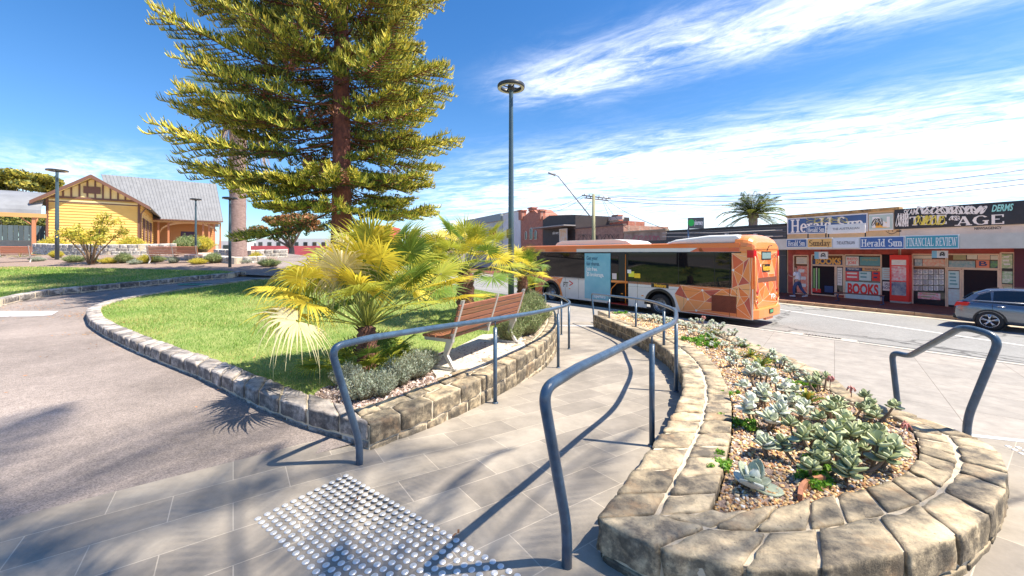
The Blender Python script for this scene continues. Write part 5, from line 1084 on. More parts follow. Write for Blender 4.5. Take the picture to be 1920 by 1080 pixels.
# rear face
def rear3(y, z, e): return (-.006 - e, -y, z)
skin_r = MB(); skin_r.prism([(0.0, -.06, .62), (0.0, -2.44, .62), (0.0, -2.36, 2.9), (0.0, -.14, 2.9)], (.06, 0, 0)); skin_r.bb(.02, .42, -.005, -.03, .4, 2.9); skin_r.bb(.02, .42, -2.47, -2.495, .4, 2.9); skin_r.build('rear_panel', M_or[3], bus, bevel=.03)
facets('tail_livery', [(.22, .80), (2.28, .80), (2.28, 2.72), (.22, 2.72)], [(.62, 2.22), (1.08, 1.52), (.5, 1.3), (1.5, 1.15), (2.0, 1.9), (1.7, 2.4), (1.2, 2.5), (.8, .95), (1.9, 1.45), (1.35, 1.9), (.35, 1.8), (2.1, .98)], rear3, 0, 12, dots=[(.62, 2.22), (1.08, 1.52), (1.5, 1.15)])
mb = MB(); mb.bb(-.02, -.008, -.70, -1.62, 2.42, 2.72, 0); mb.bb(-.026, -.02, -.74, -1.58, 2.46, 2.68, 1); mb.build('rear_destination_display', [M_black, mat('display_grey', (.22, .32, .31), .25)], bus)
mb = MB(); mb.bb(-.016, -.008, -.78, -1.50, 1.98, 2.26, 0); text_mb('Ventura', .28, mb, (-.022, -1.14, 2.12), (0, -1, 0), (0, 0, 1), 1, .012, 'CENTER', .8, .25); mb.build('operator_badge', [M_black, M_ybadge], bus, fix=False)
mb = MB(); mb.bb(-.014, -.009, -.42, -2.2, 1.62, 1.78); mb.build('engine_vent', mat('vent_dark', (.16, .05, .025), .8), bus)
mb = MB(); mb.tube(fillet([(-.05, -1.1, 2.74), (-.12, -1.1, 2.92), (-.16, -1.26, 2.94)], .03), .014, 6); mb.build('camera_arm', M_black, bus)
mb = MB(); text_mb('1254', .24, mb, (-.01, -1.98, 2.56), (0, -1, 0), (0, 0, 1), 0, .003); mb.build('fleet_number', mat('logo_brown', (.30, .10, .05)), bus, fix=False)
mb = MB(); text_mb('PT>', .26, mb, (-.012, -1.85, 1.04), (0, -1, 0), (0, 0, 1), 0, .008); text_mb('>', .26, mb, (-.013, -1.66, 1.04), (0, -1, 0), (0, 0, 1), 0, .008) if False else None; mb.build('transit_logo', mat('logo_white', (.8, .78, .76)), bus, fix=False)
mb = MB(); mb.bb(-.014, .20, .008, -.02, 2.50, 2.76); mb.bb(-.014, -.006, -.02, -.24, 2.50, 2.76); mb.build('tail_light', mat('red_lens', (.55, .01, .015), .15), bus)
mb = MB(); mb.bb(-.014, -.006, -2.26, -2.44, 2.50, 2.76); mb.build('tail_light', mat('red_lens', (.55, .01, .015), .15), bus)
for y in (-.30, -2.2):
    for z, c in ((1.28, 'red_lens'), (1.10, 'amber'), (.92, 'red_lens')): mb = MB(); mb.lathe([(.055, 0), (.05, -.02), (0, -.025)], (-.008, y, z), 14, axis='X'); mb.build('tail_light', _mats[c], bus)
mb = MB()
for y0, y1, e in ((-.10, -.14, 0), (-2.36, -2.40, 0)): mb.tube([(-.02, y0, .95), (-.02, y0, 2.55)], .018, 8)
mb.tube(fillet([(-.02, -.12, 1.0), (-.03, -.30, .72), (-.05, -.6, .66), (-.05, -1.9, .66), (-.03, -2.2, .72), (-.02, -2.38, 1.0)], .12), .02, 8); mb.build('trim_rail', M_or[4], bus)
mb = MB(); P = [(.25, -.0), (.02, -.02), (-.10, -.22), (-.13, -.6), (-.13, -1.9), (-.10, -2.28), (.02, -2.48), (.25, -2.5)]; mb.prism([(x, y, .34) for x, y in P], (0, 0, .36)); mb.build('rear_bumper', M_or[3], bus, bevel=.04)
mb = MB(); mb.bb(-.15, -.13, -1.08, -1.45, .48, .64, 0); mb.bb(-.155, -.15, -1.12, -1.41, .51, .61, 1); mb.build('number_plate', [M_black, mat('plate_green', (.10, .35, .16), .5)], bus)
mb = MB(); mb.bb(-.08, .0, -.9, -1.6, .26, .42); mb.build('bumper_step', M_or[0], bus)
mb = MB(); mb.bb(12.3, 12.55, -.3, -2.2, .4, 2.9); mb.build('windscreen', M_glass, bus)
# ================================================================== THE FAR SIDE OF THE STREET
class RB(MB):
    """mesh builder in world coordinates whose parts hang under a root placed at the thing's base"""
    def part(s, name, mats, root, bevel=0.0, fix=True):
        l = Vector(root.location); s.v = [(v[0] - l.x, v[1] - l.y, v[2] - l.z) for v in s.v]; return s.build(name, mats, root, bevel, fix)
FD = (.455, -.890)
FP = VPlane((19.2, 21.1), FD)               # shop fronts; u grows to the right
def fofs(d): return (19.2 - .89 * d, 21.1 - .455 * d)
AP = VPlane(fofs(2.3), FD)                # front edge of the awnings
def prect(mb, pl, x0, y0, x1, y1, off0, off1, m=0, zz=None):
    """block on an upright plane whose outline is seen at the pixel box (x0,y0)-(x1,y1)"""
    u0, zt0 = pl.px(x0, y0); u1, zt1 = pl.px(x1, y0); _, zb0 = pl.px(x0, y1); _, zb1 = pl.px(x1, y1); zt = (zt0 + zt1) / 2; zb = (zb0 + zb1) / 2
    if zz: zb, zt = zz
    lo = [pl.at(u0, zb, off1), pl.at(u0, zb, off0), pl.at(u1, zb, off0), pl.at(u1, zb, off1)]; hi = [Vector((p.x, p.y, zt)) for p in lo]; mb.hexa(lo, hi, m); return u0, u1, zb, zt
def base(pl, x, y=None): u = pl.px(x, HZ)[0]; p = pl.at(u, -.985); return (p.x, p.y, -.985)
GR = -1.0
def block(name, label, x0, x1, ytop, m, cat='building', depth=9, pl=FP, ytop2=None, off=0.0, coping=None):
    root = thing(name, label, cat, base(pl, (x0 + x1) / 2)); u0, z0 = pl.px(x0, ytop); u1, z1 = pl.px(x1, ytop if ytop2 is None else ytop2); zt = (z0 + z1) / 2
    mb = RB(); lo = [pl.at(u0, GR - .3, -depth), pl.at(u0, GR - .3, off), pl.at(u1, GR - .3, off), pl.at(u1, GR - .3, -depth)]; mb.hexa(lo, [Vector((p.x, p.y, zt)) for p in lo]); mb.part('wall', m, root)
    if coping:
        mb = RB(); lo = [pl.at(u0 - .03, zt, -.35), pl.at(u0 - .03, zt, off + .10), pl.at(u1 + .03, zt, off + .10), pl.at(u1 + .03, zt, -.35)]; mb.hexa(lo, [Vector((p.x, p.y, zt + .14)) for p in lo]); mb.part('coping', coping, root)
    return root, u0, u1, zt
def ptext(s, pl, x0, y0, x1, y1, off, mb, m=0, bold=.01, shear=0.0, font='sans', fill=.86):
    u0, zt = pl.px(x0, y0); u1, zt1 = pl.px(x1, y0); zb = (pl.px(x0, y1)[1] + pl.px(x1, y1)[1]) / 2; zt = (zt + zt1) / 2; c = pl.at((u0 + u1) / 2, (zt + zb) / 2, off); ww = abs(u1 - u0)
    if font == 'serif': serif(s, zt - zb, mb, c, pl.d, (0, 0, 1), pl.n, m, ww)
    else: k = ww / max(.1, len(s) * (.72 if s.isupper() else .56) * (zt - zb) * 1.35); text_mb(s, (zt - zb) * 1.35, mb, c, pl.d, (0, 0, 1), m, bold * (zt - zb) * 2, 'CENTER', k, shear)
brick_r = lambda nm, a, b: brick_mat(nm, a, b, (.36, .30, .26), .24, .086, .008, (PI / 2, 0, math.atan2(QT.y, QT.x)) if False else 0, dirt=.35)
def wallbrick(nm, a, b, mortar=(.38, .32, .27), bw=.24, rh=.086, ms=.009, dirt=.35):
    m = brick_mat(nm, a, b, mortar, bw, rh, ms, 0, dirt=dirt); t = m.node_tree                     # bricks laid in (along wall, height)
    cd = [n for n in t.nodes if n.type == 'TEX_COORD'][0]; mp = [n for n in t.nodes if n.type == 'MAPPING'][0]; sp = N(t, 'ShaderNodeSeparateXYZ'); t.links.new(cd.outputs['Object'], sp.inputs[0]); cb = N(t, 'ShaderNodeCombineXYZ')
    t.links.new(mth(t, 'SUBTRACT', mth(t, 'MULTIPLY', sp.outputs[0], -QT.x), mth(t, 'MULTIPLY', sp.outputs[1], QT.y)), cb.inputs[0]); t.links.new(sp.outputs[2], cb.inputs[1]); t.links.new(cb.outputs[0], mp.inputs[0]); return m
M_brick1 = wallbrick('red_brick', (.40, .10, .055), (.50, .15, .08)); M_brick2 = wallbrick('brown_brick', (.30, .14, .10), (.40, .20, .14))
M_ren = mat('cream_render', (.62, .45, .26), .85, vary=.14, vscale=1.6, bump=.2); M_stainc = mat('stained_coping', (.55, .36, .15), .9, c2=(.14, .09, .05), vscale=4, bump=.5)
M_dkclad = mat('dark_cladding', (.055, .065, .075), .55, vary=.12, vscale=2); M_win = mat('shop_glass', (.03, .035, .04), .05, spec=.7)
M_silver = mat('silver_frame', (.66, .58, .48), .4, .3); M_frame = mat('peach_frame', (.86, .62, .44), .55, vary=.1, vscale=6); M_unlit = mat('unlit_doorway', (.02, .012, .018), .9)  # doorways are flat near-black panes, the unlit inside put into their colour
# --- newsagency, left half (rendered parapet) and right half (dark sign)
ng, u0, u1, zt = block('newsagency', 'cream rendered newsagency with newspaper signs and posters behind the bus tail', 1476, 1686, 409, M_ren, 'shop', 12, ytop2=392, coping=M_stainc)
r2, v0, v1, zt2 = block('newsagency', 'pale rendered newsagency half under the long black graffitied sign', 1687, 2010, 392, mat('grey_render', (.60, .55, .49), .85, vary=.12, vscale=1.2), 'shop', 12, ytop2=372)
def recess(root, x0, x1, y0, y1, name, m, off=-.02, dep=.06, fr=None):
    mb = RB(); prect(mb, FP, x0, y0, x1, y1, off, off + dep, 0); o = mb.part(name, m, root); return o
# maroon ground floor front, then frames and panes
for root, a, b in ((ng, 1478, 1684), (r2, 1690, 2008)):
    mb = RB(); u_0, _ = FP.px(a, 470); u_1, _ = FP.px(b, 470); lo = [FP.at(u_0, -.97, .0), FP.at(u_0, -.97, .02), FP.at(u_1, -.97, .02), FP.at(u_1, -.97, 0)]; mb.hexa(lo, [Vector((p.x, p.y, 1.78)) for p in lo]); mb.part('shopfront', mat('maroon_front', (.42, .07, .05), .6, vary=.3, vscale=3), root)
def opening(root, x0, y0, x1, y1, m=None, name='window'):
    mb = RB(); prect(mb, FP, x0, y0, x1, y1, .02, .04); return mb.part(name, m or M_win, root)
def frame(root, parent, x0, y0, x1, y1, w_=.06, m=None, bars=()):
    mb = RB(); ua, za = FP.px(x0, y0); ub, zb2 = FP.px(x1, y0); _, zc = FP.px(x0, y1); _, zd = FP.px(x1, y1); zt_ = (za + zb2) / 2; zb_ = (zc + zd) / 2
    for (a, b, c, d) in ((ua - w_ / 2, ua + w_ / 2, zb_, zt_), (ub - w_ / 2, ub + w_ / 2, zb_, zt_), (ua, ub, zt_ - w_ / 2, zt_ + w_ / 2), (ua, ub, zb_ - w_ / 2, zb_ + w_ / 2)) + tuple((FP.px(x, 500)[0] - w_ / 2, FP.px(x, 500)[0] + w_ / 2, zb_, zt_) for x in bars):
        e = .07 if (b - a) < (d - c) else .066; lo = [FP.at(a, c, .02), FP.at(a, c, e), FP.at(b, c, e), FP.at(b, c, .02)]; mb.hexa(lo, [Vector((p.x, p.y, d)) for p in lo])
    l = Vector(root.location); mb.v = [(v[0] - l.x, v[1] - l.y, v[2] - l.z) for v in mb.v]; mb.build('frame', m or M_frame, parent)
def winf(root, x0, y0, x1, y1, m=None, name='window', bars=()):
    o = opening(root, x0, y0, x1, y1, m, name); frame(root, o, x0, y0, x1, y1, bars=bars); return o
winf(ng, 1489, 479, 1516, 551); winf(ng, 1523, 498, 1567, 553, M_unlit, 'doorway'); winf(ng, 1523, 478, 1582, 497); winf(ng, 1569, 499, 1583, 552); winf(ng, 1585, 478, 1653, 500); winf(ng, 1585, 501, 1653, 562)
opening(ng, 1654, 477, 1676, 566, M_unlit, 'doorway')
winf(r2, 1712, 477, 1775, 500); winf(r2, 1712, 500, 1775, 574, bars=()); winf(r2, 1777, 477, 1874, 503); winf(r2, 1777, 505, 1802, 578); winf(r2, 1806, 505, 1873, 592, M_unlit, 'doorway'); winf(r2, 1877, 474, 1903, 592)
# posters: each pasted sheet is a thing of its own
PC = {'cream': (.82, .76, .60), 'red': (.85, .05, .04), 'white': (.88, .86, .82), 'teal': (.14, .38, .42), 'pink': (.82, .13, .18), 'paleblue': (.62, .80, .80), 'orange': (.82, .42, .16), 'navy': (.03, .07, .20), 'peach': (.88, .56, .38), 'green': (.24, .50, .15), 'grey': (.58, .57, .54), 'salmon': (.85, .28, .16), 'olive': (.45, .42, .22)}
def pm(c, c2=None, sc=9): return mat('poster_%s%s' % (c, '_' + c2 if c2 else ''), PC[c], .6, c2=PC[c2] if c2 else None, vary=0 if c2 else .08, vscale=sc)
def poster(x0, y0, x1, y1, c, label, text=None, tc='navy', c2=None, off=.045, cat='poster', lines=0, name='poster', font='sans', tb=.01, pl=None, group='posters on the shopfront'):
    pl = pl or FP; root = thing(name, label, cat, tuple(pl.at(*pl.px((x0 + x1) / 2, y1), off)), 0, group); mb = RB(); prect(mb, pl, x0, y0, x1, y1, off, off + .012); mb.part('sheet', pm(c, c2), root); h = y1 - y0
    if text:
        mb = RB(); n = len(text)
        for i, s in enumerate(text): a = y0 + h * (.14 + .78 * i / n); b = a + h * .62 / n; ptext(s, pl, x0 + 1.5, a, x1 - 1.5, b, off + .016, mb, 0, tb, font=font)
        mb.part('lettering', pm(tc), root, fix=False)
    if lines:
        mb = RB(); rnd = random.Random(int(x0))
        for i in range(lines): a = y0 + h * (.12 + .8 * i / lines); prect(mb, pl, x0 + (x1 - x0) * rnd.uniform(.08, .2), a, x1 - (x1 - x0) * rnd.uniform(.08, .4), a + h * .35 / lines, off + .012, off + .0145)
        mb.part('print', pm(tc), root)
    return root
poster(1494, 482, 1514, 495, 'cream', 'cream newspaper sheet in the pane left of the BOOKS sign', tc='grey', lines=4)
poster(1495, 499, 1515, 549, 'red', 'tall red poster beside the left shop door', c2='peach', tc='white', lines=3)
poster(1525, 488, 1580, 497, 'navy', 'dark panel over the left door with golden word BOOKS', None, name='sign'); 
mb = RB(); rt = thing('book_sign', 'golden raised letters reading BOOKS above the left shop door', 'sign', tuple(FP.at(*FP.px(1552, 496), .07))); ptext('BOOKS', FP, 1528, 484.5, 1580, 496, .075, mb, 0, .035); mb.part('lettering', mat('gold_letters', (.85, .48, .12), .5), rt, fix=False)
for k_, (x0, x1, y0, y1, c_, lb_) in enumerate([(1526, 1529.5, 503, 540, 'green', 'green book spines on a rack inside the left door'), (1531, 1533, 502, 545, 'cream', 'cream upright of the rack inside the left door'), (1535, 1538, 503, 542, 'green', 'second green stack on the rack inside the left door'), (1523, 1540, 541, 548, 'red', 'red display box on the floor inside the left door'), (1547, 1563, 536, 548, 'navy', 'dark purple counter inside the left door')]):
    poster(x0, y0, x1, y1, c_, lb_, off=.05, name='shop_display', cat='display', group=None)
poster(1571, 502, 1580, 535, 'white', 'narrow white notice right of the left door', tc='grey', lines=6)
poster(1587, 481, 1611, 498, 'white', 'white competition notice with red words above the board', ['PHOTO', 'JOBS'], 'red'); poster(1613, 482, 1651, 498, 'teal', 'teal poster with yellow heading above the board', ['mydeal', '.   .   .'], 'olive')
poster(1586, 501, 1616, 508, 'navy', 'small navy newspaper strip with white words over the board', ['Herald Sun'], 'white'); poster(1618, 501, 1652, 508, 'orange', 'small orange strip reading Sunday', ['Sunday'], 'navy')
poster(1586, 509, 1611, 526, 'pink', 'pink and red heart poster in the shop window', c2='red', tc='white', lines=2); poster(1612, 509, 1634, 526, 'paleblue', 'pale blue landscape poster in the shop window', tc='teal', lines=2); poster(1636, 509, 1651, 527, 'red', 'square red poster with dark emblem right of the blue one', tc='navy', lines=2)
poster(1586, 529, 1652, 561, 'paleblue', 'large pale board with bold red word BOOKS under the shop window', ['BOOKS'], 'red', tb=.03)
poster(1655, 502, 1675, 525, 'paleblue', 'pale blue poster left of the red cabinet', tc='grey', lines=5); poster(1656, 528, 1673, 545, 'white', 'white handwritten notice below the pale blue poster', ['SALE', 'NOW'], 'navy')
for i, x in enumerate((1718, 1727, 1737, 1747, 1757, 1767)):
    for j, y in enumerate((505, 515, 525, 536)): poster(x - 5, y, x + 3.4, y + 8.6, 'white' if (i + j) % 4 else 'grey', 'white front page sheet pinned in the window grid right of the red cabinet', tc='navy', lines=3, name='front_page', group='front pages in the window grid')
poster(1722, 549, 1764, 561, 'white', 'wide colourful strip poster low in the right window', c2='pink', tc='olive', lines=2)
poster(1714, 479, 1748, 485, 'cream', 'cream strip above the window grid'); poster(1716, 486, 1730, 499, 'teal', 'blue toy display panel above the window grid', c2='white'); poster(1731, 486, 1773, 499, 'salmon', 'busy pink and yellow display panel above the window grid', c2='cream')
poster(1779, 508, 1799, 540, 'paleblue', 'pale poster left of the right shop door', tc='teal', lines=4); poster(1779, 542, 1800, 572, 'grey', 'grey blue sheet under the pale poster', c2='paleblue')
poster(1788, 478, 1812, 487, 'olive', 'olive strip over the right door'); poster(1814, 478, 1833, 486, 'cream', 'cream strip over the right door'); poster(1834, 478, 1857, 487, 'peach', 'orange strip over the right door'); poster(1858, 479, 1873, 487, 'cream', 'second cream strip at the end over the right door')
poster(1780, 489, 1829, 502, 'teal', 'blue scene panel over the right door', c2='grey'); poster(1831, 488, 1856, 503, 'salmon', 'orange panel with dark emblem over the right door', ['B'], 'navy'); poster(1858, 489, 1873, 502, 'green', 'green magazine panel over the right door', c2='navy')
poster(1879, 477, 1899, 503, 'green', 'green magazine rack panel right of the right door', c2='cream', lines=3, tc='white'); poster(1880, 509, 1899, 531, 'white', 'white and green notice right of the right door', c2='green'); poster(1879, 533, 1899, 543, 'olive', 'small olive notice at the far right window', c2='peach')
# red display cabinet
rc = thing('display_cabinet', 'tall red poster cabinet standing between the two shop halves', 'cabinet', tuple(FP.at(*FP.px(1693, 566), .5))); mb = RB(); prect(mb, FP, 1675, 478, 1711, 566, .04, .42, 0, zz=(-.90, FP.px(1693, 478)[1])); mb.part('case', mat('cabinet_red', (.88, .03, .025), .4), rc, bevel=.015)
for (y0, y1, nm, m_) in ((487, 497, 'header_panel', pm('white')), (499, 526, 'upper_poster', pm('white', 'pink', 4)), (528, 553, 'lower_poster', pm('grey', 'navy', 4))):
    mb = RB(); prect(mb, FP, 1679, y0, 1706, y1, .42, .432); o = mb.part(nm, m_, rc)
mb = RB(); prect(mb, FP, 1676, 560, 1710, 566, .03, .44, 0, zz=(-.985, -.90)); mb.part('plinth', M_conc, rc)
# awning with its fascia, soffit, struts
for root, a, b in ((ng, 1462, 1690), (r2, 1691, 2030)):
    ua, _ = FP.px(a, 470); ub, _ = FP.px(b, 470); zf = AP.px(1655, 467)[1]; zt_ = AP.px(1655, 443)[1]; mb = RB()
    dd = (AP.P - FP.P).dot(FP.n); lo = [FP.at(ua, zf + .02, 0), FP.at(ua, zf + .02, dd - .02), FP.at(ub, zf + .02, dd - .02), FP.at(ub, zf + .02, 0)]; mb.hexa(lo, [Vector((p.x, p.y, zf + .16)) for p in lo]); o = mb.part('awning', mat('awning_soffit', (.74, .46, .28), .8, vary=.15, vscale=2), root)
    mb = RB(); lo = [FP.at(ua, zf, dd - .02), FP.at(ua, zf, dd + .02), FP.at(ub, zf, dd + .02), FP.at(ub, zf, dd - .02)]; mb.hexa(lo, [Vector((p.x, p.y, zt_)) for p in lo]); l = Vector(root.location); mb.v = [(v[0] - l.x, v[1] - l.y, v[2] - l.z) for v in mb.v]; mb.build('fascia', mat('fascia_cream', (.62, .57, .50), .7, vary=.08, vscale=2), o)
def sign(x0, y0, x1, y1, pl, off, c, label, text=None, tcol=(.82, .82, .80), font='serif', border=(.70, .72, .74), th=.04, name='newspaper_sign', m2=None, pad=(.08, .2), group=None, cat='sign'):
    u, z = pl.px((x0 + x1) / 2, y1); root = thing(name, label, cat, tuple(pl.at(u, z, off)), 0, group); mb = RB(); prect(mb, pl, x0, y0, x1, y1, off, off + th); mb.part('backing', mat('sign_edge_%d' % int(border[0] * 100), border, .5), root)
    mb = RB(); ix, iy = (x1 - x0) * .012 + .5, (y1 - y0) * .05 + .5; prect(mb, pl, x0 + ix, y0 + iy, x1 - ix, y1 - iy, off + th, off + th + .006); mb.part('panel', m2 or mat('sign_%d_%d_%d' % tuple(int(k * 255) for k in c), c, .45, vary=.06, vscale=5), root)
    if text:
        mb = RB(); w_, h_ = x1 - x0, y1 - y0; ptext(text, pl, x0 + w_ * pad[0], y0 + h_ * pad[1], x1 - w_ * pad[0], y1 - h_ * pad[1], off + th + .010, mb, 0, .02, font=font); mb.part('lettering', mat('sign_letters_%d' % int(tcol[0] * 100 + tcol[2] * 10), tcol, .5), root, fix=False)
    return root
NAVY = (.045, .11, .27); ao = .03
sign(1476, 448, 1514, 464, AP, ao, NAVY, 'navy newspaper sign at the left end of the awning edge', 'Herald Sun')
sign(1515, 446, 1562, 465, AP, ao, (.80, .46, .15), 'orange newspaper sign on the awning edge', 'Sunday', (.10, .05, .02)); sign(1563, 446, 1612, 465, AP, ao, (.70, .72, .75), 'pale grey newspaper sign with thin capitals on the awning edge', 'THE AUSTRALIAN', (.15, .17, .2), font='sans', pad=(.06, .34))
sign(1613, 443.5, 1697, 467, AP, ao, (.04, .13, .36), 'bright blue newspaper sign in the middle of the awning edge', 'Herald Sun', pad=(.04, .2)); sign(1698, 440.5, 1799, 466.5, AP, ao, (.05, .33, .42), 'turquoise sign reading Financial Review on the awning edge', 'FINANCIAL REVIEW', pad=(.03, .2))
def quadsign(x0, yt0, yb0, x1, yt1, yb1, pl, off, m, root, name, th=.05):
    ua, za = pl.px(x0, yt0); _, zb_ = pl.px(x0, yb0); ub, zc = pl.px(x1, yt1); _, zd = pl.px(x1, yb1); mb = RB(); f = [pl.at(ua, zb_, off + th), pl.at(ub, zd, off + th), pl.at(ub, zc, off + th), pl.at(ua, za, off + th)]; mb.prism(f, -pl.n * th); return mb.part(name, m, root)
s1 = sign(1477, 405, 1628, 437, FP, .03, NAVY, 'big navy newspaper sign with large white letters on the cream parapet', None, name='parapet_sign'); mb = RB(); ptext('Herald Sun', FP, 1484, 408, 1622, 434, .086, mb, 0, font='serif'); mb.part('lettering', mat('sign_letters', (.80, .80, .78), .5), s1, fix=False)
def squig(root, pl, x0, y0, x1, y1, off, m, n, seed, amp=1.0, r=.014, name='graffiti'):
    rnd = random.Random(seed); mb = RB()
    for k in range(n):
        cx_ = x0 + (x1 - x0) * (k + .5) / n; P = []; w_ = (x1 - x0) / n * 1.3; h_ = (y1 - y0) / 2 * amp; ph = rnd.uniform(0, 6.28); a, b = rnd.uniform(1.2, 3), rnd.uniform(1.2, 3)
        for i in range(12):
            t = i / 11 * 2 * PI * .9; x = cx_ + w_ * .5 * math.cos(a * t + ph); y = (y0 + y1) / 2 + h_ * math.sin(b * t + ph * .7); P.append(pl.at(*pl.px(x, y), off + .0006 * (i % 4) + .0008 * k))
        P = spline(P, 3); half = [r * (1 + .5 * math.sin(i)) for i in range(len(P))]
        for i in range(len(P) - 1):
            d = (P[i + 1] - P[i]).normalized(); s_ = d.cross(pl.n).normalized(); mb.face([P[i] - s_ * half[i], P[i] + s_ * half[i], P[i + 1] + s_ * half[i + 1], P[i + 1] - s_ * half[i + 1]])
    return mb.part(name, m, root, fix=False)
M_gw = mat('graffiti_white', (.78, .78, .76), .6); M_gy = mat('graffiti_yellow', (.70, .62, .10), .6); M_gt = mat('graffiti_teal', (.30, .72, .68), .6); M_gk = mat('graffiti_black', (.03, .03, .03), .6)
squig(s1, FP, 1515, 406, 1590, 420, .104, M_gy, 5, 2, .7, .007)
s2 = sign(1630, 401, 1676, 432, FP, .03, (.42, .55, .52), 'square white bordered sign with a big white letter N and orange patch', None, border=(.75, .75, .73), name='letter_sign')
mb = RB()
for (a, b, c, d, e, f) in ((1637, 1643, 407, 427, 0, 0), (1664, 1670, 406, 426, 0, 0)): prect(mb, FP, a, c, b, d, .08, .088)
ua, za = FP.px(1642, 407); ub, zb_ = FP.px(1665, 425); mb.prism([FP.at(ua - .12, za, .086), FP.at(ua + .16, za, .086), FP.at(ub + .12, zb_, .086), FP.at(ub - .16, zb_, .086)], -FP.n * .01); mb.part('letter_n', M_gw, s2)
mb = RB(); prect(mb, FP, 1637, 417, 1668, 427, .077, .081); mb.part('orange_patch', mat('patch_orange', (.80, .42, .06)), s2); squig(s2, FP, 1637, 408, 1656, 425, .094, M_gk, 3, 5, .8, .01)
age = thing('masthead_sign', 'long black sign reading THE AGE covered with white and yellow graffiti', 'sign', tuple(FP.at(*FP.px(1800, 428), .05)))
ya = lambda x: 393 + (x - 1678) * (376 - 393) / 240.0; yb = lambda x: 430 + (x - 1678) * (420 - 430) / 240.0
quadsign(1678, ya(1678), yb(1678), 2000, ya(2000), yb(2000), FP, .0, mat('sign_black', (.018, .024, .035), .5, vary=.3, vscale=3), age, 'panel', .07)
mb = RB(); uA, _ = FP.px(1706, 415); uB, _ = FP.px(1778, 415); z1_, z0_ = FP.px(1742, 404.5)[1], FP.px(1742, 421.5)[1]; serif('THE', z1_ - z0_, mb, FP.at((uA + uB) / 2, (z0_ + z1_) / 2, .078), FP.d, (0, 0, 1), FP.n, 0, uB - uA)
uA, _ = FP.px(1793, 415); uB, _ = FP.px(1886, 415); z1_, z0_ = FP.px(1840, 404)[1], FP.px(1840, 421.5)[1]; serif('AGE', z1_ - z0_, mb, FP.at((uA + uB) / 2, (z0_ + z1_) / 2, .078), FP.d, (0, 0, 1), FP.n, 0, uB - uA); mb.part('lettering', M_gw, age, fix=False)
squig(age, FP, 1722, 386, 1850, 402, .090, M_gw, 14, 7, .9, .022); squig(age, FP, 1682, 400, 1704, 425, .090, M_gw, 5, 9, 1, .012); squig(age, FP, 1716, 402, 1772, 424, .094, M_gy, 7, 12, .8, .014); squig(age, FP, 1782, 404, 1800, 414, .090, M_gw, 3, 16, .8, .012)
mb = RB(); ptext('SKAM', FP, 1693, 393, 1722, 404, .092, mb, 0, .01, .3); ptext('TRON', FP, 1684, 404, 1702, 413, .096, mb, 0, .01, .3); mb.part('tag_writing', M_gw, age, fix=False)
mb = RB(); ptext('DERMS', FP, 1857, 384, 1903, 397, .092, mb, 0, .02, .3); mb.part('tag_writing', M_gt, age, fix=False)
mb = RB(); rt = thing('shop_lettering', 'small dark capitals reading NEWSAGENCY under the black sign', 'sign', tuple(FP.at(*FP.px(1850, 429), .02))); ptext('NEWSAGENCY', FP, 1825, 425.5, 1880, 430.5, .012, mb); mb.part('lettering', M_gk, rt, fix=False)
# smiling face scrawled on the parapet
rt = thing('wall_scrawl', 'black smiling face drawn on the cream wall above the awning', 'graffiti', tuple(FP.at(*FP.px(1670, 440), .02))); mb = RB(); P = [FP.at(*FP.px(1661 + 22 * t / 10, 434 + 5 * math.sin(t / 10 * PI)), .012) for t in range(11)]
for a, b in zip(P, P[1:]): mb.face([a, b, b + Vector((0, 0, .03)), a + Vector((0, 0, .03))])
for x in (1666, 1673): prect(mb, FP, x, 432, x + 1.6, 434, .01, .013)
prect(mb, FP, 1681, 432, 1690, 434.5, .01, .013); mb.part('drawing', M_gk, rt, fix=False)
# two signs on posts above the awning, two hanging signs beneath it
MP = VPlane(fofs(1.75), FD)
for (x0, y0, x1, y1, c, lb, tx, tcx, fnt, pd) in ((1513.5, 423, 1549, 438, NAVY, 'small navy newspaper sign standing on the awning on two posts', 'Herald Sun', (.8, .8, .78), 'serif', (.06, .2)), (1552, 420, 1623, 437.5, (.66, .70, .72), 'white newspaper sign standing on the awning in front of the parapet', 'THE AUSTRALIAN', (.2, .22, .25), 'sans', (.05, .38))):
    r_ = sign(x0, y0, x1, y1, MP, 0, c, lb, tx, tcx, fnt, name='awning_top_sign', pad=pd)
    for x in (x0 + 1, x1 - 1): mb = RB(); p = MP.at(*MP.px(x, y0 + 2), -.03); mb.tube([p, Vector((p.x, p.y, AP.px(1655, 443)[1] - .5))], .03, 6); mb.part('post', M_black, r_)
HP = VPlane(fofs(1.9), FD)
for (x0, x1, yy, lb) in ((1528, 1553, 472, 'small blue and white sign with arch emblem hanging over the left door'), (1748, 1778, 470, 'small blue and white sign with arch emblem hanging right of the cabinet')):
    r_ = thing('hanging_sign', lb, 'sign', tuple(HP.at(*HP.px(x0, yy + 14)))); mb = RB(); prect(mb, HP, x0, yy, x0 + (x1 - x0) * .32, yy + 13.5, 0, .05); mb.part('blue_panel', mat('hang_blue', (.22, .45, .58)), r_); mb = RB(); prect(mb, HP, x0 + (x1 - x0) * .32, yy, x1, yy + 13.5, 0, .05); mb.part('white_panel', mat('hang_white', (.66, .64, .62)), r_)
    mb = RB(); xc = x0 + (x1 - x0) * .66; P = [HP.at(*HP.px(xc + 3.6 * math.cos(a), yy + 8 - 5 * math.sin(a)), .06) for a in [PI * k / 8 for k in range(-1, 10)]]; mb.tube(P, .022, 5); prect(mb, HP, xc - 1.5, yy + 6, xc + 1.5, yy + 9, .05, .06); mb.part('emblem', M_gk, r_)
    mb = RB(); p = HP.at(*HP.px((x0 + x1) / 2, yy)); mb.tube([p, p + Vector((0, 0, .25))], .01, 5); mb.part('hanger', M_black, r_)
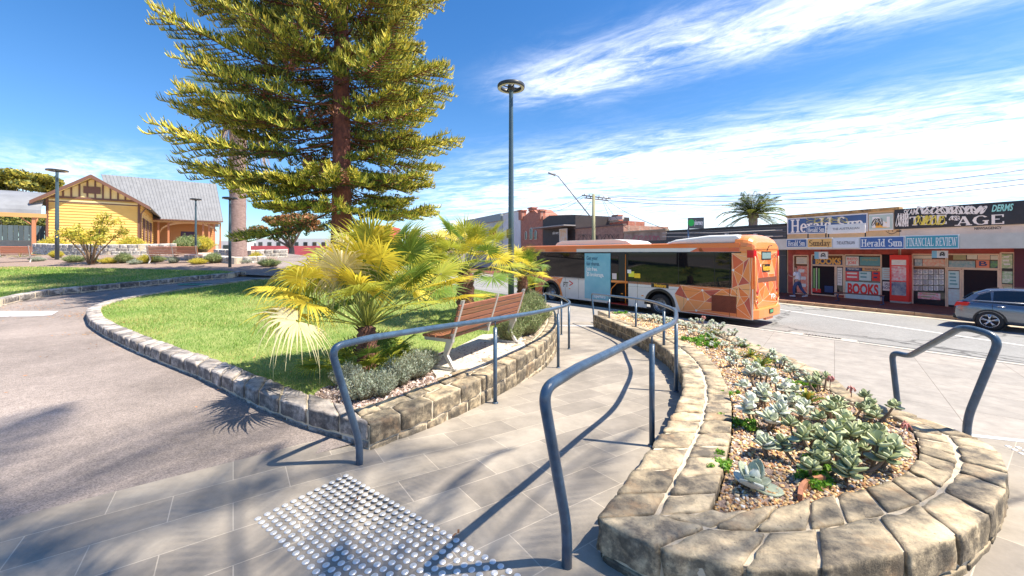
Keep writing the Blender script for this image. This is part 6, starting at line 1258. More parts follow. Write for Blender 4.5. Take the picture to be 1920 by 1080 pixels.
# dark pillar shop at the right edge
pr_, *_x = block('shop_building', 'narrow dark purple shop front at the right edge of the photo', 2011, 2080, 380, mat('purple_front', (.08, .03, .07), .6), 'shop', 8)
mb = RB(); prect(mb, FP, 1903, 470, 1940, 598, .02, .10, 0, zz=(-.97, 1.75)); rt = thing('door_pillar', 'dark maroon wall pier right of the last shop window', 'pillar', tuple(FP.at(*FP.px(1915, 590), .05))); mb.part('pier', mat('pier_maroon', (.10, .02, .04), .6), rt)
# --- dark pharmacy building and its neighbours, leftwards
ph, a_, b_, z_ = block('pharmacy_building', 'low dark grey clad pharmacy building behind the bus roof', 1250, 1475, 433, M_dkclad, 'shop', 10, ytop2=424)
mb = RB(); um0, _ = FP.px(1251, 440); um1, _ = FP.px(1474, 440)
for k in range(7): zz_ = z_ - .12 - k * .30; lo = [FP.at(um0, zz_, 0), FP.at(um0, zz_, .03), FP.at(um1, zz_, .03), FP.at(um1, zz_, 0)]; mb.hexa(lo, [Vector((p.x, p.y, zz_ + .03)) for p in lo])
mb.part('cladding_rib', mat('rib_grey', (.16, .17, .18), .5), ph)
mb = RB(); lo = [FP.at(um0, z_, -.3), FP.at(um0, z_, .12), FP.at(um1, z_, .12), FP.at(um1, z_, -.3)]; mb.hexa(lo, [Vector((p.x, p.y, z_ + .10)) for p in lo]); mb.part('roof_edge', mat('edge_dark', (.03, .035, .04), .4), ph)
mb = RB(); 
for x in (1362, 1416): mb = RB(); prect(mb, FP, x, 438, x + 5, 441.5, .03, .2); mb.part('flood_light', mat('lamp_white', (.6, .6, .6)), ph)
mb = RB(); prect(mb, AP, 1195, 450, 1330, 462, 0, .06); aw = mb.part('awning_fascia', mat('fascia_dark', (.03, .035, .04), .5), ph); mb = RB(); l = Vector(ph.location); ptext('Quality Pharmacy', AP, 1247, 453, 1310, 461, .07, mb); mb.v = [(v[0] - l.x, v[1] - l.y, v[2] - l.z) for v in mb.v]; mb.build('lettering', M_w, aw, fix=False)
sp_ = thing('pharmacy_sign', 'grey box sign with green disc and the word pharmacy on a post above the roof', 'sign', tuple(FP.at(*FP.px(1291, 434), -1)), 0); PP = VPlane(fofs(-.7), (.93, -.36)); mb = RB(); prect(mb, PP, 1290, 408, 1320, 428, -.35, 0); mb.part('box', mat('sign_grey', (.09, .11, .12), .5), sp_)
mb = RB(); p = PP.at(*PP.px(1291, 428), -.2); mb.tube([p, Vector((p.x, p.y, .8))], .05, 8); mb.part('post', M_steel, sp_)
mb = RB(); c = PP.at(*PP.px(1296, 417.5), .006); mb.face([c + PP.d * (.17 * math.cos(k * PI / 10)) + Vector((0, 0, .22 * math.sin(k * PI / 10))) for k in range(20)]); mb.part('green_disc', mat('logo_green', (.03, .50, .10), emit=None), sp_)
mb = RB(); ptext('pharmacy', PP, 1301, 413, 1319, 422, .008, mb, 0, .02); mb.part('lettering', M_w, sp_, fix=False)
gw, *_g = block('graffiti_wall', 'cream brick parapet wall with faint pink graffiti between brown brick and dark shop', 1170, 1249, 437, mat('stained_cream', (.46, .38, .31), .9, c2=(.24, .18, .14), vscale=1.2), 'wall', 8, ytop2=432, coping=mat('old_coping', (.35, .28, .2), .9)); squig(gw, FP, 1176, 441, 1240, 460, .01, mat('graffiti_pink', (.45, .12, .16)), 9, 31, .9, .02)
bb_, *_b = block('brick_building', 'low brown brick shop with graffiti behind the utility pole', 1078, 1169, 429, M_brick2, 'building', 6, ytop2=423, coping=mat('dark_coping', (.14, .10, .09), .9)); squig(bb_, FP, 1085, 436, 1160, 458, .01, M_gk, 9, 33, .7, .016)
BK = VPlane(fofs(-5), FD)
rb, *_r = block('brick_building', 'taller red brick rear building with chimney behind the brown brick shop', 1122, 1178, 420, M_brick1, 'building', 2.5, pl=BK, ytop2=414)
mb = RB(); prect(mb, BK, 1132, 402, 1144, 414, -2, -1.2); mb.part('chimney', M_brick1, rb)
mb = RB(); prect(mb, BK, 1100, 409, 1170, 415, .0, .25); mb.part('roof', mat('pale_roof', (.55, .52, .48), .6), rb)
tb, *_t = block('brick_building', 'tan rendered gable wall with white emblem graffiti beside the dark cafe', 1080, 1110, 411, mat('tan_wall', (.38, .25, .17), .9, vary=.3, vscale=1), 'building', 4, pl=BK, ytop2=410); squig(tb, BK, 1082, 412, 1096, 425, .02, M_gw, 5, 40, 1, .05)
rc2, *_c = block('brick_building', 'small stepped red brick block at the right of the chimney', 1186, 1205, 427, M_brick1, 'building', 2, pl=BK, ytop2=425)
cf = thing('cafe_building', 'black fronted cafe with sloping parapet beside the red gabled building', 'building', base(FP, 1047)); mb = RB(); ua, za = FP.px(1017, 413); um, zm = FP.px(1030, 404); ub, zb_ = FP.px(1079, 402.5); mb.prism([FP.at(ua, -1.2), FP.at(ub, -1.2), FP.at(ub, zb_), FP.at(um, zm), FP.at(ua, za)], -FP.n * 8); mb.part('wall', mat('cafe_black', (.035, .028, .028), .6, vary=.2, vscale=1.5), cf)
mb = RB(); prect(mb, FP, 1017, 425, 1079, 427, 0, 1.6); mb.part('awning', mat('awning_grey', (.30, .28, .27), .6), cf); mb = RB(); ptext('side story', FP, 1034, 434, 1050, 439.5, .02, mb, 0, .01); mb.part('lettering', M_w, cf, fix=False)
sign(1057, 429, 1072, 453, FP, .6, (.62, .58, .52), 'tall pale banner with orange pattern beside the cafe front', None, border=(.6, .58, .55), name='banner_sign', m2=mat('banner', (.64, .62, .58), .6, c2=(.70, .38, .12), vscale=3))
rg_ = thing('gabled_building', 'red brick gabled building with three arched windows', 'building', base(FP, 998)); mb = RB(); pts = [(977, 470), (1018, 470), (1018, 405), (1013, 404), (998, 391.5), (984, 405), (977, 406)]
q_ = [FP.at(*FP.px(x, y)) for x, y in pts]; q_[0].z = q_[1].z = -1.2; mb.prism(q_, -FP.n * 3); mb.part('wall', M_brick1, rg_)
for (x0, y0, x1, y1) in ((975, 395, 981, 412), (1011, 395, 1016.5, 412), (993.5, 390, 1000.5, 396)):
    mb = RB(); prect(mb, FP, x0, y0, x1, y1, -.5, .25); prect(mb, FP, x0 - .8, y0 - 1, x1 + .8, y0 + 1, -.6, .35); mb.part('pier', M_brick1, rg_)
for (x0, x1, yt_) in ((985, 988.5, 434), (993.5, 999, 427), (1002.5, 1007, 432)):
    mb = RB(); ua, zb_ = FP.px(x0, 449); ub, zt_ = FP.px(x1, yt_); c = (ua + ub) / 2; r = (ub - ua) / 2; P = [(ua, zb_), (ub, zb_)] + [(c + r * math.cos(PI * k / 8), zt_ - r + r * math.sin(PI * k / 8)) for k in range(9)]; mb.prism([FP.at(a, b, .03) for a, b in P], -FP.n * .05); wd_ = mb.part('window', M_win, rg_)
    mb = RB(); mb.tube([FP.at(a, b, .05) for a, b in P + [P[0]]], .05, 5); l = Vector(rg_.location); mb.v = [(v[0] - l.x, v[1] - l.y, v[2] - l.z) for v in mb.v]; mb.build('frame', mat('window_white', (.62, .58, .5)), wd_)
wb, *_w = block('white_building', 'white rendered two storey shop left of the red gabled building', 943, 976, 401, mat('white_render', (.66, .66, .66), .8, vary=.08, vscale=.8), 'building', 9, ytop2=396, coping=mat('white_coping', (.6, .6, .6)))
mb = RB(); prect(mb, FP, 950, 430, 955, 446, .0, .03); mb.part('window', M_win, wb)
gb, *_q = block('grey_building', 'pale grey clad building with dark cornice left of the white one', 875, 942, 413, mat('grey_clad', (.50, .52, .50), .7, vary=.08, vscale=.7), 'building', 10, ytop2=402)
mb = RB(); quadz = [FP.px(875, 413), FP.px(942, 403)]; zc_ = (quadz[0][1] + quadz[1][1]) / 2; lo = [FP.at(quadz[0][0], zc_ - 1.0, 0), FP.at(quadz[0][0], zc_ - 1.0, .3), FP.at(quadz[1][0], zc_ - 1.0, .3), FP.at(quadz[1][0], zc_ - 1.0, 0)]; mb.hexa(lo, [Vector((p.x, p.y, zc_ + .1)) for p in lo]); mb.part('cornice', mat('cornice_grey', (.25, .30, .31), .6), gb)
mb = RB(); prect(mb, FP, 917, 430, 931, 448, .0, .03); mb.part('window', M_win, gb)
# far blocks seen under the pine and between the palm leaves
def farblock(name, label, x0, x1, yt_, Y, m, cat='building', dep=10, wins=0, zb=-1.3):
    a = at(x0, yt_, Y); b = at(x1, yt_, Y); root = thing(name, label, cat, ((a.x + b.x) / 2, Y, zb)); mb = RB(); mb.hexa([(a.x, Y, zb), (b.x, Y, zb), (b.x, Y + dep, zb), (a.x, Y + dep, zb)], [(a.x, Y, a.z), (b.x, Y, a.z), (b.x, Y + dep, a.z), (a.x, Y + dep, a.z)]); mb.part('wall', m, root)
    for k in range(wins):
        x = a.x + (b.x - a.x) * (k + .5) / wins; w_ = (b.x - a.x) / wins * .22; mb = RB(); mb.bb(x - w_, x + w_, Y - .04, Y - .01, a.z - 1.9, a.z - .7); mb.part('window', M_win, root)
    return root
farblock('white_building', 'long white building beyond the road, left of the pine trunk', 480, 632, 447, 75, mat('far_white', (.68, .67, .66), .8), wins=9); farblock('white_building', 'white two storey building right of the pine trunk', 650, 704, 433, 82, mat('far_white', (.68, .67, .66), .8), wins=3)
farblock('red_building', 'small red clad building seen above the palm leaves', 702, 724, 423, 78, mat('far_red', (.55, .06, .07), .7), wins=2); farblock('pink_hoarding', 'pink red site hoarding at the far end of the path', 470, 618, 461, 52, mat('far_pink', (.62, .12, .14), .7, vary=.2, vscale=.3), 'fence', .3)
farblock('white_building', 'low pale shop at the left end of the far street row', 760, 874, 440, 90, mat('far_pale', (.58, .56, .52), .8), wins=6); farblock('white_building', 'pale block glimpsed beside the station porch', 410, 440, 452, 70, mat('far_white', (.68, .67, .66), .8), wins=1)
# --- utility pole, lamp arm, wires
up = at(1113, 473, 33.4); pole = thing('utility_pole', 'weathered timber power pole behind the bus with crossarms', 'power pole', (up.x, up.y, -1.0)); ht = at(1113, 364, 33.4).z
mb = RB(); mb.tube([(up.x, up.y, -1.1), (up.x, up.y, ht)], [.17, .12], 10); mb.part('pole', mat('old_timber', (.30, .29, .17), .9, vary=.3, vscale=6, stretch=(1, 1, .1)), pole); wires = []
for z, x0, x1, y0, y1 in ((ht - .25, 1091, 1146, 366, 373), (ht - .75, 1096, 1140, 371, 376)):
    a = at(x0, y0, 33.4); b = at(x1, y1, 33.8); mb = RB(); mb.tube([a, b], .05, 6); mb.part('crossarm', mat('arm_timber', (.16, .14, .12), .9), pole)
    mb = RB()
    for k in range(6): q = a.lerp(b, (k + .5) / 6); mb.tube([q, q + Vector((0, 0, .16))], [.045, .03], 6)
    mb.part('insulator', M_black, pole)
mb = RB(); a = at(1110, 410, 33.3); P = [a, at(1062, 350, 32.4), at(1046, 330, 32.0), at(1040, 327, 31.8)]; mb.tube(P, [.05, .045, .04, .035], 6); mb.part('outreach_arm', mat('galv', (.25, .26, .27), .5, .5), pole)
mb = RB(); mb.tube([at(1041, 328, 31.8), at(1028, 324, 31.6)], [.10, .07], 8); mb.part('lamp_head', mat('lamp_grey', (.22, .23, .24), .5), pole)
def wire(x0, y0, Y0, x1, y1, Y1, sag, label, r=.018):
    a = at(x0, y0, Y0); b = at(x1, y1, Y1); P = [a.lerp(b, t / 16) - Vector((0, 0, sag * 4 * (t / 16) * (1 - t / 16))) for t in range(17)]; root = thing('power_line', label, 'wire', tuple(a), 0, 'overhead wires'); mb = RB(); mb.tube(P, r, 4); mb.part('cable', M_black, root)
wire(1138, 367, 33.6, 2050, 300, 22, .8, 'topmost overhead wire running right from the timber pole'); wire(1142, 370, 33.7, 2050, 318, 21.5, .9, 'second overhead wire running right from the timber pole'); wire(1140, 376, 33.7, 2050, 328, 21, .9, 'third overhead wire running right over the palm')
wire(1140, 377, 33.6, 1250, 430, 24, .2, 'steep wire from the pole down to the dark shop roof'); wire(1132, 377, 33.5, 1180, 432, 30, .2, 'steep wire from the pole to the graffiti parapet'); wire(1130, 377, 33.5, 1152, 425, 34, .1, 'short steep wire from the pole to the brick shop')
wire(1092, 367, 33.4, 1003, 392, 50, .4, 'wire running left from the pole to the red gabled building'); wire(1094, 370, 33.4, 1020, 398, 50, .4, 'lower wire running left from the pole'); wire(1108, 378, 33.4, 1082, 410, 40, .1, 'short wire from the pole to the tan gable')
for (x0, x1, y0, y1, lb) in ((1250, 1476, 437.5, 431.5, 'pale cable across the front of the dark shop, upper'), (1250, 1476, 444, 443, 'pale cable across the front of the dark shop, lower')):
    a = FP.at(*FP.px(x0, y0), .5); b = FP.at(*FP.px(x1, y1), .5); root = thing('street_cable', lb, 'wire', tuple(a), 0, 'overhead wires'); mb = RB(); mb.tube([a, a.lerp(b, .5) - Vector((0, 0, .08)), b], .022, 4); mb.part('cable', mat('pale_cable', (.5, .48, .46)), root)
# --- street bench, person
SB_ = [Vector((17.0, 20.6, -.985)), Vector((17.75, 19.35, -.985))]
ang = math.atan2(-QT.y, -QT.x); bc = (SB_[0] + SB_[1]) / 2
def timber_bench(label, loc, rz, length, wood, metal, back=True, group=None, style=0):
    root = thing('park_bench', label, 'bench', loc, rz, group); h = length / 2; mb = MB()
    for k in range(4): mb.box((0, -.17 + k * .115, .44 + (.010 * (3 - k)) * 0), (length, .10, .032))
    mb.build('seat', wood, root, bevel=.005)
    if back:
        mb = MB()
        for k in range(5): z = .53 + k * .078; mb.box((0, .255 + (z - .5) * .33, z), (length, .030, .066), M=Matrix.Rotation(-.32, 3, 'X'))
        mb.build('backrest', wood, root, bevel=.005)
    for sx in ((-h + .06), 0, h - .06) if style == 0 else (-h + .06, h - .06):
        mb = MB(); x0, x1 = sx - .022, sx + .022
        def plate(pts): mb.prism([(x0, y, z) for y, z in pts], (x1 - x0, 0, 0))
        if back: plate([(.19, .40), (.245, .40), (.42, .93), (.375, .93)])
        plate([(-.22, .37), (.25, .37), (.25, .425), (-.22, .425)])
        if sx != 0 or style: plate([(.14, .38), (.24, .38), (.16, .2), (.30, .0), (.24, .0), (.09, .2)]); plate([(-.20, .0), (.30, .0), (.30, .035), (-.20, .035)])
        mb.build('leg_frame', metal, root, bevel=.006)
    return root
M_wood = mat('bench_wood', (.36, .15, .08), .45, c2=(.20, .075, .04), vscale=9, stretch=(.25, 4, 4), bump=.15, bscale=30, island=.15); M_alu = mat('cast_aluminium', (.62, .60, .57), .4, .6)
timber_bench('low bench on the far footpath in front of the pale BOOKS board', tuple(bc), ang, 1.9, mat('street_wood', (.20, .08, .05), .6, island=.2), mat('blue_leg', (.08, .12, .22), .5), back=False, group=None, style=1)
M_skin = mat('skin', (.48, .26, .18), .6); M_shirt = mat('white_shirt', (.72, .72, .76), .9, vary=.12, vscale=14); M_jean = mat('blue_jeans', (.05, .08, .18), .9, vary=.2, vscale=18); M_hair = mat('brown_hair', (.15, .06, .03), .8)
def skinned(name, chains, mats_idx, m, parent, sub=2):
    """chains: list of (points, radii); all start from the first point of the first chain or a named index"""
    V = []; E = []; R = []
    for (pts, rad, start) in chains:
        prev = start
        for p, r in zip(pts, rad): V.append(p); R.append(r); i = len(V) - 1; (E.append((prev, i)) if prev is not None else None); prev = i
    me = bpy.data.meshes.new(name); me.from_pydata(V, E, []); o = obj(name, me, parent, [m]); md = o.modifiers.new('skin', 'SKIN'); md.use_smooth_shade = True
    for i, r in enumerate(R): me.skin_vertices[0].data[i].radius = (r, r) if not isinstance(r, tuple) else r
    me.skin_vertices[0].data[0].use_root = True; o.modifiers.new('sub', 'SUBSURF').levels = sub; o.modifiers['sub'].render_levels = sub; return o
pp = at(1496, 557, 1.0); Yp = 22.6; pp = Vector(((1496 - 960) * Yp / F, Yp, -.985)); per = thing('person', 'person in white shirt and blue jeans walking past the left shop door with phone raised', 'person', tuple(pp), ang + PI)    # walks along the facade towards the left
# local +x = walking direction
body_ = skinned('body', [([(0, 0, .90), (.02, 0, 1.08), (.05, 0, 1.28), (.07, 0, 1.42), (.09, 0, 1.50), (.12, 0, 1.60), (.13, 0, 1.68)], [(.13, .15), (.12, .14), (.12, .17), (.09, .13), .05, .085, .06], None),
    ([(.02, .10, .84), (.16, .10, .50), (.14, .10, .10), (.15, .10, .05), (.29, .10, .03)], [.085, .06, .042, .04, .03], 0), ([(-.02, -.10, .84), (-.12, -.10, .48), (-.36, -.10, .16), (-.38, -.10, .09), (-.26, -.10, .03)], [.085, .06, .042, .04, .03], 0),
    ([(.05, .19, 1.38), (.12, .24, 1.12), (.34, .18, 1.20), (.42, .14, 1.25)], [.05, .04, .03, .028], 2), ([(.03, -.19, 1.38), (-.04, -.24, 1.12), (.14, -.22, .92), (.19, -.21, .86)], [.05, .04, .03, .028], 2)], None, M_skin, per)
skinned('shirt', [([(0, 0, .90), (.02, 0, 1.06), (.05, 0, 1.26), (.07, 0, 1.40)], [(.155, .175), (.15, .165), (.145, .19), (.09, .14)], None), ([(.05, .20, 1.37), (.09, .245, 1.2)], [.075, .07], 2), ([(.03, -.20, 1.37), (-.01, -.245, 1.2)], [.075, .07], 2)], None, M_shirt, per)
skinned('jeans', [([(0, 0, .93), (0, 0, .86)], [(.14, .165), (.13, .15)], None), ([(.02, .10, .80), (.16, .10, .50), (.14, .10, .10)], [.105, .078, .062], 1), ([(-.02, -.10, .80), (-.12, -.10, .48), (-.35, -.10, .17)], [.105, .078, .062], 1)], None, M_jean, per)
skinned('hair', [([(.10, 0, 1.66), (.09, 0, 1.72), (.05, 0, 1.62)], [.09, .075, .085], None)], None, M_hair, per)
for (x, y, z) in ((.22, .10, .04), (-.31, -.10, .07)): mb = MB(); mb.box((x, y, z), (.28, .10, .07), M=Matrix.Rotation(.25 if x < 0 else 0, 3, 'Y')); mb.build('shoe', mat('white_shoe', (.65, .65, .65), .7), per, bevel=.025)
for k in range(5): mb = MB(); b = Vector((.43, .13 + k * .014, 1.26)); mb.tube([b, b + Vector((.04, 0, .03)), b + Vector((.06, 0, .06 - k * .004))], [.009, .008, .007], 6); mb.build('finger', M_skin, per)
mb = MB(); mb.box((.47, .16, 1.30), (.012, .07, .14)); tag(mb.build('mobile_phone', M_black), 'dark phone held up by the walking person', 'phone').location = tuple(pp); bpy.data.objects['mobile_phone'].rotation_euler = (0, 0, ang + PI)
# ================================================================== STATION BUILDING AND THE LEFT SIDE
SD = Vector((.783, .622, 0)); SNn = Vector((.622, -.783, 0)); C1 = Vector((-38.6, 33.0, 0)); SPl = VPlane((C1.x, C1.y), (SD.x, SD.y))
BZ = 1.5
M_wb = mat('weatherboard_yellow', (.74, .47, .13), .65, vary=.06, vscale=2); M_trim = mat('brown_trim', (.16, .075, .05), .6); M_cream = mat('cream_panel', (.78, .62, .30), .7); M_tin = mat('corrugated_iron', (.20, .205, .215), .7, .0, vary=.14, vscale=1.5); M_ochre = mat('ochre_timber', (.48, .20, .10), .6)
stn = thing('station_building', 'yellow weatherboard station building with gabled front, iron roof and arched porch', 'building', (C1.x, C1.y, BZ))
def sp(u, z, off=0.0): p = C1 + SD * u + SNn * off; return Vector((p.x, p.y, z))
uR = SPl.px(262, 430)[0]; zeL = SPl.px(87, 369)[1]; zeR = SPl.px(262, 381)[1]; ze = (zeL + zeR) / 2; uA, zA = SPl.px(173, 331); DW = 14
print('station', uR, zeL, zeR, uA, zA)
# boards: overlapping weatherboards as real laps
def boards(mb, f, z0, z1, step=.24, th=.045):
    z = z0
    while z < z1:
        zz = min(z + step, z1); a, b = f(z), f(zz); P0 = [a[0] + a[2] * th, a[1] + a[2] * th, b[1], b[0]]; mb.face(P0); mb.face([a[0], a[1], a[1] + a[2] * th, a[0] + a[2] * th]); z = zz
mb = RB(); mb.hexa([sp(0, BZ - .8, -DW), sp(0, BZ - .8, -.04), sp(uR, BZ - .8, -.04), sp(uR, BZ - .8, -DW)], [sp(0, ze, -DW), sp(0, ze, -.04), sp(uR, ze, -.04), sp(uR, ze, -DW)])
mb.prism([sp(-.0, ze, -.04), sp(uR, ze, -.04), sp(uA, zA - .15, -.04)], -SNn * DW); boards(mb, lambda z: (sp(0, z, 0), sp(uR, z, 0), SNn), BZ - .3, ze - .35); wl = mb.part('wall', M_wb, stn)
mb = RB(); boards(mb, lambda z: (sp(uR + .02, z, 0), sp(uR + .02, z, -DW), SD), BZ - .3, ze - .1); mb.part('side_wall', M_wb, stn)
mb = RB(); mb.prism([sp(.1, ze + .05, .015), sp(uR - .1, ze + .05, .015), sp(uA, zA - .25, .015)], -SNn * .02); mb.part('gable_panel', M_cream, stn)
mb = RB()
def bar(a, b, w_, th=.05, off=.02):
    """trim board between two (u, z) points on the gable wall"""
    d = Vector((b[0] - a[0], b[1] - a[1])).normalized(); n = Vector((-d.y, d.x)) * w_ / 2; P = [(a[0] + n.x, a[1] + n.y), (b[0] + n.x, b[1] + n.y), (b[0] - n.x, b[1] - n.y), (a[0] - n.x, a[1] - n.y)]; mb.prism([sp(p[0], p[1], off + th) for p in P], -SNn * th)
bar((0, ze - .30), (uR, ze - .30), .10); bar((0, ze + .10), (uR, ze + .10), .16, .06)
slope = (zA - ze) / (uA)
for k in range(1, 12):
    u = uR * k / 12; zt_ = ze + .1 + (min(u / uA, (uR - u) / (uR - uA))) * (zA - ze - .3)
    if zt_ > ze + .35: bar((u, ze + .18), (u, zt_), .11, .045, .022)
for x in (.06, uR - .06): bar((x, BZ - .4), (x, ze), .15, .05, .024)
mb.part('gable_timbers', M_trim, stn)
mb = RB(); cx0 = uA - .52; mb.prism([sp(cx0, ze + .55, .10), sp(cx0 + 1.04, ze + .55, .10), sp(cx0 + 1.04, ze + 1.15, .10), sp(cx0, ze + 1.15, .10)], -SNn * .05); lv = mb.part('louvre', M_trim, stn)
mb = RB(); mb.prism([sp(-.0, ze - .38, .05), sp(uR, ze - .38, .05), sp(uR, ze - .10, .05), sp(0, ze - .10, .05)], -SNn * .03); mb.part('frieze_board', M_cream, stn)
# gable roof
OV = .75; ovh = .75
def slab(a, b, c, d, th, m, name, bev=0):
    mb = RB(); a, b, c, d = map(Vector, (a, b, c, d)); n = (b - a).cross(d - a).normalized() * th
    if n.z < 0: n = -n
    mb.hexa([a, b, c, d], [a + n, b + n, c + n, d + n]); return mb.part(name, m, stn)
eL = (-ovh, ze - ovh * slope + .12); eR = (uR + ovh, ze - ovh * slope + .12); ap = (uA, zA)
M_ribtin = M_tin
slab(sp(*eL, OV), sp(*ap, OV), sp(*ap, -DW - 5), sp(*eL, -DW - 5), .06, M_ribtin, 'roof'); slab(sp(*ap, OV), sp(*eR, OV), sp(*eR, -DW - 1), sp(*ap, -DW - 1), .06, M_ribtin, 'roof')
def ribs(a, b, c, d, n, name='roof_seam'):
    """standing seams running from edge a-b to edge d-c"""
    mb = RB(); a, b, c, d = map(Vector, (a, b, c, d)); nn = (b - a).cross(d - a).normalized(); nn = nn if nn.z > 0 else -nn
    for k in range(n + 1): t = k / n; mb.tube([a.lerp(b, t) + nn * .07, d.lerp(c, t) + nn * .07], .035, 4, smooth=False)
    mb.part(name, M_tin, stn)
ribs(sp(*ap, OV), sp(*ap, -DW), sp(*eR, -DW), sp(*eR, OV), 28)
mb = RB()
for a, b in ((eL, ap), (ap, eR)):
    A, B = Vector((a[0], a[1])), Vector((b[0], b[1])); mb.prism([sp(A.x, A.y + .07, OV + .04), sp(B.x, B.y + .07, OV + .04), sp(B.x, B.y - .22, OV + .04), sp(A.x, A.y - .22, OV + .04)], -SNn * .05)
mb.part('barge_board', M_trim, stn)
mb = RB()
for a, b in ((eL, ap), (ap, eR)):
    A, B = Vector((a[0], a[1])), Vector((b[0], b[1])); mb.prism([sp(A.x, A.y - .10, OV - .05), sp(B.x, B.y - .10, OV - .05), sp(B.x, B.y - .14, OV - .05), sp(A.x, A.y - .14, OV - .05)], -SNn * (OV - .08))
mb.part('eave_lining', M_cream, stn)
mb = RB(); mb.tube(fillet([sp(uR + .5, ze - .45, .4), sp(uR + .1, ze - 1.0, .12), sp(uR + .1, BZ - 1.0, .12)], .2), .05, 8); mb.part('downpipe', M_trim, stn)
for k in range(3):
    a = -2.0 - k * 3.6; mb = RB(); mb.prism([sp(uR + .05, BZ + 1.2, a), sp(uR + .05, BZ + 1.2, a - 1.5), sp(uR + .05, BZ + 3.3, a - 1.5), sp(uR + .05, BZ + 3.3, a)], SD * .03); w_ = mb.part('window', M_win, stn)
    mb = RB(); P = [sp(uR + .09, BZ + z, a - y) for y, z in ((0, 1.2), (1.5, 1.2), (1.5, 3.3), (0, 3.3), (0, 1.2))]; l = Vector(stn.location); mb.tube([p - l for p in P], .06, 4); mb.build('frame', M_trim, w_)
# main wing behind with long roof and arched porch
MPl = VPlane((C1 + SD * uR - SNn * DW)[:2], (SD.x, SD.y)); O2 = C1 + SD * uR - SNn * DW
def mp(u, z, off=0.0): p = O2 + SD * u + SNn * off; return Vector((p.x, p.y, z))
u_a = .3; u_b = MPl.px(418, 440)[0]; zE = MPl.px(360, 415)[1]; RPl = VPlane((O2 - SNn * 5.5)[:2], (SD.x, SD.y)); ur0, zr0 = RPl.px(190, 331); ur1, zr1 = RPl.px(405, 343); zR = (zr0 + zr1) / 2
print('main wing', u_b, zE, ur0, ur1, zr0, zr1)
slab(mp(-3, zE, .6), mp(u_b, zE, .6), mp(ur1, zR, -5.5), mp(ur0, zR, -5.5), .07, M_tin, 'roof'); slab(mp(ur0, zR, -5.5), mp(ur1, zR, -5.5), mp(u_b, zE, -11.6), mp(-3, zE, -11.6), .07, M_tin, 'roof')
ribs(mp(-3, zE, .6), mp(u_b, zE, .6), mp(ur1, zR, -5.5), mp(ur0, zR, -5.5), 34)
mb = RB(); boards(mb, lambda z: (mp(-1, z, -2.2), mp(u_b - .8, z, -2.2), SNn), BZ - .2, zE); mb.part('porch_wall', mat('weatherboard_ochre', (.62, .28, .10), .65), stn)
mb = RB(); mb.hexa([mp(-1, BZ - .5, -11), mp(-1, BZ - .5, -2.25), mp(u_b - .8, BZ - .5, -2.25), mp(u_b - .8, BZ - .5, -11)], [mp(-1, zE, -11), mp(-1, zE, -2.25), mp(u_b - .8, zE, -2.25), mp(u_b - .8, zE, -11)]); mb.prism([mp(u_b - .8, zE, -11), mp(u_b - .8, zE, -.2), mp(u_b - .8, zR - .1, -5.5)], -SD * .1); mb.part('rear_wall', M_cream, stn)
mb = RB(); a, _ = MPl.px(338, 450); b, _ = MPl.px(368, 450); mb.prism([mp(a, BZ, -2.12), mp(b, BZ, -2.12), mp(b, BZ + 2.7, -2.12), mp(a, BZ + 2.7, -2.12)], -SNn * .06); mb.part('door', mat('purple_door', (.06, .03, .08), .5), stn)
posts = [MPl.px(x, 450)[0] for x in (297, 316, 381, 392, 402, 413)]
for u in posts: mb = RB(); mb.hexa([mp(u - .09, BZ - .4, -.09), mp(u - .09, BZ - .4, .09), mp(u + .09, BZ - .4, .09), mp(u + .09, BZ - .4, -.09)], [mp(u - .09, zE - .02, -.09), mp(u - .09, zE - .02, .09), mp(u + .09, zE - .02, .09), mp(u + .09, zE - .02, -.09)]); mb.part('porch_post', M_ochre, stn)
mb = RB()
for u0_, u1_ in ((-.2, posts[1]), (posts[2], posts[-1])): mb.prism([mp(u0_, BZ + .95, .05), mp(u1_, BZ + .95, .05), mp(u1_, BZ + 1.05, .05), mp(u0_, BZ + 1.05, .05)], -SNn * .1)
k_ = -.1
while k_ < posts[-1]:
    if not (posts[1] < k_ < posts[2]): mb.prism([mp(k_, BZ, .02), mp(k_ + .05, BZ, .02), mp(k_ + .05, BZ + .95, .02), mp(k_, BZ + .95, .02)], -SNn * .03)
    k_ += .16
mb.part('balustrade', M_ochre, stn)
mb = RB(); c = (posts[0] + posts[2]) / 2 + .8; rw = (posts[2] + 1.2 - posts[0]) / 2; P = []
for k in range(17): a = PI * k / 16; P.append((c + rw * math.cos(a), zE - 1.45 + 1.15 * math.sin(a)))
for p, q in zip(P, P[1:]): mb.prism([mp(p[0], p[1], .06), mp(q[0], q[1], .06), mp(q[0], q[1] + .22, .06), mp(p[0], p[1] + .22, .06)], -SNn * .12)
mb.prism([mp(-.2, zE - .25, .14), mp(u_b - .2, zE - .25, .14), mp(u_b - .2, zE - .02, .14), mp(-.2, zE - .02, .14)], -SNn * .1); mb.part('porch_arch', mat('arch_cream', (.70, .42, .20), .6), stn)
mb = RB(); mb.hexa([mp(-3, zE - .03, .58), mp(-3, zE - .03, .70), mp(u_b, zE - .03, .70), mp(u_b, zE - .03, .58)], [mp(-3, zE + .12, .58), mp(-3, zE + .12, .70), mp(u_b, zE + .12, .70), mp(u_b, zE + .12, .58)]); mb.part('gutter', M_trim, stn)
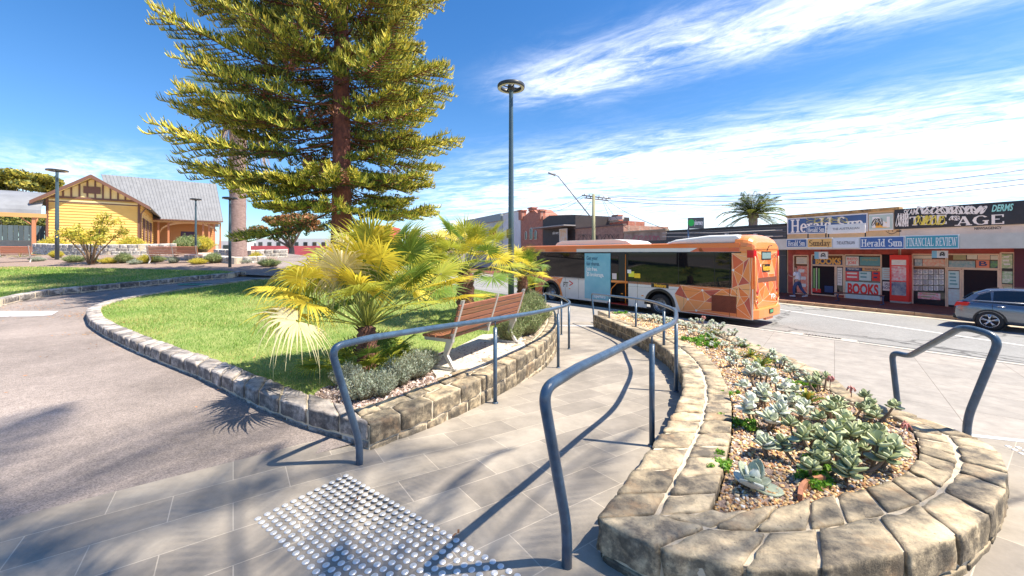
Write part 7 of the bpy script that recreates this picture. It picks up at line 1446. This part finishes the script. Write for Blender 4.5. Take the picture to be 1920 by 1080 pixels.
# curved platform canopy at the far left
cn = thing('platform_canopy', 'curved grey iron platform canopy on ochre posts at the left edge', 'canopy', tuple(sp(-6, BZ, 0))); mb = RB(); zc0 = SPl.px(60, 402)[1]; zt_ = SPl.px(20, 358)[1]; PR = [(.9 - 5.5 * (1 - math.cos(a)) / 1.0 * .75, zc0 + (zt_ - zc0 + .3) * math.sin(a)) for a in [k / 10 * PI / 2 for k in range(11)]]
for (o0, z0_), (o1, z1_) in zip(PR, PR[1:]): mb.face([sp(-14, z0_, o0), sp(-.1, z0_, o0), sp(-.1, z1_, o1), sp(-14, z1_, o1)], 0, True); mb.face([sp(-14, z0_ - .05, o0), sp(-.1, z0_ - .05, o0), sp(-.1, z1_ - .05, o1), sp(-14, z1_ - .05, o1)], 0, True)
mb.part('roof', mat('canopy_tin', (.22, .23, .25), .6, .0, vary=.15, vscale=1), cn)
mb = RB(); mb.hexa([sp(-14, zc0 - .3, .85), sp(-14, zc0 - .3, 1.0), sp(.2, zc0 - .3, 1.0), sp(.2, zc0 - .3, .85)], [sp(-14, zc0 + .02, .85), sp(-14, zc0 + .02, 1.0), sp(.2, zc0 + .02, 1.0), sp(.2, zc0 + .02, .85)]); mb.part('fascia', mat('canopy_ochre', (.58, .32, .12), .6), cn)
for u in (-13, -9.2, -5.2, -2.6, -.5):
    mb = RB(); mb.hexa([sp(u - .1, BZ - .6, .7), sp(u - .1, BZ - .6, .9), sp(u + .1, BZ - .6, .9), sp(u + .1, BZ - .6, .7)], [sp(u - .1, zc0, .7), sp(u - .1, zc0, .9), sp(u + .1, zc0, .9), sp(u + .1, zc0, .7)]); mb.tube([sp(u, zc0 - 1.0, .8), sp(u - .8, zc0 - .2, .8)], .05, 6); mb.tube([sp(u, zc0 - 1.0, .8), sp(u, zc0 + .2, -.9)], .05, 6); mb.part('post', M_ochre, cn)
# dark paling fence and pale wall behind the canopy
fn = thing('paling_fence', 'dark blue grey paling fence behind the canopy posts', 'fence', tuple(sp(-6, BZ, -6))); mb = RB(); FPl = VPlane((C1 - SNn * 6)[:2], (SD.x, SD.y)); z1_ = FPl.px(50, 423)[1]; z0_ = FPl.px(50, 450)[1]
u = -18.0
while u < 3: mb.prism([sp(u, BZ - .5, -6), sp(u + .28, BZ - .5, -6), sp(u + .28, z1_ + random.uniform(-.04, .04), -6), sp(u, z1_, -6)], -SNn * .04); u += .31
mb.part('palings', mat('fence_bluegrey', (.10, .14, .17), .7, island=.2), fn)
wl2 = thing('platform_wall', 'low white concrete platform wall below the dark paling fence', 'wall', tuple(sp(-6, BZ, -3))); mb = RB(); mb.hexa([sp(-18, BZ - .8, -3.3), sp(-18, BZ - .8, -3), sp(-.3, BZ - .8, -3), sp(-.3, BZ - .8, -3.3)], [sp(-18, z0_ - .1, -3.3), sp(-18, z0_ - .1, -3), sp(-.3, z0_ - .1, -3), sp(-.3, z0_ - .1, -3.3)]); mb.part('wall', mat('platform_white', (.62, .60, .55), .8, vary=.1), wl2)
# stone terrace walls in front of the station
tw = lambda X, Y: park_z(X, Y)
def line_wall(label, pts, h, topabs=None):
    P = [at(x, y, Y) for x, y, Y in pts]; P = [(p.x, p.y) for p in P]; Q = [(2 * a[0] - b[0], 2 * a[1] - b[1]) for a, b in zip(P, side_in(P, .4))]
    stone_wall('terrace_wall', label, 'stone wall', [(P, Q, 1, .55, lambda X, Y: park_z(X, Y) - .05, 3)], (lambda X, Y: park_z(X, Y) + h), M_stone3, cap=.22)
M_stone3 = stone_mat('pale_terrace_stone', (.30, .28, .27), (.70, .66, .60), (.45, .36, .28), .40)
line_wall('pale stone terrace wall below the yellow gable behind the left lamp post', [(60, 480, 27), (110, 480, 26), (200, 482, 25.5), (262, 484, 26), (330, 486, 27)], .75)
line_wall('low pale stone edging in front of the station porch beside the palm trunk', [(345, 492, 22), (400, 494, 21), (440, 500, 20), (500, 498, 21)], .42)
line_wall('pale stone edging running right past the palm trunk', [(400, 480, 25), (470, 484, 24), (540, 486, 25)], .5)
sheet('gravel_terrace', [(p.x, p.y) for p in (at(60, 480, 27.3), at(262, 480, 26.3), at(330, 480, 27.3), at(420, 480, 26), at(430, 480, 40), at(262, 480, 44), at(80, 480, 33), at(40, 480, 33))], lambda X, Y: park_z(X, Y) + .02, 2, mat('pale_gravel', (.52, .46, .38), .95, vary=.2, vscale=4, bump=.6), 'structure')
b2 = [(p.x, p.y) for p in (hit(-40, 503, lawn_z), hit(100, 502, lawn_z), hit(326, 508, lawn_z), hit(450, 513, lawn_z), hit(520, 516, lawn_z), at(520, 480, 24), at(400, 480, 25), at(262, 480, 25.5), at(110, 480, 25.5), at(-40, 480, 27))]
sheet('garden_bed', b2, lambda X, Y: park_z(X, Y) + .09, 1.2, M_soil, 'structure')
rg6 = np.random.default_rng(66)
gsh = [shrub_mesh('s', .8, .55, 420, 71, .05), shrub_mesh('s', .6, .8, 380, 72, .06)]
def farplant(px, py, Y, k, mats, s, label, name='garden_shrub', cat='shrub', group='shrubs before the station', proto={}):
    key = (k, mats[0].name)
    if key not in proto: o = gsh[k].build(name, mats); proto[key] = o
    else: o = bpy.data.objects.new(name, proto[key].data); col.objects.link(o)
    q = at(px, py, Y); o.location = (q.x, q.y, park_z(q.x, q.y) + .06); o.scale = (s,) * 3; o.rotation_euler = (0, 0, px); tag(o, label, cat, group)
YM = [FOL('bed_yellowgreen', (.52, .50, .06)), FOL('bed_yellow', (.78, .62, .08)), mat('shrub_stem', (.25, .22, .13))]
lbs = ['left of the lamp post', 'at the foot of the left lamp post', 'right of the left lamp post', 'under the small yellow tree', 'just right of the small yellow tree', 'under the middle of the yellow gable', 'under the right half of the gable', 'by the downpipe', 'left of the timber bench', 'behind the timber bench', 'right of the timber bench', 'near the thin right lamp post', 'beside the date palm trunk', 'in front of the date palm trunk', 'between palm trunk and path']
for i, (x, Y) in enumerate([(70, 21.5), (105, 23.5), (140, 21), (175, 20.2), (205, 20.4), (232, 20.5), (255, 20), (272, 20.3), (290, 21), (325, 20.5), (372, 20), (400, 20.5), (460, 20.5), (480, 22), (505, 19)]):
    m_ = [LM, YM, RM][i % 3]; farplant(x, 490, Y, i % 2, m_, .48 + .22 * ((i * 7) % 3) / 2, '%s shrub %s' % (['silver grey', 'yellow green', 'green'][i % 3], lbs[i]))
for i, (x, Y, lb) in enumerate([(350, 28, 'round green bush in front of the porch door'), (378, 29, 'brownish bush at the right porch steps'), (245, 30, 'yellow flowering bush under the right corner of the gable'), (100, 31, 'yellow bush under the left corner of the gable')]): farplant(x, 480, Y, 1, [RM, YM, YM, YM][i], 1.45, lb, group='bushes against the station wall')
st2 = strap(81, 22, 1.1)
for i, (x, Y, lb) in enumerate([(38, 24, 'large strap leaved flax right of the left bench'), (58, 25, 'tall flax plant against the white wall'), (-5, 24, 'flax plant at the left edge of the photo')]):
    o = st2.build('flax_plant', LY) if i == 0 else bpy.data.objects.new('flax_plant', o.data); (col.objects.link(o) if i else None); q = at(x, 480, Y); o.location = (q.x, q.y, park_z(q.x, q.y)); o.rotation_euler = (0, 0, i * 2); tag(o, lb, 'plant', 'flax plants by the left bench')
# small multi-stemmed yellow green tree
q = at(170, 495, 20); tz = park_z(q.x, q.y); ft = thing('small_tree', 'small open yellow green tree with several thin stems before the yellow gable', 'tree', (q.x, q.y, tz)); mt = MB(); C = []; rnd = random.Random(4)
for i in range(11):
    a = i * 2.4; sp_r = rnd.uniform(.5, 1.35); H_ = rnd.uniform(1.3, 2.3) if i else 2.5; P = [Vector((0, 0, -.05)), Vector((math.cos(a) * sp_r * .3, math.sin(a) * sp_r * .3, H_ * .4)), Vector((math.cos(a) * sp_r * .7, math.sin(a) * sp_r * .7, H_ * .75)), Vector((math.cos(a) * sp_r, math.sin(a) * sp_r, H_))]; mt.tube(P, [.045, .035, .022, .012], 6); C += [tuple(P[-1]), tuple(P[-1] + Vector((rnd.uniform(-.3, .3), rnd.uniform(-.3, .3), rnd.uniform(-.3, .1)))), tuple(P[2] + Vector((0, 0, .1)))]
mt.build('trunk', mat('thin_bark', (.22, .15, .10), .9), ft); ac = Acc(); leaf_cloud(ac, np.array(C), np.full(len(C), .33), 1500, .06, 0, rg6, .8, .3); leaf_cloud(ac, np.array(C), np.full(len(C), .36), 1500, .06, 1, rg6, .8, .3); ac.build('crown', [FOL('small_leaf', (.40, .40, .05)), FOL('small_leaf_yellow', (.72, .58, .09))], ft)
# background trees
def big_tree(label, x, y0, Y, R, H0, H1, seed, m1, m2, n=4200, nc=26, flat=.5, name='tree'):
    rg = np.random.default_rng(seed); q = at(x, y0, Y); z0 = park_z(q.x, q.y) if q.x < 0 else -1; root = thing(name, label, 'tree', (q.x, q.y, z0)); mt = MB(); C = []
    mt.tube([(0, 0, -.2), (.1, 0, H0 * .5), (0, .1, H0)], [.35, .28, .2], 8)
    for i in range(nc):
        a = rg.uniform(0, 6.28); r = R * math.sqrt(rg.random()) * .85; z = H0 + (H1 - H0) * (rg.uniform(.35, 1) * (1 - .45 * (r / R) ** 2)); c = (math.cos(a) * r, math.sin(a) * r, z); C.append(c)
        if i % 2 == 0: mt.tube([(0, 0, H0 * .8), (c[0] * .5, c[1] * .5, H0 + (z - H0) * .4), c], [.14, .08, .03], 5)
    mt.build('trunk', mat('grey_bark', (.22, .18, .14), .9), root); ac = Acc(); rad = rg.uniform(.13, .26, nc) * R * 1.2; leaf_cloud(ac, C, rad, n, .16 * R / 4, 0, rg, flat, .4); leaf_cloud(ac, C, rad, n, .16 * R / 4, 1, rg, flat, .6); ac.build('crown', [m1, m2], root)
TM1 = FOL('gum_leaf', (.16, .18, .04)); TM2 = FOL('gum_leaf_yellow', (.42, .36, .05)); TM3 = FOL('hedge_dark', (.07, .11, .03)); TM4 = FOL('hedge_olive', (.34, .33, .06))  # the yellower leaves sit in the outer part of each clump
big_tree('flat topped yellow green tree rising behind the platform canopy', 45, 480, 62, 7.0, 6.5, 12.6, 91, TM1, TM2, 9000, 40, .4)
big_tree('broad yellow green tree seen under the canopy left of the fence', 20, 480, 55, 3.6, 2.0, 6.2, 92, TM3, TM4, 3500); big_tree('bushy tree behind the paling fence near the station corner', 66, 480, 56, 3.0, 2.0, 5.6, 93, TM3, TM4, 3500); big_tree('dark bushy tree at the far left edge under the canopy', -20, 480, 55, 4, 2.0, 7, 95, TM3, TM4, 3000)
big_tree('round dark green tree behind the pine on the far side of the park', 545, 480, 40, 3.4, 1.4, 5.2, 94, TM3, FOL('red_tinged', (.40, .18, .06)), 4500); big_tree('small green tree beyond the road right of the pine trunk', 790, 480, 60, 3.2, 1.4, 4.6, 96, TM3, TM4, 3500, 20); big_tree('dark green tree above the palm leaves left of the grey building', 850, 480, 66, 2.8, 2, 5.0, 97, TM3, TM4, 3000, 18)
# ================================================================== LAMPS AND PARK BENCHES
M_pole = mat('lamp_pole_paint', (.055, .095, .12), .35, coat=.2, vary=.1, vscale=8)
def lamp(label, loc, H, disc=.30, r=.062):
    root = thing('street_lamp', label, 'lamp post', loc, 0, 'park lamp posts'); m = MB(); m.tube([(0, 0, 0), (0, 0, H * .45), (0, 0, H - .25), (0, 0, H - .12), (0, 0, H)], [r * 1.1, r, r * .72, r * .8, r * .5], 18); m.build('pole', M_pole, root)
    m = MB(); m.lathe([(r * 1.9, 0), (r * 1.9, .012), (r * 1.2, .02), (r * 1.2, .05), (r, .055)], n=18); m.build('base_flange', M_pole, root)
    m = MB(); m.lathe([(disc * .72, H), (disc * .74, H - .03), (disc * .98, H - .035), (disc, H - .01), (disc, H + .03), (disc * .97, H + .045), (disc * .74, H + .05), (disc * .72, H)], n=40)
    for k in range(4): a = k * PI / 2 + .4; m.tube([(math.cos(a) * .03, math.sin(a) * .03, H - .02), (math.cos(a) * disc * .75, math.sin(a) * disc * .75, H + .01)], .016, 6)
    m.lathe([(.0, H + .05), (.07, H + .04), (.08, H - .06), (.0, H - .10)], n=16); hd = m.build('lamp_head', mat('lamp_dark', (.03, .035, .04), .4), root)
    m = MB(); m.lathe([(disc * .76, H - .036), (disc * .96, H - .037)], n=40); m.build('lens', mat('lamp_lens', (.5, .48, .42), .3), hd, fix=False); return root
zl = bed_z(-.02, 8.75); lamp('tall blue grey lamp post with ring head standing behind the near bench', (-.02, 8.75, zl), EYE + 310 * 8.75 / F - zl)
for (x, yt_, Y, lb) in ((107, 320, 22.4, 'blue grey lamp post with ring head in front of the yellow gable'), (431, 372, 18.6, 'thin lamp post at the far lawn corner half hidden by pine boughs'), (367, 374, 25, 'thin lamp post in front of the station porch')):
    q = at(x, 480, Y); z = park_z(q.x, q.y); H_ = EYE + (HZ - yt_) * Y / F - z; lamp(lb, (q.x, q.y, z), H_, .45 if x == 107 else .30, .085 if x == 107 else .06)
b0 = Vector((-.66, 4.86, 0)); b1 = Vector((.0, 6.13, 0)); bcn = (b0 + b1) / 2; bcn -= Vector((.02, .10, 0)); d = (b1 - b0).normalized(); rz = math.atan2(d.y, d.x) + PI       # its back turned to the ramp
nb = timber_bench('slatted timber park bench with aluminium frame on the concrete pad, seen from behind', (bcn.x - .16, bcn.y + .10, lawn_z(bcn.x, bcn.y) + .03), rz, 1.92, M_wood, M_alu); nb.scale = (.9, .9, .9)
for (x, y, Y, a_, lb) in ((330, 494, 20.6, .25, 'orange timber park bench seen from behind at the back of the far lawn'), (5, 497, 20.8, .55, 'orange timber park bench at the left edge beside the flax')):
    q = at(x, y, Y); timber_bench(lb, (q.x, q.y, park_z(q.x, q.y) + .06), a_ + PI, 2.2, mat('bench_orange', (.55, .22, .12), .6, island=.15), M_alu)
# green drain cover on the path
q = hit(378, 533, park_z); rt = thing('drain_cover', 'small green painted drain cover on the path edge', 'drain', (q.x, q.y, park_z(q.x, q.y))); m = MB(); m.box((0, 0, .012), (1.3, .5, .024)); m.build('plate', mat('cover_green', (.12, .36, .25), .6), rt, bevel=.01); m = MB()
for k in range(8): m.box((-.5 + k * .14, 0, .027), (.05, .36, .006))
m.build('slots', M_black, rt)
for (x, y, lb) in ((848, 1010, 'small brown curled leaf lying among the steel studs'), (658, 945, 'small brown twig leaf near the top of the stud grid')):
    q = hit(x, y, 0); m = MB(); P = [Vector((0, 0, 0)), Vector((.018, .008, .012)), Vector((.03, .02, .006)), Vector((.028, .04, .012))]
    for a, b in zip(P, P[1:]): m.face([a + Vector((-.006, .004, 0)), b + Vector((-.006, .004, 0)), b + Vector((.006, -.004, .006)), a + Vector((.006, -.004, .006))])
    o = m.build('fallen_leaf', mat('leaf_brown', (.30, .12, .04), .7)); o.location = (q.x, q.y, .008); tag(o, lb, 'leaf')
# ================================================================== GREY HATCHBACK
cw_ = at(1856, 473, 13.75); cdir = -QT; crz = math.atan2(cdir.y, cdir.x)          # heading right; local +x forward, local -y faces the camera side
car = thing('parked_car', 'silver grey hatchback partly cut by the right edge of the photo', 'car', (cw_.x, cw_.y, ROAD), crz)
# origin: rear near wheel foot; near side is local y = 0 - the camera sees the side facing the road
M_paint = mat('car_grey', (.20, .22, .25), .25, .7, coat=1.0); M_cg = mat('car_glass', (.015, .02, .028), .03, spec=.8); M_al = mat('alloy_silver', (.62, .62, .64), .25, .9)
prof = [(-.78, .42, .88), (-.80, .30, .95), (-.72, .26, 1.02), (-.60, .24, 1.08), (-.3, .22, 1.02), (0, .22, 1.0), (.6, .22, .98), (1.4, .22, .97), (2.2, .22, .95), (2.9, .22, .86), (3.4, .30, .70), (3.5, .40, .62)]
sgn = 1.0 if True else -1.0
def lofty(secs, m, name, close=True):
    mb = MB(); n = len(secs[0])
    for a, b in zip(secs, secs[1:]):
        for i in range(n - 1): mb.face([a[i], b[i], b[i + 1], a[i + 1]], 0, True)
    if close: mb.face(secs[0]); mb.face(list(reversed(secs[-1])))
    return mb.build(name, m, car)
def body_sec(x, zb, zt_, w0, w1):
    c = .86; P = [(w0 * .80, zb), (w0 * .97, zb + .05), (w0, zb + .22), (w0, (zb + zt_) / 2 + .05), (w0 * .985, zt_ - .14), (w1, zt_)]
    return [(x, c + y, z) for y, z in P] + [(x, c - y, z) for y, z in reversed(P)]
secs = [body_sec(x, zb, zt_, *w_) for (x, zb, zt_), w_ in zip([(-.86, .38, .86), (-.84, .30, .93), (-.72, .24, .99), (-.50, .22, 1.02), (-.2, .22, 1.01), (.5, .22, .99), (1.3, .22, .97), (2.0, .22, .94), (2.7, .22, .88), (3.2, .26, .76), (3.45, .34, .62)], [(.70, .55), (.80, .66), (.87, .74), (.90, .79), (.91, .80), (.91, .81), (.91, .81), (.91, .80), (.90, .76), (.84, .66), (.70, .5)])]
body_c = lofty(secs, M_paint, 'body'); bm_ = bmesh.new(); bm_.from_mesh(body_c.data); bmesh.ops.remove_doubles(bm_, verts=bm_.verts, dist=.0005); bmesh.ops.recalc_face_normals(bm_, faces=bm_.faces); bm_.to_mesh(body_c.data); bm_.free(); md = body_c.modifiers.new('sub', 'SUBSURF'); md.levels = md.render_levels = 1
def cab(x, zt_, w_): c = .86; return [(x[0], c + .79, .97), (x[1], c + w_, zt_), (x[1], c - w_, zt_), (x[0], c - .79, .97)]
roofl = [(-.66, 1.0), (-.42, 1.24), (-.12, 1.40), (.35, 1.45), (.9, 1.45), (1.35, 1.38), (1.8, 1.18), (2.15, .96)]
gs = [[(x, .86 + .80 - .0 * z, .95), (x, .86 + .80 - (z - .95) * .48, z - .045), (x, .86 + .62 - (z - .95) * .30, z), (x, .86 - .62 + (z - .95) * .30, z), (x, .86 - .80 + (z - .95) * .48, z - .045), (x, .86 - .80, .95)] for x, z in roofl]
cabin = lofty(gs, M_paint, 'roof')
def sidewin(pts, y_sign, name='side_window'):
    mb = MB(); P = [(x, .86 + y_sign * (.806 - (z - .95) * .48), z) for x, z in pts]; mb.prism(P, (0, y_sign * .006, 0)); return mb.build(name, M_cg, car)
for s in (1, -1):
    sidewin([(-.36, 1.02), (-.26, 1.18), (-.02, 1.30), (.02, 1.02)], s); sidewin([(.06, 1.01), (.06, 1.33), (.30, 1.36), (.76, 1.37), (.80, 1.0)], s); sidewin([(.86, 1.0), (.84, 1.37), (1.0, 1.36), (1.32, 1.27), (1.85, 1.02)], s)
    mb = MB(); yy = .86 + s * .808; mb.tube([(-.42, yy, .995), (-.2, yy, .995), (1.9, yy, .985)], .012, 5); mb.tube([(-.30, .86 + s * .70, 1.22), (0, .86 + s * .64, 1.36), (.5, .86 + s * .615, 1.405), (1.0, .86 + s * .62, 1.39), (1.4, .86 + s * .67, 1.29)], .01, 5); mb.build('chrome_trim', M_al, car)
    for x in (.15, 1.2): mb = MB(); mb.tube([(x, .86 + s * .915, .84), (x + .08, .86 + s * .945, .85), (x + .20, .86 + s * .915, .84)], .014, 6); mb.build('door_handle', M_al, car)
    mb = MB()
    for x in (.06, .86, 1.95): mb.bb(x - .004, x + .004, .86 + s * .905, .86 + s * .9165, .36, .92)
    mb.build('door_seam', M_black, car)
mb = MB(); mb.prism([(-.645, .86 - .68, 1.03), (-.645, .86 + .68, 1.03), (-.42, .86 + .60, 1.25), (-.42, .86 - .60, 1.25)], (-.02, 0, .015)); mb.build('rear_window', M_cg, car)
for s in (1, -1):
    mb = MB(); P = [(-.84, .80, .74), (-.84, .45, .76), (-.80, .45, .90), (-.60, .88, .93), (-.45, .93, .89), (-.62, .93, .78)]; mb.hexa([(-.86, .86 + s * .40, .74), (-.86, .86 + s * .80, .74), (-.50, .86 + s * .905, .80), (-.50, .86 + s * .5, .80)], [(-.83, .86 + s * .42, .88), (-.80, .86 + s * .80, .90), (-.46, .86 + s * .905, .92), (-.5, .86 + s * .5, .90)]); mb.build('tail_light', _mats['red_lens'], car, bevel=.015)
mb = MB(); mb.bb(-.90, -.70, .12, 1.6, .30, .46); mb.build('bumper', M_black, car, bevel=.04)
mb = MB(); mb.bb(-.875, -.865, .62, 1.10, .60, .72); mb.build('number_plate', mat('plate_white', (.7, .7, .68)), car)
for x, yy in ((0, 0), (0, 1.72), (2.62, 0), (2.62, 1.72)):
    s = -1 if yy < .5 else 1; mb = MB(); mb.lathe([(.36, s * .035), (0, s * .035)], n=24, axis='Y'); wh = mb.build('wheel', M_dark, car, fix=False); wh.location = (x, .86 + s * .87, .325)
    mb = MB(); mb.lathe([(.225, .05 * s), (.25, .06 * s), (.31, .055 * s), (.325, .02 * s), (.325, -.15 * s), (.24, -.15 * s)], n=36, axis='Y'); mb.build('tyre', M_rub, wh)
    mb = MB(); mb.lathe([(.228, .03 * s), (.222, .062 * s), (.205, .050 * s), (.205, .03 * s)], n=36, axis='Y'); mb.lathe([(.05, .06 * s), (.0, .065 * s)], n=12, axis='Y')
    for k in range(5):
        for dd_ in (-.13, .13): a = 2 * PI * k / 5 + .3; mb.tube([(.03 * math.cos(a), .055 * s, .03 * math.sin(a)), (.215 * math.cos(a + dd_), .055 * s, .215 * math.sin(a + dd_))], [.02, .016], 5)
    mb.build('rim', M_al, wh)
    mb = MB(); n = 16
    for k in range(n):
        a0, a1 = PI * k / n, PI * (k + 1) / n; mb.prism([(x + r * math.cos(a), .86 + s * .918, .325 + r * math.sin(a)) for r, a in ((.335, a0), (.39, a0), (.39, a1), (.335, a1))], (0, -s * .1, 0))
    mb.build('wheel_arch', M_black, car)
